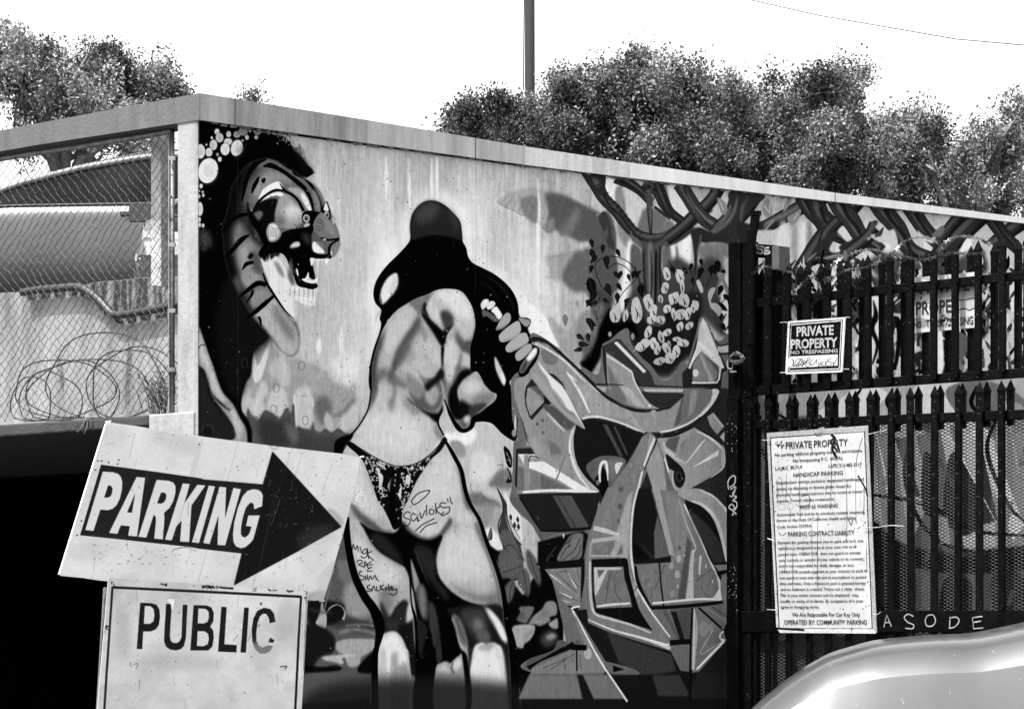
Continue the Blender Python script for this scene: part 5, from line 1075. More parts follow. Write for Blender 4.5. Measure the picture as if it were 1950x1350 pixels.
mb = MB(); mb.obox(rc+INTO*.2+Vector((0,0,.003)), ALONG*6.8, INTO*8.7, (0,0,.02)); mb.build('undercroft_floor', M_dark, lot)
# ---------------------------------------------------------------- chain link fence on the left
M_galv = mat('galvanised_pipe', .22, .09, 18, rough=.55, metal=.5, bump=.2)
M_wire = mat('galvanised_wire', .06, .02, 40, rough=.5, metal=.5)
fz = on(200, 798, FEN)
cf = empty('chain_link_fence', fz, 'chain link fence with dented top pipe standing on the deck edge left of the corner', 'fence')
mb = MB(); mb.tube([on(x, y, FEN) for x, y in ((-60,313),(0,303),(75,291),(150,281),(200,271),(260,262),(327,250))], .0125, 8); mb.build('top_rail', M_galv, cf, smooth=True)
mb = MB(); mb.tube([on(x, 240, plane(CORNER-N_LEFT*.10, N_LEFT))*1 if 0 else on(328, y, FEN, -.01) for x, y in ((0, 236), (0, 500), (0, 792))], .010, 8); mb.build('end_post', M_galv, cf, smooth=True)
mb = MB(); p = on(287, 238, FEN, -.12); q = on(306, 238, FEN, -.12); b = on(287, 545, FEN, -.12)
mb.obox(Vector((p.x, p.y, b.z)), q-p, ALONG*.05, (0, 0, p.z-b.z)); fixn(mb.build('square_post', mat('painted_post', .42, .25, 10, rough=.6), cf, bevel=.004))
mb = MB(); mb.tube([on(322, y, FEN, .006) for y in (258, 400, 600, 790)], .0035, 6); mb.build('tension_bar', M_galv, cf)
for y in (298, 462, 588, 700):
    mb = MB(); p = on(321, y, FEN, .012); mb.obox(p, on(335, y, FEN, .012)-p, N_LEFT*.004, (0, 0, -.016))
    mb.build('clamp', M_galv, cf)
# mesh: vertical zigzag wires hooked to their neighbours
mb = MB(); rw = random.Random(9)
W0 = on(322, 1200, FEN); px_, pz_ = .0505, .0442
ncol = 56; zt_, zb_ = None, on(322, 797, FEN).z-.01
for cidx in range(ncol):
    a = W0+INTO*(cidx*px_/2)
    top = on(330-1, 250, FEN).z if cidx == 0 else None
    s_px = CX+FPX*a.x/a.y
    ytop = np.interp(s_px, [0, 75, 150, 200, 260, 327], [303, 291, 281, 271, 262, 250])+rw.uniform(-3, 1)
    ztop = 1.60+(CY0-ytop)/FPX*a.y; zbot = 1.60+(CY0-np.interp(s_px, [0, 327], [803, 790]))/FPX*a.y
    if cidx % 2 == 0: pass
    P = []; nseg = int((ztop-zbot)/pz_*2)
    for k in range(nseg+1):
        z = ztop-k*pz_/2*(1+.0)
        side = 1 if (k+cidx) % 2 else -1
        x = side*px_/4*1.05
        sag = .004*math.sin(z*9+cidx*.4)+rw.uniform(-.0016, .0016)
        P.append(Vector((a.x, a.y, z+rw.uniform(-.0015, .0015)))+INTO*(x+sag)+N_LEFT*(.0028*(1 if (k % 4 < 2) else -1)+.006*math.sin(z*3+cidx*.35)))
    Q_ = []
    for k in range(len(P)-1):     # slight hook at each knot
        Q_ += [P[k], P[k].lerp(P[k+1], .22)+Vector((0, 0, .0012)), P[k].lerp(P[k+1], .78)-Vector((0, 0, .0012))]
    Q_.append(P[-1])
    mb.tube(Q_, .00165, 4, caps=False)
    # twisted barb at the top selvage
    mb.tube([P[0], P[0]+Vector((0, 0, .012))+INTO*.006, P[0]+Vector((0, 0, .014))-INTO*.006], .0016, 4, caps=False)
mb.build('chain_link', M_wire, cf, kind='stuff', smooth=True)
# razor wire coils lying behind the mesh
rz = empty('razor_wire', on(180, 790, FEN, -.3), 'loose coils of razor wire lying behind the chain link fence', 'razor wire')
M_razor = mat('razor_steel', .022, .008, 30, rough=.5, metal=.2)
coils = [((200,720),110,85,.03),((250,742),78,78,.06),((140,760),88,74,.1),((265,735),100,70,.15),((95,770),60,62,.05),((60,775),38,60,.12),((175,745),120,60,.18),((120,740),95,55,.0)]
for i, ((x, y), rx, ry, dd) in enumerate(coils):
    mb = MB(); P = []
    for k in range(49):
        a = k/48*6.283+i; wob = 1+.05*math.sin(a*3+i*2)+.03*math.sin(a*5+i)
        yy = y+math.sin(a)*ry*wob
        if yy > 795: yy = 795+(yy-795)*.15
        P.append(on(x+math.cos(a)*rx*wob, yy, FEN, -.12-dd-.04*math.sin(a+i)))
    mb.tube(P, .0031, 5)
    for k in range(0, 48, 2):
        p = P[k]; t = (P[k+1]-P[k]).normalized(); nn = t.cross(N_LEFT).normalized()
        if k % 6: nn = nn*.3
        mb.add([p-t*.011+nn*.011, p+t*.011+nn*.009, p+t*.004, p+t*.012-nn*.010, p-t*.012-nn*.010, p-t*.004], [(0,2,5),(1,2,5),(3,5,2),(4,5,2)])
    mb.build('coil', M_razor, rz)
# dry weeds
M_weed = mat('dry_weed', .30, .06, 20, rough=.8); M_weedd = mat('dark_weed', .05, .02, 20, rough=.8)
def weeds(name, label, base_px, n, hmin, hmax, spread, m, seed, droop=False, offp=-.05):
    rr = random.Random(seed); root = empty(name, on(base_px[0], base_px[1], FEN, offp), label, 'plant')
    for part_, mm, k in (('stem', M_weed, n//3), ('foliage', M_weedd, n)):
        mb = MB()
        for i in range(k):
            p = on(base_px[0]+rr.gauss(0, spread), base_px[1], FEN, offp-rr.uniform(0, .1))
            h = rr.uniform(hmin, hmax)*(-1 if droop else 1); a = rr.gauss(0, .5); b = rr.gauss(0, .3); w = rr.uniform(.002, .005)
            q = p+Vector((0, 0, h*.5))+INTO*a*abs(h)*.35+ALONG*b*abs(h)*.3; r = p+Vector((0, 0, h))+INTO*a*abs(h)+ALONG*b*abs(h)
            mb.add([p-INTO*w, p+INTO*w, q+INTO*w, q-INTO*w, r], [(0,1,2,3),(3,2,4)])
            for _ in range(3):
                e = q.lerp(r, rr.random()); f = e+Vector((rr.uniform(-.03,.03), rr.uniform(-.03,.03), rr.uniform(-.01,.03))); g = INTO*.005
                mb.add([e, e.lerp(f, .5)+g, f, e.lerp(f, .5)-g], [(0,1,2,3)])
        mb.build(part_, mm, root, kind='stuff')
weeds('weed', 'tangled dry weed growing against the white corner post', (307, 788), 110, .05, .19, 10, None, 3)
weeds('weed', 'small dry sprig hanging over the edge of the deck slab', (162, 795), 7, .04, .075, 5, None, 8, droop=True, offp=.06)
# ---------------------------------------------------------------- black steel fence and gate on the right
M_blk = mat('black_steel', .003, .001, 22, rough=.45, bump=.25, bscale=90, spec=.04, speck=(.03, 60, .66))
M_blk2 = mat('scuffed_black_steel', .003, .001, 9, spec=.03, rough=.5, bump=.4, bscale=50, speck=(.30, 75, .765))
M_scr = mat('scratch_paint', .22, .12, 40, rough=.6)
def gp(px, off=0): p = on(px, CY0, GAT, off); return Vector((p.x, p.y, 0))
def gz(px, py, off=0): return on(px, py, GAT, off).z
GD = (gp(1900)-gp(1400)).normalized()           # direction of the fence, towards the street
def picket_mesh(name, h, w=.031, t=.016, tip=.06):
    mb = MB(); nd = N_LEFT*t/2; g = GD*w/2
    z1 = h-tip
    q = [(-g-nd), (g-nd), (g+nd), (-g+nd)]
    mb.add([v for v in q]+[v+Vector((0,0,z1)) for v in q]+[v*1.18+Vector((0,0,z1+tip*.28)) for v in q]+[Vector((0,0,h))],
           [(3,2,1,0),(0,1,5,4),(1,2,6,5),(2,3,7,6),(3,0,4,7),(4,5,9,8),(5,6,10,9),(6,7,11,10),(7,4,8,11),(8,9,12),(9,10,12),(10,11,12),(11,8,12)])
    me = bpy.data.meshes.new(name); me.from_pydata([tuple(v) for v in mb.v], [], mb.f); me.materials.append(M_blk); return me
def put_pickets(par, mesh, h, pxs, tip_y, off, seed):
    rr = random.Random(seed)
    for px, ty in zip(pxs, tip_y):
        p = gp(px, off); z = gz(px, ty, off)
        o = bpy.data.objects.new('picket', mesh); COL.objects.link(o)
        o.location = (p.x, p.y, z-h); adopt(o, par)
        o.rotation_euler = (rr.uniform(-.003, .003), rr.uniform(-.004, .004), rr.uniform(-.12, .12))
def rail(par, x0, x1, ya0, yb0, ya1, yb1, off=0, t=.03, name='rail', m=None):
    a, b, c_, d = on(x0, yb0, GAT, off), on(x1, yb1, GAT, off), on(x1, ya1, GAT, off), on(x0, ya0, GAT, off)
    mb = MB(); back = -N_LEFT*t
    mb.box8([a, b, b+back, a+back, d, c_, c_+back, d+back]); return fixn(mb.build(name, m or M_blk, par, bevel=.003))
kx = lambda x: 1380+x/3.2137
ky = lambda y: 420+y/3.2137
uf = empty('picket_fence', gp(1680)+Vector((0, 0, gz(1680, 745))), 'black steel picket fence with two rows of spear points mounted above the gate', 'fence')
front = [kx(v) for v in (150,263,385,508,632,757,880,1010,1140,1280,1412,1553,1700,1850)]
ftip = [ky(v) for v in (300,285,268,252,236,222,206,190,178,156,140,118,95,75)]
back = [kx(v) for v in (225,340,465,590,710,843,965,1100,1230,1370,1510,1650,1795)]
btip = [ky(v) for v in (283,274,258,245,232,214,200,182,176,150,142,125,105)]
hU = gz(1620, 490)-gz(1620, 738)
mU = picket_mesh('picket', hU)
put_pickets(uf, mU, hU, front, ftip, .012, 1); put_pickets(uf, mU, hU*1.0, back, [y+3 for y in btip], -.065, 2)
rail(uf, 1425, 1985, 571, 588, 512, 529); rail(uf, 1405, 1985, 738, 755, 698, 716)
# lower gate
gt = empty('metal_gate', gp(1680), 'black steel driveway gate backed with diamond mesh below the picket fence', 'gate')
lf_ = [kx(v) for v in (150,265,390,512,635,760,885,1015,1150,1280,1420,1560,1705,1855)]
lt_ = [ky(v) for v in (1085,1075,1070,1060,1052,1042,1034,1024,1014,1005,998,985,975,965)]
lb_ = [kx(v) for v in (195,310,430,552,675,800,927,1055,1187,1320,1457,1605,1750)]
lbt = [ky(v) for v in (1075,1068,1062,1055,1045,1036,1028,1016,1008,1000,990,980,970)]
hL = gz(1620, 745)-.10
mL = picket_mesh('picket', hL)
hB = gz(1620, 745)-gz(1620, 830)
mS = picket_mesh('picket', hB)
put_pickets(gt, mL, hL, lf_, lt_, .012, 3); put_pickets(gt, mS, hB, lb_, lbt, -.05, 4)
rail(gt, 1425, 1985, 801, 817, 778, 797, t=.04); 
rail(gt, 1400, 1985, 1163, 1203, 1161, 1204, off=.024, t=.04, name='lock_rail', m=M_blk2)
rail(gt, 1425, 1985, 1700, 1740, 1700, 1745, t=.04)
mb = MB(); p, q = gp(1426), gp(1440); mb.obox(p, q-p, -N_LEFT*.04, (0, 0, gz(1430, 790))); mb.build('stile', M_blk, gt, bevel=.003)
# expanded metal: staggered diamonds of thin strand
M_mesh = mat('expanded_metal', .02, .01, 30, rough=.5)
for (y0, y1) in ((806, 1175), (1190, 1420)):
    mb = MB(); s0 = gp(1440, -.03); pitch = .0345; hz_ = .0155; nc = int(((gp(1985)-gp(1440)).length)/pitch)+1
    z1, z0_ = gz(1680, y0, -.03), gz(1680, y1, -.03); nr = int((z1-z0_)/(hz_/2)); th = .0021
    for r in range(nr):
        z = z1-r*hz_/2
        V = []
        for k in range(nc*2+1):
            up = (k+r) % 2
            p = s0+GD*(k*pitch/2); zz = z+(hz_/4 if up else -hz_/4)
            tilt = N_LEFT*(.002 if up else -.002)
            V += [Vector((p.x, p.y, zz+th))+tilt, Vector((p.x, p.y, zz-th))-tilt]
        if z > gz(1440, 803, -.03)+.16: continue
        mb.add(V, [(2*k, 2*k+1, 2*k+3, 2*k+2) for k in range(nc*2)])
    mb.build('mesh_panel', M_mesh, gt, kind='stuff')
# scratched tag on the lock rail
for s in ('835,1085 850,1020 875,1082','842,1062 868,1056','990,1028 962,1016 942,1034 960,1058 990,1072 985,1092 948,1090','1062,1024 1092,1020 1106,1050 1092,1076 1062,1078 1052,1050 1062,1024',
          '1182,1030 1180,1092','1178,1036 1215,1032 1230,1052 1208,1082 1176,1090','1352,1028 1300,1034 1306,1092 1356,1088','1302,1060 1345,1052'):
    mb = MB(); ribbon(mb, zs(s, 'K'), GAT, .0055, .028, smooth=('1062' in s or '990,' in s or '1178' in s))
    mb.build('scratched_stroke', M_scr, gt)
# hinge post with wall plate
hp = empty('gate_post', gp(1408, .02), 'tall black square gate post tagged with white paint beside the graffiti letters', 'post')
mb = MB(); p, q = gp(1386, .03), gp(1409, .03); zt2 = gz(1400, 463); mb.obox(p, q-p, -N_LEFT*.10, (0, 0, zt2)); fixn(mb.build('hollow_section', M_blk2, hp, bevel=.005))
mb = MB(); p, q = gp(1409.5, .015), gp(1426, .015); mb.obox(p, q-p, -N_LEFT*.07, (0, 0, gz(1415, 461))); fixn(mb.build('channel', M_blk, hp, bevel=.004))
mb = MB(); p, q = gp(1383, .055), gp(1404, .055); mb.obox(p, q-p, -N_LEFT*.02, (0, 0, gz(1390, 757))); fixn(mb.build('side_plate', M_blk2, hp, bevel=.004))
for y in (716, 905, 1102):
    mb = MB(); a_ = on(1398, y, GAT, .045); mb.tube([a_, a_+Vector((0, 0, .07))], .016, 10); mb.build('hinge', M_blk, hp, smooth=False)
for s in ('20,365 18,320 40,292 56,300 50,335 24,352','30,362 58,350 40,400 26,395','60,352 40,392 62,400 44,420','40,420 62,430 62,455 40,470 22,455 40,440 58,470','36,470 62,492','40,500 52,470'):
    mb = MB(); ribbon(mb, zs(s, 'K'), GAT, .0065, .064); mb.build('tag_stroke', M_scr, hp)
for s in ('18,855 20,900 45,905 50,865','32,925 72,922'):
    mb = MB(); ribbon(mb, zs(s, 'J'), GAT, .007, .064); mb.build('tag_stroke', M_scr, hp)
rr = random.Random(2); mb = MB()
for i in range(60):
    x, y = rr.uniform(1384, 1403), rr.choice((rr.uniform(1080, 1140), rr.uniform(790, 860), rr.uniform(930, 1200)))
    p = on(x, y, GAT, .0602); s_ = rr.uniform(.0015, .005); mb.add([p, p+GD*s_, p+GD*s_+Vector((0,0,s_)), p+Vector((0,0,s_*1.4))], [(0,1,2,3)])
mb.build('paint_fleck', M_scr, hp, kind='stuff')
mb = MB()          # rag of old tape and wire on the post
for i in range(34):
    a0 = rr.uniform(0, 6.28); P = []
    for k in range(6):
        x = 1402+math.cos(a0+k*.8)*rr.uniform(8, 17); y = 682+math.sin(a0+k*.8)*rr.uniform(4, 13)
        P.append(on(x, y, GAT, .06+rr.uniform(0, .03)))
    mb.tube(P, .0022, 4)
mb.build('wire_rag', mat('old_wire', .09, .02, 40, rough=.5), hp, kind='stuff')
# bent bar beside the post
bb = empty('bent_bar', gp(1432, .0), 'bent black steel bar leaning up beside the gate post', 'bar')
mb = MB(); ZT['R'] = (1200, 300, 3.375)
P = [on(x, y, GAT, .03) for x, y in zs('796,372 790,430 775,500 766,600 768,760 768,1200', 'R')]
for i in range(len(P)-1):
    a, b = P[i], P[i+1]; mb.box8([a-GD*.02, a+GD*.02, a+GD*.02-N_LEFT*.02, a-GD*.02-N_LEFT*.02][::-1]+[b-GD*.02, b+GD*.02, b+GD*.02-N_LEFT*.02, b-GD*.02-N_LEFT*.02][::-1])
mb.obox(P[0]-GD*.022+N_LEFT*.004, GD*.044, -N_LEFT*.03, (0, 0, .02)); fixn(mb.build('flat_bar', M_blk, bb))
# black box with painted 5E
bx = empty('post_bracket', gp(1455, -.1), 'black angled bracket box with 5E painted in white beside the gate post', 'bracket')
mb = MB(); a, b, c_, d = on(1428, 489, GAT, -.03), on(1470, 492, GAT, -.03), on(1470, 466.5, GAT, -.03), on(1428, 463.5, GAT, -.03); bk = -N_LEFT*.08
mb.box8([a, b, b+bk, a+bk, d, c_, c_+bk, d+bk]); fixn(mb.build('arm', M_blk, bx, bevel=.003))
mb = MB(); p, q = gp(1469.5, -.028), gp(1483, -.028); mb.obox(Vector((p.x, p.y, gz(1475, 512))), q-p, bk, (0, 0, gz(1475, 467)-gz(1475, 512))); fixn(mb.build('end_plate', mat('worn_plate', .05, .02, 20, rough=.6), bx, bevel=.003))
mb = MB(); p, q = gp(1456, -.03), gp(1469, -.03); mb.obox(Vector((p.x, p.y, 0)), q-p, bk*.6, (0, 0, gz(1462, 489))); fixn(mb.build('stem', M_blk2, bx, bevel=.003))
for s in ('785,575 800,565 815,562','800,575 800,595','860,575 820,572 822,590 845,592 852,610 835,618 812,608','893,580 865,583 870,600 890,598','868,600 862,618 895,615 893,600','778,570 786,600'):
    mb = MB(); ribbon(mb, zs(s, 'R'), plane(GAT[0]-N_LEFT*.03, N_LEFT), .008, .004); mb.build('painted_stroke', M_scr, bx)
# razor and barbed wire over the fence
wz = empty('razor_wire', on(1700, 480, GAT), 'stretched razor and barbed wire tangled over the spear points of the picket fence', 'razor wire')
for s, r, o2 in (('640,300 700,240 740,228 800,195 860,182 930,182 1000,208', .0034, .04),('1025,205 1060,165 1110,125 1200,100 1270,115 1310,150 1320,175', .0034, .05),('1320,155 1370,120 1430,100 1490,98 1560,112 1620,150', .0034, .03),
                 ('530,345 560,362 580,400 592,445', .0034, .05),('770,255 800,275 822,310 832,355', .0034, .03),('410,455 450,410 490,372 540,330 580,310', .0024, .06),('1030,215 1060,240 1078,262', .0034, .05),
                 ('600,360 660,352 700,325 760,300 850,290 920,265 980,225 1040,212', .002, .06),('1010,205 1100,222 1180,238 1250,235 1340,205 1430,200 1500,205 1600,198', .002, .05),
                 ('610,375 665,365 610,355 660,345 615,368', .002, .07),('1570,108 1590,130 1630,120', .003, .05),('170,330 230,285 300,290 420,320', .0018, .05),('1320,160 1345,190 1355,220', .003, .03)):
    mb = MB(); P = smooth_curve(np.array(zs(s, 'J')), False, 6)
    P = [on(x, y, GAT, o2+.01*math.sin(i*.5)) for i, (x, y) in enumerate(P)]
    mb.tube(P, r*.8, 5)
    for k in range(2, len(P)-1, 3):
        p = P[k]; t = (P[k+1]-P[k]).normalized(); nn = t.cross(N_LEFT).normalized()
        mb.add([p-t*.016+nn*.011, p+t*.016+nn*.011, p+t*.005, p+t*.016-nn*.011, p-t*.016-nn*.011, p-t*.005], [(0,2,5),(1,2,5),(3,5,2),(4,5,2)])
    mb.build('wire', mat('bright_razor', .14, .05, 30, rough=.35, metal=.6) if r > .003 else M_razor, wz)
# ---------------------------------------------------------------- signs on the gate
class PMap:
    """photo px -> metres in a sign's own plane"""
    def __init__(s, pl, o, ex): s.pl, s.o, s.ex = pl, o, ex; s.px = 1.0
    def __call__(s, px, py):
        px, py = np.asarray(px, float), np.asarray(py, float)
        a, b = np.empty_like(px), np.empty_like(px)
        for i in range(px.size):
            p = on(px.flat[i], py.flat[i], s.pl); a.flat[i] = (p-s.o).dot(s.ex); b.flat[i] = p.z
        return a, b
def sign(name, label, cat, pl, outline, paint, thick, ppm, base=215, rough=.6, edge=None, gain=.42):
    n = pl[1]; ex = Vector((0, 0, 1)).cross(n).normalized()
    V = [on(x, y, pl) for x, y in outline]; c0_ = sum(V, Vector())/len(V)
    xs = [(v-c0_).dot(ex) for v in V]; zs_ = [v.z for v in V]
    pad = .02; x0, x1, z0_, z1 = min(xs)-pad, max(xs)+pad, min(zs_)-pad, max(zs_)+pad
    o0 = c0_+ex*x0
    fm = PMap(pl, o0, ex); fm.px = ppm*c0_.y/FPX
    c = Canvas(x1-x0, z1-z0_, z0_, ppm, fm, base)
    paint(c)
    root = empty(name, (c0_.x, c0_.y, min(zs_)), label, cat)
    mb = MB(); mb.prism(V, -n*thick); fixn(mb.build('board', edge or mat('sign_edge', .7, .4, 20), root))
    mb = MB(); mb.add([v+n*.0015 for v in V], [tuple(range(len(V)))])
    o = fixn(mb.build('printed_face', canvas_mat(name+'_print', c, rough=rough, bump=.06, gain=gain, spec=.05), root))
    me = o.data
    if me.polygons[0].normal.dot(n) < 0: me.flip_normals()
    set_uv(o, lambda v: ((v-o0).dot(ex)*ppm/c.W, (v.z-z0_)*ppm/c.H))
    return root
def wear(c, box, n, seed, dark=(40, 90), lines=0):
    rr = random.Random(seed); x0, y0, x1, y1 = box
    for i in range(n):
        c.E(rr.uniform(x0, x1), rr.uniform(y0, y1), rr.uniform(.4, 1.6), rr.uniform(*dark), b=.4, a=rr.uniform(.3, .9), z='P')
    for i in range(lines):
        x, y = rr.uniform(x0, x1), rr.uniform(y0, y1); l = rr.uniform(3, 30)
        c.L([(x, y), (x+rr.uniform(-2, 2), y+l*.5), (x+rr.uniform(-3, 3), y+l)], rr.uniform(.5, 1.4), rr.uniform(*dark), b=.4, a=rr.uniform(.2, .7))
M_ink = mat('black_ink', .006, .004, 20, rough=.5); M_wink = mat('white_ink', .26, .18, 20, rough=.5)
def lettering(root, lines, pl, z, m, bold, name='lettering', off=.004):
    kk = ZT[z][2]
    mb = MB()
    for (t, l, r, h, *bd) in lines:
        A, B = zs(f'{l[0]},{l[1]} {r[0]},{r[1]}', z)
        V, Fc = text_mesh(t, pl, A, B, h/kk, bd[0] if bd else bold, off); mb.add(V, Fc)
    return mb.build(name, m, root)
# large terms-of-parking sign
def paint_terms(c):
    c.noise(10, 60, 60, 5); c.noise(6, 10, 10, 6)
    c.z = 'K'
    for s in ('222,65 750,28 752,62 735,62 240,95 225,100','735,62 752,60 797,1115 775,1090','222,95 242,95 287,1090 285,1115'): c.G(s, 165, b=.6, a=.8)
    c.noise(14, 6, 6, 9, clip=1-c.mask('250,100 728,70 768,1085 292,1085', sm=0))
    c.L('240,93 735,60 775,1092 287,1090 240,93', 1.9, 12, b=.2, sm=0)
    for s, w in (('560,75 580,100 565,150 590,200','5'),('700,290 740,360 750,400','3'),('400,400 440,395 445,440 400,455 375,440','1'),('725,90 700,170 690,230','1'),('262,1090 420,1100','4'),('665,1090 670,1100','2'),('570,95 560,120 600,165 590,120','4')):
        c.L(s, float(w), 25, b=.3)
    rr = random.Random(6)
    for x, y0, y1 in ((275,310,420),(325,280,420),(345,290,520),(395,240,520),(560,150,470),(640,320,640),(690,230,560),(460,500,760),(490,500,880),(360,640,880),(320,640,800),(745,640,800),(730,300,500),(300,300,380),(555,880,910)):
        c.L([(1380+x/2.755, 800+y0/2.755), (1380+(x+rr.uniform(-3,3))/2.755, 800+(y0+y1)/5.51), (1380+(x+rr.uniform(-5,5))/2.755, 800+y1/2.755)], (.5, 1.3, .9), rr.choice((30, 60, 110)), b=.3, a=.8)
    for s in ('265,120 285,140 275,110','280,145 300,110 300,150 312,125','275,130 315,135','285,590 300,605','305,605 325,590','650,520 665,550 672,520','680,570 720,555','695,585 715,575','685,545 700,560'): c.L(s, 1.4, 20, b=.2)
    c.G('680,545 720,540 724,580 690,585', 245, b=.5); c.L('695,570 715,560', 1.5, 20); c.E(540,1086,7,235); c.E(540,1086,3,30)
    c.E(300,455,22,150,ry=18); c.E(300,455,19,212,ry=15); c.E(345,452,18,150,ry=18); c.E(345,452,15,212,ry=15)
    wear(c, (1470, 815, 1665, 1200), 160, 4, lines=26)
PLT = plane(GAT[0]+N_LEFT*.035, N_LEFT)
terms = sign('terms_sign', 'large white sign of parking contract terms wired to the mesh gate', 'sign', PLT, zs('222,67 750,28 797,1112 790,1118 290,1114 272,1085', 'K'), paint_terms, .004, 700)
LN = [("PRIVATE PROPERTY",(320,150),(645,133),36,.012),("No parking without property owner's permission.",(262,190),(722,165),17),("No trespassing P.C. 602(A)",(358,220),(617,205),17),("L.A.M.C. 80.71.4",(265,262),(405,252),18),("LAPD 213-485-3117",(545,248),(718,240),19),
 ("HANDICAP PARKING",(360,298),(620,285),22),("Unauthorized vehicles parked in designated handicapped",(268,335),(730,314),15),("spaces, no displaying or license plates issued for",(270,366),(664,350),15),
 ("physically handicapped persons may be towed at owner's",(270,398),(735,378),15),("expense. Towed vehicles reclaimed at:",(272,430),(577,418),15),("PROP 65 WARNING",(397,466),(592,456),21),
 ("Automobile Fuel and its by products contain chemicals",(272,502),(735,487),15),("known to the State Of California Health and Safety",(273,532),(690,518),15),("Code Section 25249.6.",(275,566),(457,558),15),
 ("PARKING CONTRACT LIABILITY",(332,608),(680,600),24),("Payment for parking licenses you to park and lock one",(278,648),(727,638),15),("vehicle in a designated area at your own risk at all",(280,678),(690,668),15),
 ("posted rates. OPERATOR  does not guard or assume",(281,710),(713,700),15),("care, custody or control of your vehicle or its contents",(283,740),(727,732),15),("and is not responsible for theft, damage, or loss.",(284,770),(680,765),15),
 ("OPERATOR accepts payment as your contract to park in",(286,802),(745,795),15),("one space at your sole risk and in accordance to posted",(287,832),(742,828),15),("time and rates. Only a license to park is granted hereby",(288,862),(740,860),15),
 ("and no bailment is created. This is not a claim  check.",(293,893),(733,890),15),("This is your entire contract and no employee  may",(291,924),(700,922),15),("modify or waive of its terms. By acceptance of it your",(292,955),(727,953),15),
 ("agree to foregoing terms.",(293,985),(497,985),15),("We Are Responsible For Car Key Only",(353,1028),(710,1028),21),("OPERATED BY: COMMUNITY PARKING",(312,1070),(745,1070),24)]
lettering(terms, LN, PLT, 'K', M_ink, .012)
def ties(root, segs, z, pl):
    for s in segs:
        mb = MB(); mb.tube([on(x, y, pl, .012) for x, y in smooth_curve(np.array(zs(s, z)), False, 4)], .0019, 5); mb.build('wire_tie', mat('tie_wire', .55, .3, 30, rough=.35, metal=.4), root)
ties(terms, ('750,75 790,65 850,52','725,565 800,562 870,552 942,556','775,1015 800,1018 818,1005','225,620 262,632','200,105 240,104','222,992 270,995','505,42 470,60 505,58'), 'K', PLT)
# small private property sign
def paint_private(c):
    c.z = 'J'
    c.G('392,617 736,592 720,926 374,940', 232, a=1); c.noise(8, 8, 8, 3)
    c.L('404,632 722,608 707,912 389,925 404,632', 2.4, 12, b=.15, sm=0)
    c.G('410,642 714,617 700,903 397,916', 12, b=.15)
    c.G('402,832 694,818 692,888 402,903', 228, b=.2); c.G('388,842 402,842 402,895 388,897', 220, b=.2)
    for s in ('412,845 425,870 410,890','425,850 420,885 450,895','440,850 430,890 470,850 445,845','465,845 450,895 480,860 475,895','490,850 480,880 500,860 495,890','515,835 500,870 530,875 510,895 500,885','545,850 520,865 540,885 565,850 560,880',
              '575,865 575,895 590,865 590,890','605,860 595,885 615,885 620,860','635,845 620,885 640,890','655,840 635,862 660,870 640,895','670,860 665,890 690,840','410,895 460,880','480,835 470,890 530,840'): c.L(s, 1.0, 18, b=.1)
    wear(c, (1497, 606, 1608, 712), 60, 8, dark=(60, 200))
PLP = plane(GAT[0]+N_LEFT*.032, N_LEFT)
priv = sign('private_property_sign', 'small black and white private property sign wired to the picket fence', 'sign', PLP, zs('396,617 732,592 740,600 722,924 712,928 378,941 372,932 388,622', 'J'), paint_private, .003, 900)
lettering(priv, [("PRIVATE",(440,708),(667,697),57,.030),("PROPERTY",(405,786),(690,773),57,.030),("NO TRESPASSING",(403,819),(692,807),22,.022)], PLP, 'J', M_wink, .02)
ties(priv, ('340,625 370,622 400,628','725,596 750,592 768,594','340,932 365,930 392,936','715,912 740,908 762,910'), 'J', PLP)
# old sign behind the pickets
def paint_old(c):
    c.z = 'J'; c.noise(10, 30, 30, 2)
    c.G('1300,420 1395,415 1395,470 1300,475', 188, b=1); c.G('1440,395 1535,385 1535,470 1450,485', 175, b=1.5, a=.8)
    c.F('1430,480 1535,470 1535,540 1480,545 1440,550', 195, b=.4); c.L('1430,490 1480,484 1535,472', 1.5, 20, sm=0)
    c.F('1158,600 1200,595 1245,615 1230,655 1190,650', 150, b=.5); c.F('1320,590 1370,575 1400,600 1390,650 1330,650', 140, b=.5)
    rr = random.Random(12)
    for i in range(70): c.E(rr.uniform(1315,1400), rr.uniform(580,650), rr.uniform(2,8), rr.choice((20, 60, 190)), b=.2, z='J')
    for i in range(30): c.E(rr.uniform(1160,1230), rr.uniform(420,520), rr.uniform(2,7), rr.choice((120, 60, 150)), b=.2, z='J')
    c.L('1430,548 1470,540 1500,550 1530,535', 2, 30)
PLO = plane(GAT[0]-N_LEFT*.036, N_LEFT)
old = sign('old_property_sign', 'torn white no trespassing sign fixed behind the tall pickets at right', 'sign', PLO, zs('1150,352 1535,315 1533,655 1152,690', 'J'), paint_old, .003, 700)
lettering(old, [("PROPER",(1168,577),(1437,556),78,.02),("NO",(1158,660),(1203,657),40,.02),("T",(1230,652),(1256,650),44,.02),("ES",(1282,650),(1326,647),46,.02),("SING",(1438,640),(1520,634),50,.02),("PRIVATE",(1195,452),(1500,428),70,.02)], PLO, 'J', M_ink, .01)
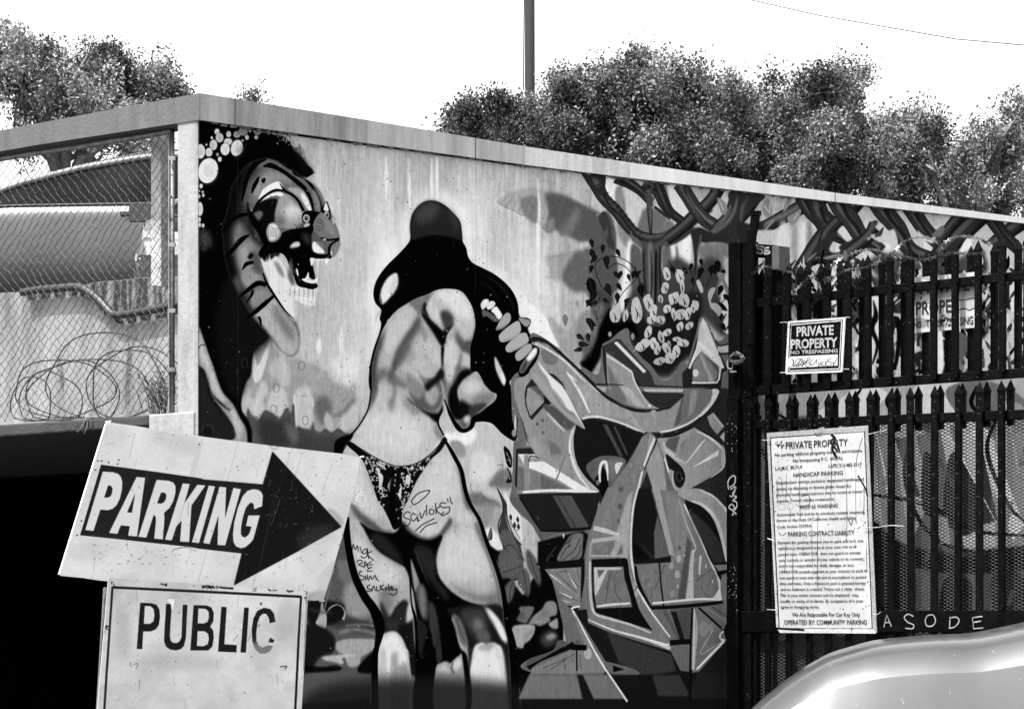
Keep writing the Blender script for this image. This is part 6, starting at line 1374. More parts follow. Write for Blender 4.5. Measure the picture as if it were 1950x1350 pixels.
# ---------------------------------------------------------------- arrow and PUBLIC signs in front
th = math.radians(20); N_S = Vector((math.sin(th), -math.cos(th), 0))
SP = plane(at(400, CY0, 10.4)*1, N_S); SP = plane((SP[0].x, SP[0].y, 0), N_S)
M_ply = mat('painted_plywood_edge', .75, .5, 30, rough=.7)
def paint_arrow(c):
    rr = random.Random(14)
    c.noise(9, 90, 90, 2); c.noise(7, 24, 24, 3); c.noise(4, 5, 5, 4)
    c.z = 'M'
    bar = 'M460,470 900,528 1340,590 N0,285 480,325 550,80 1070,645 740,830 260,1085 320,848 0,812 M1220,1175 700,1118 280,1075'
    c.G(bar, 32, b=.25)
    c.G('N480,325 550,80 1070,645 740,830 260,1085 320,848 350,800 420,700 470,420', 14, b=1.5)
    c.L('N480,325 550,80 1070,645', 1.2, 14, sm=0); c.L('N1070,645 740,830 260,1085 320,848', 1.2, 14, sm=0)
    W = 214
    c.z = 'M'
    def ltr(s, *holes):
        c.F(s, W, sm=0, b=.2)
        for h in holes: c.F(h, 32, sm=0, b=.2)
    ltr('475,530 560,535 605,548 630,575 643,620 638,690 622,760 592,818 560,848 520,860 455,855 395,1038 325,1030','520,648 545,652 558,672 556,705 545,738 520,752 487,752')
    ltr('765,575 838,583 768,1085 692,1078 706,997 630,990 600,1063 528,1055','753,715 725,882 683,878')
    ltr('935,600 1040,608 1080,625 1098,655 1098,710 1080,780 1048,840 1000,882 1004,930 990,1110 915,1103 930,960 930,920 912,898 848,1095 780,1088','975,708 1008,712 1020,732 1015,765 1000,792 972,805 940,800')
    ltr('1160,630 1220,636 1175,800 1285,642 1355,648 1235,820 1215,1133 1137,1128 1150,950 1105,1000 1065,1118 1008,1112')
    ltr('N68,335 116,341 -5,768 -59,763')
    ltr('N150,343 200,348 192,580 255,352 312,362 193,787 135,783 142,560 75,776 27,768')
    ltr('N400,362 440,366 465,382 478,410 472,490 412,514 408,478 398,464 380,466 350,500 325,580 312,660 312,700 325,722 345,725 368,708 380,685 392,645 350,640 368,560 455,560 405,742 380,772 345,800 310,808 275,795 255,760 251,700 262,610 290,500 325,415 360,375')
    for x, y, l in ((770,420,130),(640,520,20),(1300,300,300),(1085,1180,80),(940,600,30)):
        c.L(f'M{x},{y} {x-l*.25:.0f},{y+l*.9:.0f}', .9, 120, b=.5, a=.5)
    for s in ('M1330,250 1240,600 1070,1120','N290,10 250,150 205,300','N700,50 560,500 440,1000','N780,80 700,330','N1000,170 930,380','N60,800 -10,1060','M750,200 700,420','N560,400 500,700 460,900','N430,1000 400,1100','N660,880 640,980'):
        c.L(s, .9, 95, b=.5, a=.45)
    for s in ('N540,290 520,340','N610,430 540,640','N700,622 745,625'): c.L(s, .9, 130, b=.3, a=.7)
    for i in range(60):
        x, y = rr.uniform(500, 850), rr.uniform(340, 650); c.E(x, y, rr.uniform(1, 4), 150, b=.2, a=.8, z='N')
    for i in range(70):
        x, y = rr.uniform(380, 1250), rr.uniform(1150, 1330); a = rr.uniform(-.8, .2); l = rr.uniform(3, 26)
        c.L(f'M{x:.0f},{y:.0f} {x+l:.0f},{y+l*math.sin(a):.0f}', rr.uniform(.4, 1.1), 50, b=.2, a=rr.uniform(.3, 1))
    for s in ('M1060,1215 1100,1190 1200,1180 1280,1215','M395,1170 455,1158','M535,1185 550,1175','M1030,1330 1040,1320','M920,245 990,250','M525,290 570,290'): c.L(s, (.4,1.3,.4), 40, b=.2, a=.8)
    for x, y in ((432,437),(465,440),(525,452),(602,465),(412,515),(292,953),(255,1075),(335,1057),(1300,297),(612,430)): c.E(x, y, 8, 20, ry=6, z='M', b=.2)
    for i in range(90):
        x, y = rr.uniform(700, 1180), rr.uniform(60, 1150); c.E(x, y, rr.uniform(2, 9), rr.choice((120, 150, 90)), b=.5, a=rr.uniform(.15, .5), z='N')
    c.F('N960,520 1000,510 1060,560 1090,620 1060,640 1000,560', 130, b=2, a=.5); c.F('N820,1150 950,1120 940,1200 830,1200', 150, b=3, a=.6); c.F('N880,1060 1000,900 1040,930 960,1150', 188, b=3, a=.6)
    for s, a in (('M150,1200 400,1100 700,1160 500,1250 250,1300', .25), ('M900,150 1300,260 1260,380 1000,330', .3), ('N760,700 1000,640 960,900 800,980', .2), ('M480,150 700,200 560,330', .2)): c.F(s, 165, b=7, a=a)
    c.L('N520,20 560,60 600,40', 2, 90, b=1, a=.6); c.L('M505,118 700,140 850,158 1340,235', 1.2, 238, b=.3); c.L('N1218,130 1180,340 1080,720 935,1200', 1.2, 150, b=.4, a=.6)
    wear(c, (120, 810, 680, 1140), 260, 5, dark=(70, 150), lines=30)
arrow = sign('parking_arrow_sign', 'white plywood sign with PARKING lettered on a black arrow pointing right', 'sign', SP,
    [(202,806),(207,804),(250,810),(388,831.5),(520,849),(652,864),(686,871),(688,876),(674,935),(652,1021),(640,1062),(633,1090),(616,1142),(600,1143),(586,1142),(400,1125),(193,1105),(160,1100),(118,1096),(113,1092)], paint_arrow, .016, 620, base=216, rough=.6, edge=M_ply, gain=.49)
mb = MB(); rr = random.Random(5)
for x, y in ((114,1094),(204,806),(687,873),(610,1143)):
    for i in range(5):
        p = on(x+rr.uniform(-4, 4), y+rr.uniform(-3, 3), SP, -.006); mb.obox(p, Vector((.006, .002, .001)), Vector((0, .006, 0)), Vector((.001, 0, .005)))
mb.build('frayed_corner', M_ply, arrow, kind='stuff')
PP = plane(SP[0]+N_S*.03, N_S)
def paint_public(c):
    rr = random.Random(24)
    c.noise(14, 70, 70, 2); c.noise(8, 20, 20, 3); c.noise(5, 5, 5, 4)
    c.z = 'O'; D_ = 26
    c.L('405,186 990,215 1575,246 1548,700 1515,1300 M0,0', 1, 200, a=0)
    c.L('O408,188 990,216 1572,246', 5, 30, b=.2, sm=0); c.L('O403,182 382,500 368,700 330,1300', 4.4, 34, b=.2, sm=0); c.L('O1570,246 1555,500 1546,700 1516,1300', 4.4, 22, b=.2, sm=0)
    def ltr(s, *h):
        c.F(s, D_, sm=0, b=.2)
        for q in h: c.F(q, 202, sm=0, b=.2)
    ltr('575,283 640,285 675,295 693,325 697,370 690,420 670,448 640,460 593,460 587,570 553,568','603,302 640,305 658,322 663,360 657,398 635,414 597,413')
    ltr('735,290 770,291 758,480 762,515 775,530 800,533 820,520 830,495 838,295 867,297 857,500 845,550 825,570 795,578 760,572 735,555 722,520 725,450')
    ltr('905,298 985,300 1015,312 1030,345 1028,395 1008,430 1026,455 1030,500 1020,555 995,578 885,578','935,318 980,321 998,338 1000,375 990,402 965,412 930,410','930,458 975,460 995,475 1000,510 992,540 965,552 925,550')
    ltr('1077,308 1110,310 1095,540 1173,545 1170,590 1056,585'); ltr('1218,313 1247,314 1229,591 1195,590')
    ltr('1412,400 1377,410 1370,375 1355,353 1335,350 1315,368 1300,410 1292,470 1294,520 1310,550 1335,560 1360,548 1395,550 1380,582 1350,598 1315,597 1285,570 1268,520 1265,450 1275,380 1300,332 1340,314 1380,322 1402,350'); ltr('1378,498 1405,515 1398,530 1368,528')
    c.F('740,265 780,262 785,290 770,330 762,292', 232, b=.4, a=.9)
    for x, y in ((400,160),(365,432),(735,172)): c.E(x, y, 6, 12, ry=10, z='O', b=.1)
    for s, w in (('360,425 375,430 358,445 378,448',1.6),('955,185 990,180 1010,190 1030,182',3),('1065,188 1100,192 1150,195',4),('1140,188 1150,200',3),('1270,200 1285,195 1290,208 1272,212',1.2),('1365,200 1385,210',2.5),('1395,208 1420,206',2),('1480,205 1500,215 1520,200 1515,218',3),('1592,215 1600,208 1608,218 1600,232',2),('700,165 740,178',2.5),
                  ('1315,290 1325,285 1320,300',2),('510,650 520,680','1'),('530,665 560,660 550,690','1'),('1440,680 1480,675 1470,695','2'),('1150,520 1180,480','.6'),('1240,520 1260,480','.6')): c.L(s, float(w), 25, b=.3, z='O', a=.9)
    for i in range(60): c.E(rr.gauss(1010,25), rr.gauss(187,6), rr.uniform(1,5), 20, z='O', b=.1)
    for i in range(120): c.E(rr.uniform(380,1600), rr.uniform(140,700), rr.uniform(1,4), rr.choice((90,60,120)), z='O', b=.2, a=.5)
    c.F('1440,300 1540,290 1530,480 1450,520 1420,420', 170, b=8, a=.5); c.F('700,600 1000,610 1100,680 800,700 600,660', 160, b=8, a=.5); c.F('430,280 520,400 500,640 420,560', 165, b=8, a=.5); c.F('1250,530 1430,560 1380,700 1290,680', 180, b=6, a=.6)
    c.L('O1606,220 1584,700', 1.4, 120, b=.3); 
    wear(c, (190, 1100, 585, 1340), 130, 9, dark=(60, 140), lines=16)
public = sign('public_sign', 'white metal PUBLIC sign with thin black border overlapping the arrow sign', 'sign', PP,
    zs('378,134 384,130 1000,170 1606,212 1613,220 1588,700 1540,1500 262,1500 330,700', 'O'), paint_public, .004, 620, base=196, rough=.45, gain=.52, edge=mat('sheet_metal_edge', .6, .4, 20, rough=.4))
for x, y in ((408,165),(1596,250)):
    mb = MB(); p = on(*zs(f'{x},{y}', 'O')[0], PP, .002); mb.tube([p, p+N_S*.004], .0045, 8); mb.build('bolt', M_galv, public)
# timber behind
M_wood = mat('rough_timber', .10, .03, 40, (1, 1, .1), rough=.85, bump=.5)
pst = empty('sign_post', at(300, CY0, 10.45)*1-Vector((0, 0, 1.6)), 'rough dark timber post and board backing the PUBLIC sign', 'post')
BP = plane(SP[0]-N_S*.017, N_S)
mb = MB(); V = [on(x, y, plane(SP[0]+N_S*.022, N_S)) for x, y in ((199,1118),(560,1140),(548,1500),(176,1500))]; mb.prism(V, -N_S*.019); fixn(mb.build('backing_board', M_wood, pst, bevel=.002))
mb = MB(); a, b = on(330, CY0, BP), on(385, CY0, BP); tz = on(330, 880, BP).z; mb.obox(Vector((a.x, a.y, 0)), Vector((b.x-a.x, b.y-a.y, 0)), -N_S*.09, (0, 0, tz)); fixn(mb.build('upright', M_wood, pst, bevel=.004))
# ---------------------------------------------------------------- cars
M_glass = mat('tinted_glass', .002, .001, 4, rough=.15, spec=.02); M_tyre = mat('tyre_rubber', .02, .012, 30, rough=.85); M_rim = mat('alloy', .45, .3, 10, rough=.3, metal=.8)
M_lens = mat('lamp_lens', .22, .12, 40, rough=.15); M_trim = mat('black_trim', .015, .01, 20, rough=.6); M_plate = mat('number_plate', .6, .5, 20, rough=.4)
M_trimlight = mat('window_trim_metal', .16, .12, 10, rough=.4)
def car(name, label, loc, rot, paint, L=4.5, W=1.8, H=1.45, suv=False, group=None, glass=None):
    root = empty(name, loc, label, 'car', group); root.rotation_euler = (0, 0, rot)
    hl = L/2
    # stations along the length: y, belt height, roof height, width factor, cabin
    if suv: st = [(-hl,.72,.74,.86),(-hl+.12,.92,1.1,.95),(-hl+.3,1.0,1.52,.98),(-hl+.6,1.04,1.60,1),(-hl+1.3,1.04,1.66,1),(-hl+1.9,1.04,1.665,1),(hl-2.30,1.04,1.655,1),(hl-2.14,1.04,1.640,1),(hl-2.02,1.04,1.612,1),(hl-1.92,1.04,1.592,1),(hl-1.80,1.04,1.588,1),(hl-1.66,1.03,1.575,1),(hl-1.54,1.03,1.540,1),(hl-1.45,1.02,1.492,1),(hl-1.30,1.02,1.37,.99),(hl-.95,1.0,1.10,.99),(hl-.35,.90,.93,.95),(hl-.08,.72,.74,.86),(hl,.5,.52,.8)]
    else: st = [(-hl,.62,.64,.84),(-hl+.08,.86,.90,.92),(-hl+.5,.93,.99,.96),(-hl+.75,.94,1.06,.98),(-hl+1.25,.93,H-.06,1),(-hl+1.9,.925,H,1),(-hl+2.3,.92,H-.025,1),(-hl+2.75,.915,H-.12,1),(-hl+3.15,.91,H-.26,1),(-hl+3.45,.90,.96,.99),(hl-.5,.80,.85,.95),(hl-.08,.62,.66,.86),(hl,.45,.48,.8)]
    st = np.array(st); ny = 110 if suv else 64
    t = np.linspace(0, len(st)-1, ny); S = np.stack([np.interp(t, range(len(st)), st[:, k]) for k in range(4)], 1)
    for k in (1, 2, 3):
        S[:, k] = np.convolve(np.pad(S[:, k], 2, mode='edge'), [.1, .2, .4, .2, .1], 'valid')
    w = W/2
    def section(y, b, r, f):
        cab = max(0.0, min(1.0, (r-b)/.35)); rw = w*(.93-.28*cab)*f
        pr = [(w*.86*f, .22), (w*.97*f, .34), (w*f, .55), (w*.985*f, b-.10), (w*.94*f, b), (rw+.01+.05*cab, b+(r-b)*.82), (rw*.90, b+(r-b)*.965), (rw*.5, r-.005*cab), (0, r)]
        half = smooth_curve(np.array(pr), False, 3)
        return half
    rows = [section(*S[i]) for i in range(ny)]; m = len(rows[0])
    vs_, key = [], []
    for i in range(ny):
        h = rows[i]; y = S[i, 0]
        vs_ += [(x, y, z) for x, z in h]+[(-x, y, z) for x, z in h[:-1][::-1]]
    n = 2*m-1
    parts = {'body': [], 'side_window': [], 'side_window ': [], 'rear_window': [], 'windscreen': []}
    for i in range(ny-1):
        b, r = S[i, 1], S[i, 2]; cab = (r-b)/.35; slope = (S[i+1, 2]-S[i, 2])/(S[i+1, 0]-S[i, 0]+1e-6)
        for k in range(n-1):
            kk = k if k < m-1 else n-2-k
            q = 'body'
            if 12 <= kk < 15 and cab > .30: q = 'side_window' if k < m-1 else 'side_window '
            if kk >= 17 and abs(slope) > .30 and cab > .12 and cab < 1.28: q = 'rear_window' if slope > 0 else 'windscreen'
            parts[q].append((i*n+k, i*n+k+1, (i+1)*n+k+1, (i+1)*n+k))
    parts['body'] += [tuple(range(n))[::-1], tuple((ny-1)*n+k for k in range(n)), ]
    for q, fs_ in parts.items():
        if not fs_: continue
        used = sorted({j for f in fs_ for j in f}); mp = {j: a for a, j in enumerate(used)}
        me = bpy.data.meshes.new(q.strip()); me.from_pydata([vs_[j] for j in used], [], [tuple(mp[j] for j in f) for f in fs_]); me.update()
        for p in me.polygons: p.use_smooth = len(p.vertices) == 4
        bm = bmesh.new(); bm.from_mesh(me); bmesh.ops.recalc_face_normals(bm, faces=bm.faces)
        if q != 'body' and sum((f.normal.z for f in bm.faces)) < 0: bmesh.ops.reverse_faces(bm, faces=bm.faces)
        bm.to_mesh(me); bm.free()
        me.materials.append(paint if q == 'body' else (glass or M_glass))
        o = bpy.data.objects.new(q.strip(), me); COL.objects.link(o); o.parent = root
    def part(mb, nm, m, par=root, sm=False):
        me = bpy.data.meshes.new(nm); me.from_pydata(mb.v, [], mb.f); me.materials.append(m)
        if sm:
            for p in me.polygons: p.use_smooth = True
        o = bpy.data.objects.new(nm, me); COL.objects.link(o); o.parent = par; return fixn(o)
    if not suv:       # window trim, belt moulding and door seams laid on the skin
        def skin(i, k, sx): x, z = rows[i][k]; return (sx*(x+.004), S[i, 0], z+.002)
        cab_i = [i for i in range(ny) if (S[i, 2]-S[i, 1])/.35 > .30]
        for sx in (-1, 1):
            mb = MB(); mb.tube([skin(i, 15, sx) for i in cab_i], .024, 6); part(mb, 'window_trim', M_trimlight, root, True)
            mb = MB(); mb.tube([skin(i, 12, sx) for i in cab_i], .010, 6); part(mb, 'belt_moulding', M_trim, root, True)
            for ys in (hl-1.25, hl-2.35):
                i = min(range(ny), key=lambda j: abs(S[j, 0]-ys)); mb = MB(); mb.tube([skin(i, k_, sx) for k_ in range(2, 13)], .006, 5); part(mb, 'door_seam', M_trim)
            i = min(range(ny), key=lambda j: abs(S[j, 0]-(hl-2.2))); a_ = skin(i, 10, sx); mb = MB(); mb.obox((a_[0], a_[1], a_[2]-.02), (sx*.02, 0, 0), (0, .16, 0), (0, 0, .022)); part(mb, 'door_handle', M_trim)
    for sx in (-1, 1):
        for yy in (-hl+.85, hl-.9):
            mb = MB(); mb.tube([(sx*(w-.22), yy, .32), (sx*(w-.20), yy, .32), (sx*(w-.02), yy, .32), (sx*(w+.0), yy, .32)], [.26, .32, .32, .27], 24); wh = part(mb, 'wheel', M_tyre)
            mb = MB(); mb.tube([(sx*(w-.0), yy, .32), (sx*(w+.012), yy, .32)], [.20, .17], 16); part(mb, 'rim', M_rim, wh)
        mb = MB(); mb.box8([(sx*w*.50, -hl-.012, .72), (sx*w*.90, -hl+.09, .70), (sx*w*.92, -hl+.14, .70), (sx*w*.5, -hl+.05, .72), (sx*w*.50, -hl+.0, .84), (sx*w*.88, -hl+.1, .85), (sx*w*.9, -hl+.16, .85), (sx*w*.5, -hl+.06, .84)]); part(mb, 'tail_light', M_lens)
        mb = MB(); mb.box8([(sx*w*.45, hl-.05, .6), (sx*w*.82, hl-.12, .6), (sx*w*.82, hl-.2, .6), (sx*w*.45, hl-.12, .6), (sx*w*.45, hl-.08, .7), (sx*w*.82, hl-.15, .72), (sx*w*.82, hl-.24, .72), (sx*w*.45, hl-.14, .7)]); part(mb, 'headlight', M_lens)
        mb = MB(); mb.obox((sx*(w*.93), hl-1.12 if not suv else hl-1.35, .90), (sx*.16, 0, 0), (0, .07, .0), (0, 0, .12)); part(mb, 'wing_mirror', M_trim)
    mb = MB(); mb.obox((-w*.86, -hl-.045, .36), (w*1.72, 0, 0), (0, .12, 0), (0, 0, .20)); bmp = part(mb, 'bumper', paint); bv = bmp.modifiers.new('b', 'BEVEL'); bv.width = .03; bv.segments = 3
    mb = MB(); mb.obox((-.16, -hl-.055, .6), (.32, 0, 0), (0, .02, 0), (0, 0, .10)); part(mb, 'number_plate', M_plate)
    mb = MB(); mb.obox((-w*.8, hl-.06, .32), (w*1.6, 0, 0), (0, .1, 0), (0, 0, .14)); part(mb, 'front_bumper', M_trim)
    return root
M_cgrey = mat('grey_car_paint', .10, .08, 2, rough=.30, metal=.92, coat=.1); M_cblk = mat('black_car_paint', .01, .008, 2, rough=.12, coat=1.0)
M_silver = mat('silver_car_paint', .034, .026, 5, rough=.28, metal=.15, coat=.5, contrast=(.4, .62), speck=(.12, 60, .70))
p = at(285, CY0, 21.9)
car('parked_car', 'grey saloon car seen from the side through the chain link fence', (p.x, p.y+.9, 3.59), math.radians(88), M_cgrey, H=1.37)
p = at(532, CY0, 20.3)
car('parked_car', 'black car half hidden behind the white corner post', (p.x, p.y+2.2, 3.42), math.radians(176), M_cblk, H=1.34)
M_dusty = mat('dusty_glass', .17, .13, 6, rough=.2, spec=.8, contrast=(.4, .62), speck=(.5, 40, .74))
sc_rot = math.radians(84); hl = 2.2; p = at(1572, CY0, 8.9)
d = Vector((-math.sin(sc_rot), math.cos(sc_rot), 0)); o_ = Vector((p.x, p.y, 0))-d*(hl-1.45)+Vector((d.y, -d.x, 0))*(-.72)
van = car('parked_car', 'silver car whose roof shows at the bottom right in front of the gate', (o_.x, o_.y+.72, 0.0), sc_rot, M_silver, L=4.4, W=1.78, H=1.66, suv=True, glass=M_silver)
def roof_line(nm, P, r, m):
    mb = MB(); mb.tube(P, r, 6); me = bpy.data.meshes.new(nm); me.from_pydata(mb.v, [], mb.f); me.materials.append(m); o = bpy.data.objects.new(nm, me); COL.objects.link(o); o.parent = van
# panel gap down the flank, following the skin of the body
sec = None
for o_ in van.children:
    if o_.name.startswith('body'):
        y0_ = min((abs(v.co.y-.16), v.co.y) for v in o_.data.vertices if v.co.x < -.2)[1]
        vv = [v.co for v in o_.data.vertices if abs(v.co.y-y0_) < 1e-4 and v.co.x < -.2 and v.co.z > .9]
        vv.sort(key=lambda c: c.z)
        if len(vv) > 3: sec = [(c.x-.002, c.y-.05*(c.z-1.2), c.z+.002) for c in vv]
if sec: roof_line('panel_gap', sec, .0038, M_trim)
# ---------------------------------------------------------------- trees, pole
M_bark = mat('bark', .07, .02, 14, (1, 1, .3), rough=.9, bump=.6); M_barkl = mat('pale_bark', .16, .06, 10, (1, 1, .3), rough=.85, bump=.4)
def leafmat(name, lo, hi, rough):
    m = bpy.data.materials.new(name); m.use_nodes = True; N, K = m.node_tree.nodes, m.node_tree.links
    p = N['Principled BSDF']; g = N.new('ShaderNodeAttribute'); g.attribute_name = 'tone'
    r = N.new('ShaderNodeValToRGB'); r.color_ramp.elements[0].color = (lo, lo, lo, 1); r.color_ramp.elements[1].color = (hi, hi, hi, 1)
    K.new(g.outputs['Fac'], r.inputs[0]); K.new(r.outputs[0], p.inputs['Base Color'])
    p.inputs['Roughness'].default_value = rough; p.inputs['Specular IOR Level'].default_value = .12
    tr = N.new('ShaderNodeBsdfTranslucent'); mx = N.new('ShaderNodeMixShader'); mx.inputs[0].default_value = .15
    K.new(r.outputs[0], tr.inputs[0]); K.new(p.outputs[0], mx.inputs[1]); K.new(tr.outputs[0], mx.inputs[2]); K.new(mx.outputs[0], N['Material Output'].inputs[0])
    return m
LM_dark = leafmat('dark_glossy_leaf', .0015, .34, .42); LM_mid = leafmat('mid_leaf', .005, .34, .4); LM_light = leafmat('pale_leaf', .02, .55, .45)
def tree(name, label, blobs, Y, depth, lm, bark, n_leaf, size, seed, base_z, limbs=9, fill=.5, group=None, lift=30):
    n_leaf = int(n_leaf*4.2); size *= .50
    """blobs: crown masses (photo px centre and radii); leaves hang in clumps round twigs inside them"""
    rs = np.random.RandomState(seed); k = Y/FPX
    cx = np.mean([b[0] for b in blobs]); trunk_x = (cx-CX)*k
    root = empty(name, (trunk_x, Y, base_z), label, 'tree', group)
    # clumps: crown masses plus upright sprays along their upper edge
    r9 = np.random.RandomState(seed+50); nb0 = len(blobs)
    base = [(b[0], b[1]+lift, max(b[2]-14, 4), max(b[3]-22, 4), 1.0) for b in blobs]
    spr = []
    for b in base:
        for t in r9.uniform(-.1, 3.24, 7):
            rx = r9.uniform(5, 13); spr.append((b[0]+math.cos(t)*b[2]*1.0, b[1]-math.sin(t)*b[3]*1.02, rx, rx*r9.uniform(1.2, 2.4), 1.5))
    allb = base+spr
    ncl = n_leaf//46; cl = []
    boughs = []
    for b in base:
        for _ in range(max(3, int(b[2]*b[3]/420))):
            d = r9.normal(size=3); d /= np.linalg.norm(d); q = r9.uniform(.45, .9)
            r_ = r9.uniform(15, 30)*min(1, b[3]/30+.3)
            boughs.append((b[0]+d[0]*b[2]*q, b[1]-d[2]*b[3]*q, r_*r9.uniform(.9, 1.3), r_, Y+d[1]*depth*q, r9.uniform(0, 1)))
    wb = np.array([q[2]*q[3] for q in boughs], float); wb /= wb.sum()
    ws = np.array([q[2]*q[3] for q in spr], float); ws /= ws.sum(); wv = np.array([q[2]*q[3] for q in base], float); wv /= wv.sum()
    for i in range(ncl):
        u = rs.rand()
        if u < .62:
            b = boughs[rs.choice(len(boughs), p=wb)]; d = rs.normal(size=3); d[2] += .5; d /= np.linalg.norm(d); rad = rs.uniform(.7, 1.0)
            x, z, yy = b[0]+d[0]*b[2]*rad, b[1]-d[2]*b[3]*rad, b[4]+d[1]*b[2]*rad*k
        elif u < .72:
            b = spr[rs.choice(len(spr), p=ws)]; x, z = b[0]+rs.uniform(-1, 1)*b[2]*.8, b[1]+rs.uniform(-1, 1)*b[3]*.9; yy = Y+r9.uniform(-.6, .6)*depth
        else:
            b = base[rs.choice(len(base), p=wv)]; d = rs.normal(size=3); d /= np.linalg.norm(d); rad = rs.uniform(fill*.3, .85)
            x, z, yy = b[0]+d[0]*b[2]*rad, b[1]-d[2]*b[3]*rad, Y+abs(d[1])*depth*rad
        tb = (b[5] if u < .62 else r9.uniform(.3, .9) if u < .72 else .05)  # crown shade put into leaf tone
        cl.append(((x-CX)*k, yy, 1.6+(CY0-z)*k, rs.uniform(.5, 1.25), tb))
    cl = np.array(cl)
    idx = rs.randint(0, ncl, n_leaf)
    C_ = cl[idx, :3]+np.clip(rs.normal(size=(n_leaf, 3)), -2, 2)*(.062*cl[idx, 3:4])*np.array([1, 1, 1.2])*(Y/30)
    # leaf frames: roughly outward and drooping
    a = rs.normal(size=(n_leaf, 3)); a[:, 2] += .5; a /= np.linalg.norm(a, axis=1)[:, None]
    b_ = np.cross(a, rs.normal(size=(n_leaf, 3))); b_ /= np.linalg.norm(b_, axis=1)[:, None]
    L_ = size*rs.uniform(.6, 1.35, (n_leaf, 1)); W_ = L_*.27
    V = np.stack([C_, C_+a*L_*.5+b_*W_, C_+a*L_, C_+a*L_*.5-b_*W_], 1).reshape(-1, 3)
    me = bpy.data.meshes.new('crown'); me.vertices.add(len(V)); me.vertices.foreach_set('co', (V-np.array(root.location)).ravel())
    me.loops.add(n_leaf*4); me.loops.foreach_set('vertex_index', np.arange(n_leaf*4)); me.polygons.add(n_leaf)
    me.polygons.foreach_set('loop_start', np.arange(0, n_leaf*4, 4)); me.update(calc_edges=True)
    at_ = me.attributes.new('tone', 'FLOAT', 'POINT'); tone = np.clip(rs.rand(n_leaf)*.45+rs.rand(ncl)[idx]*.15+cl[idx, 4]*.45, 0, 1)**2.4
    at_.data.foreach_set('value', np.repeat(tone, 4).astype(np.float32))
    me.materials.append(lm); o = bpy.data.objects.new('crown', me); COL.objects.link(o); o.parent = root
    # trunk and limbs reaching to clumps
    rr = random.Random(seed); mb = MB(); bx_, by_ = trunk_x, Y
    zlow = min(1.6+(CY0-(b[1]+b[3]))*k for b in blobs); h0 = max(base_z+.6, zlow-.3)
    r0 = .11*(Y/30)
    mb.tube([(bx_, by_, base_z-.1), (bx_+.03, by_, (base_z+h0)/2), (bx_, by_, h0)], [r0*1.35, r0*1.1, r0], 10)
    tr = mb.build('trunk', bark, None, smooth=True)
    tr.parent = root; tr.matrix_parent_inverse = Matrix.Translation(-root.location)
    mb = MB()
    for i in range(limbs):
        b = base[i % nb0]; ang = rr.uniform(0, 6.28)
        e = Vector(((b[0]+math.cos(ang)*b[2]*.62-CX)*k, Y+rr.uniform(-1, 1)*depth*.5, 1.6+(CY0-(b[1]-abs(math.sin(ang))*b[3]*.65))*k))
        s0 = Vector((bx_, by_, h0-.05)); c1 = s0.lerp(e, .35)+Vector((rr.uniform(-.15, .15), 0, .15)); c2 = s0.lerp(e, .7)+Vector((rr.uniform(-.15, .15), rr.uniform(-.1, .1), .12))
        mb.tube([s0, c1, c2, e], [r0*.55, r0*.36, r0*.2, r0*.07], 6)
        for j in range(7):
            f = c1.lerp(e, rr.random()); near = cl[rr.randrange(ncl)]; g = Vector(near[:3])
            if (g-f).length > .45*(Y/30): g = f+(g-f).normalized()*.4
            mb.tube([f, f.lerp(g, .5)+Vector((rr.uniform(-.06, .06), 0, rr.uniform(0, .1))), g], [r0*.17, r0*.11, r0*.04], 4)
    if not limbs: return root
    lb = mb.build('limbs', bark, None, smooth=True); lb.parent = root; lb.matrix_parent_inverse = Matrix.Translation(-root.location)
    return root
bz = on(200, 545, RW).z+.6
GR = 'street trees behind the mural wall'
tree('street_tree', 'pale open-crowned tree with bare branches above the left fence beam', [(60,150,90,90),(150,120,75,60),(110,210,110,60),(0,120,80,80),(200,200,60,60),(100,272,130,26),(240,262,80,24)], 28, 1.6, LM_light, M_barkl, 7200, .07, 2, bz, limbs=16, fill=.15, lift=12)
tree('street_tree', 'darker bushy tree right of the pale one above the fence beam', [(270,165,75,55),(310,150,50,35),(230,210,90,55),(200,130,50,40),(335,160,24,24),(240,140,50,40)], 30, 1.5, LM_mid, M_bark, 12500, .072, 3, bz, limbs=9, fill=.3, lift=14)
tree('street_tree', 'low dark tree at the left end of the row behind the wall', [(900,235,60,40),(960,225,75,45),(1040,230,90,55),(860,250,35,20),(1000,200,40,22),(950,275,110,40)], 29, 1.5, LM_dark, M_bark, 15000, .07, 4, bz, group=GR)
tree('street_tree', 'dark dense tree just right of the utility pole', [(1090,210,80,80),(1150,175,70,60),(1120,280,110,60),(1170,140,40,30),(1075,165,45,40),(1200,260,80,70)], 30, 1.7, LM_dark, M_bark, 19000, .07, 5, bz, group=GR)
tree('street_tree', 'tallest dark tree rising highest above the middle of the wall', [(1240,170,80,80),(1290,150,60,50),(1270,260,120,80),(1222,115,28,30),(1320,200,60,70),(1340,290,90,60),(1260,320,150,50)], 29, 1.7, LM_dark, M_bark, 22000, .07, 6, bz, group=GR)
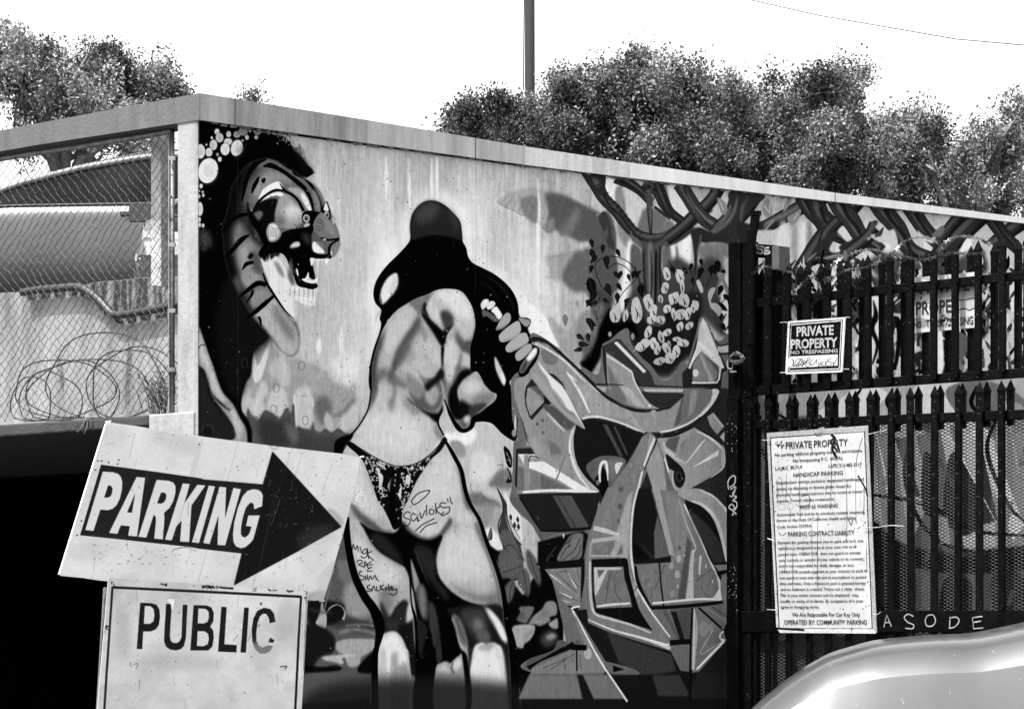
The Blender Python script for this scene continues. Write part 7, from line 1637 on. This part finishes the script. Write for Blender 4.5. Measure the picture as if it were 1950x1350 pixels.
tree('street_tree', 'round topped dark tree between the two tallest ones', [(1410,225,75,70),(1460,230,70,65),(1400,300,110,60),(1480,310,100,60),(1370,180,35,30),(1440,175,45,25)], 30.5, 1.7, LM_dark, M_bark, 19000, .07, 7, bz, group=GR)
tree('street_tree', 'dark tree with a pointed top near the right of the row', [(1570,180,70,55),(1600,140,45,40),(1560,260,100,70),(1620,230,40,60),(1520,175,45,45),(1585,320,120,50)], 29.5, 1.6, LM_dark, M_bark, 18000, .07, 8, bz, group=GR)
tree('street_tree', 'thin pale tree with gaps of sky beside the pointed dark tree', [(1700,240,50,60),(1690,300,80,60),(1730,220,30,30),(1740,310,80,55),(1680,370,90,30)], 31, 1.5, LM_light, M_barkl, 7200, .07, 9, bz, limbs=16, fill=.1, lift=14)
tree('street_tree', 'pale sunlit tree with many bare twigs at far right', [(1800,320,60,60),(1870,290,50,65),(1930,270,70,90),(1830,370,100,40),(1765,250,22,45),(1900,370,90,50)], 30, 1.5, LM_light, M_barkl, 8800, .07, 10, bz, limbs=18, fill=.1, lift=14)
tree('street_tree', 'tiny sprigs of a treetop peeping over the left of the wall beam', [(470,186,14,6),(488,182,8,6)], 27, .15, LM_mid, M_bark, 200, .05, 12, bz, limbs=0, lift=8)
# utility pole and wire
up = empty('utility_pole', ((1009.5-CX)/FPX*62, 62, 0), 'dark wooden utility pole rising behind the trees', 'pole')
mb = MB(); X = (1009.5-CX)/FPX*62; mb.tube([(X, 62, 0), (X, 62, 9), (X-.01, 62, 16)], [.125, .105, .09], 14); mb.build('pole_shaft', mat('creosoted_wood', .007, .003, 20, (1, 1, .1), rough=.9, bump=.4), up, smooth=True)
mb = MB(); mb.obox((X-1.2, 61.86, 15.2), (2.4, 0, 0), (0, .1, 0), (0, 0, .12)); mb.build('crossarm', M_wood, up)
mb = MB(); mb.tube([(X-.13, 61.93, 12), (X-.1, 61.9, 15)], .012, 5); mb.build('conduit', M_pipe, up)
cb = empty('overhead_cable', at(1850, 76, 50), 'thin overhead cable crossing the sky at the top right corner', 'cable')
mb = MB(); mb.tube([at(1250, -40, 66), at(1560, 30, 58), at(1820, 75, 50), at(2100, 100, 42)], .009, 5); mb.build('strand', M_pipe, cb)
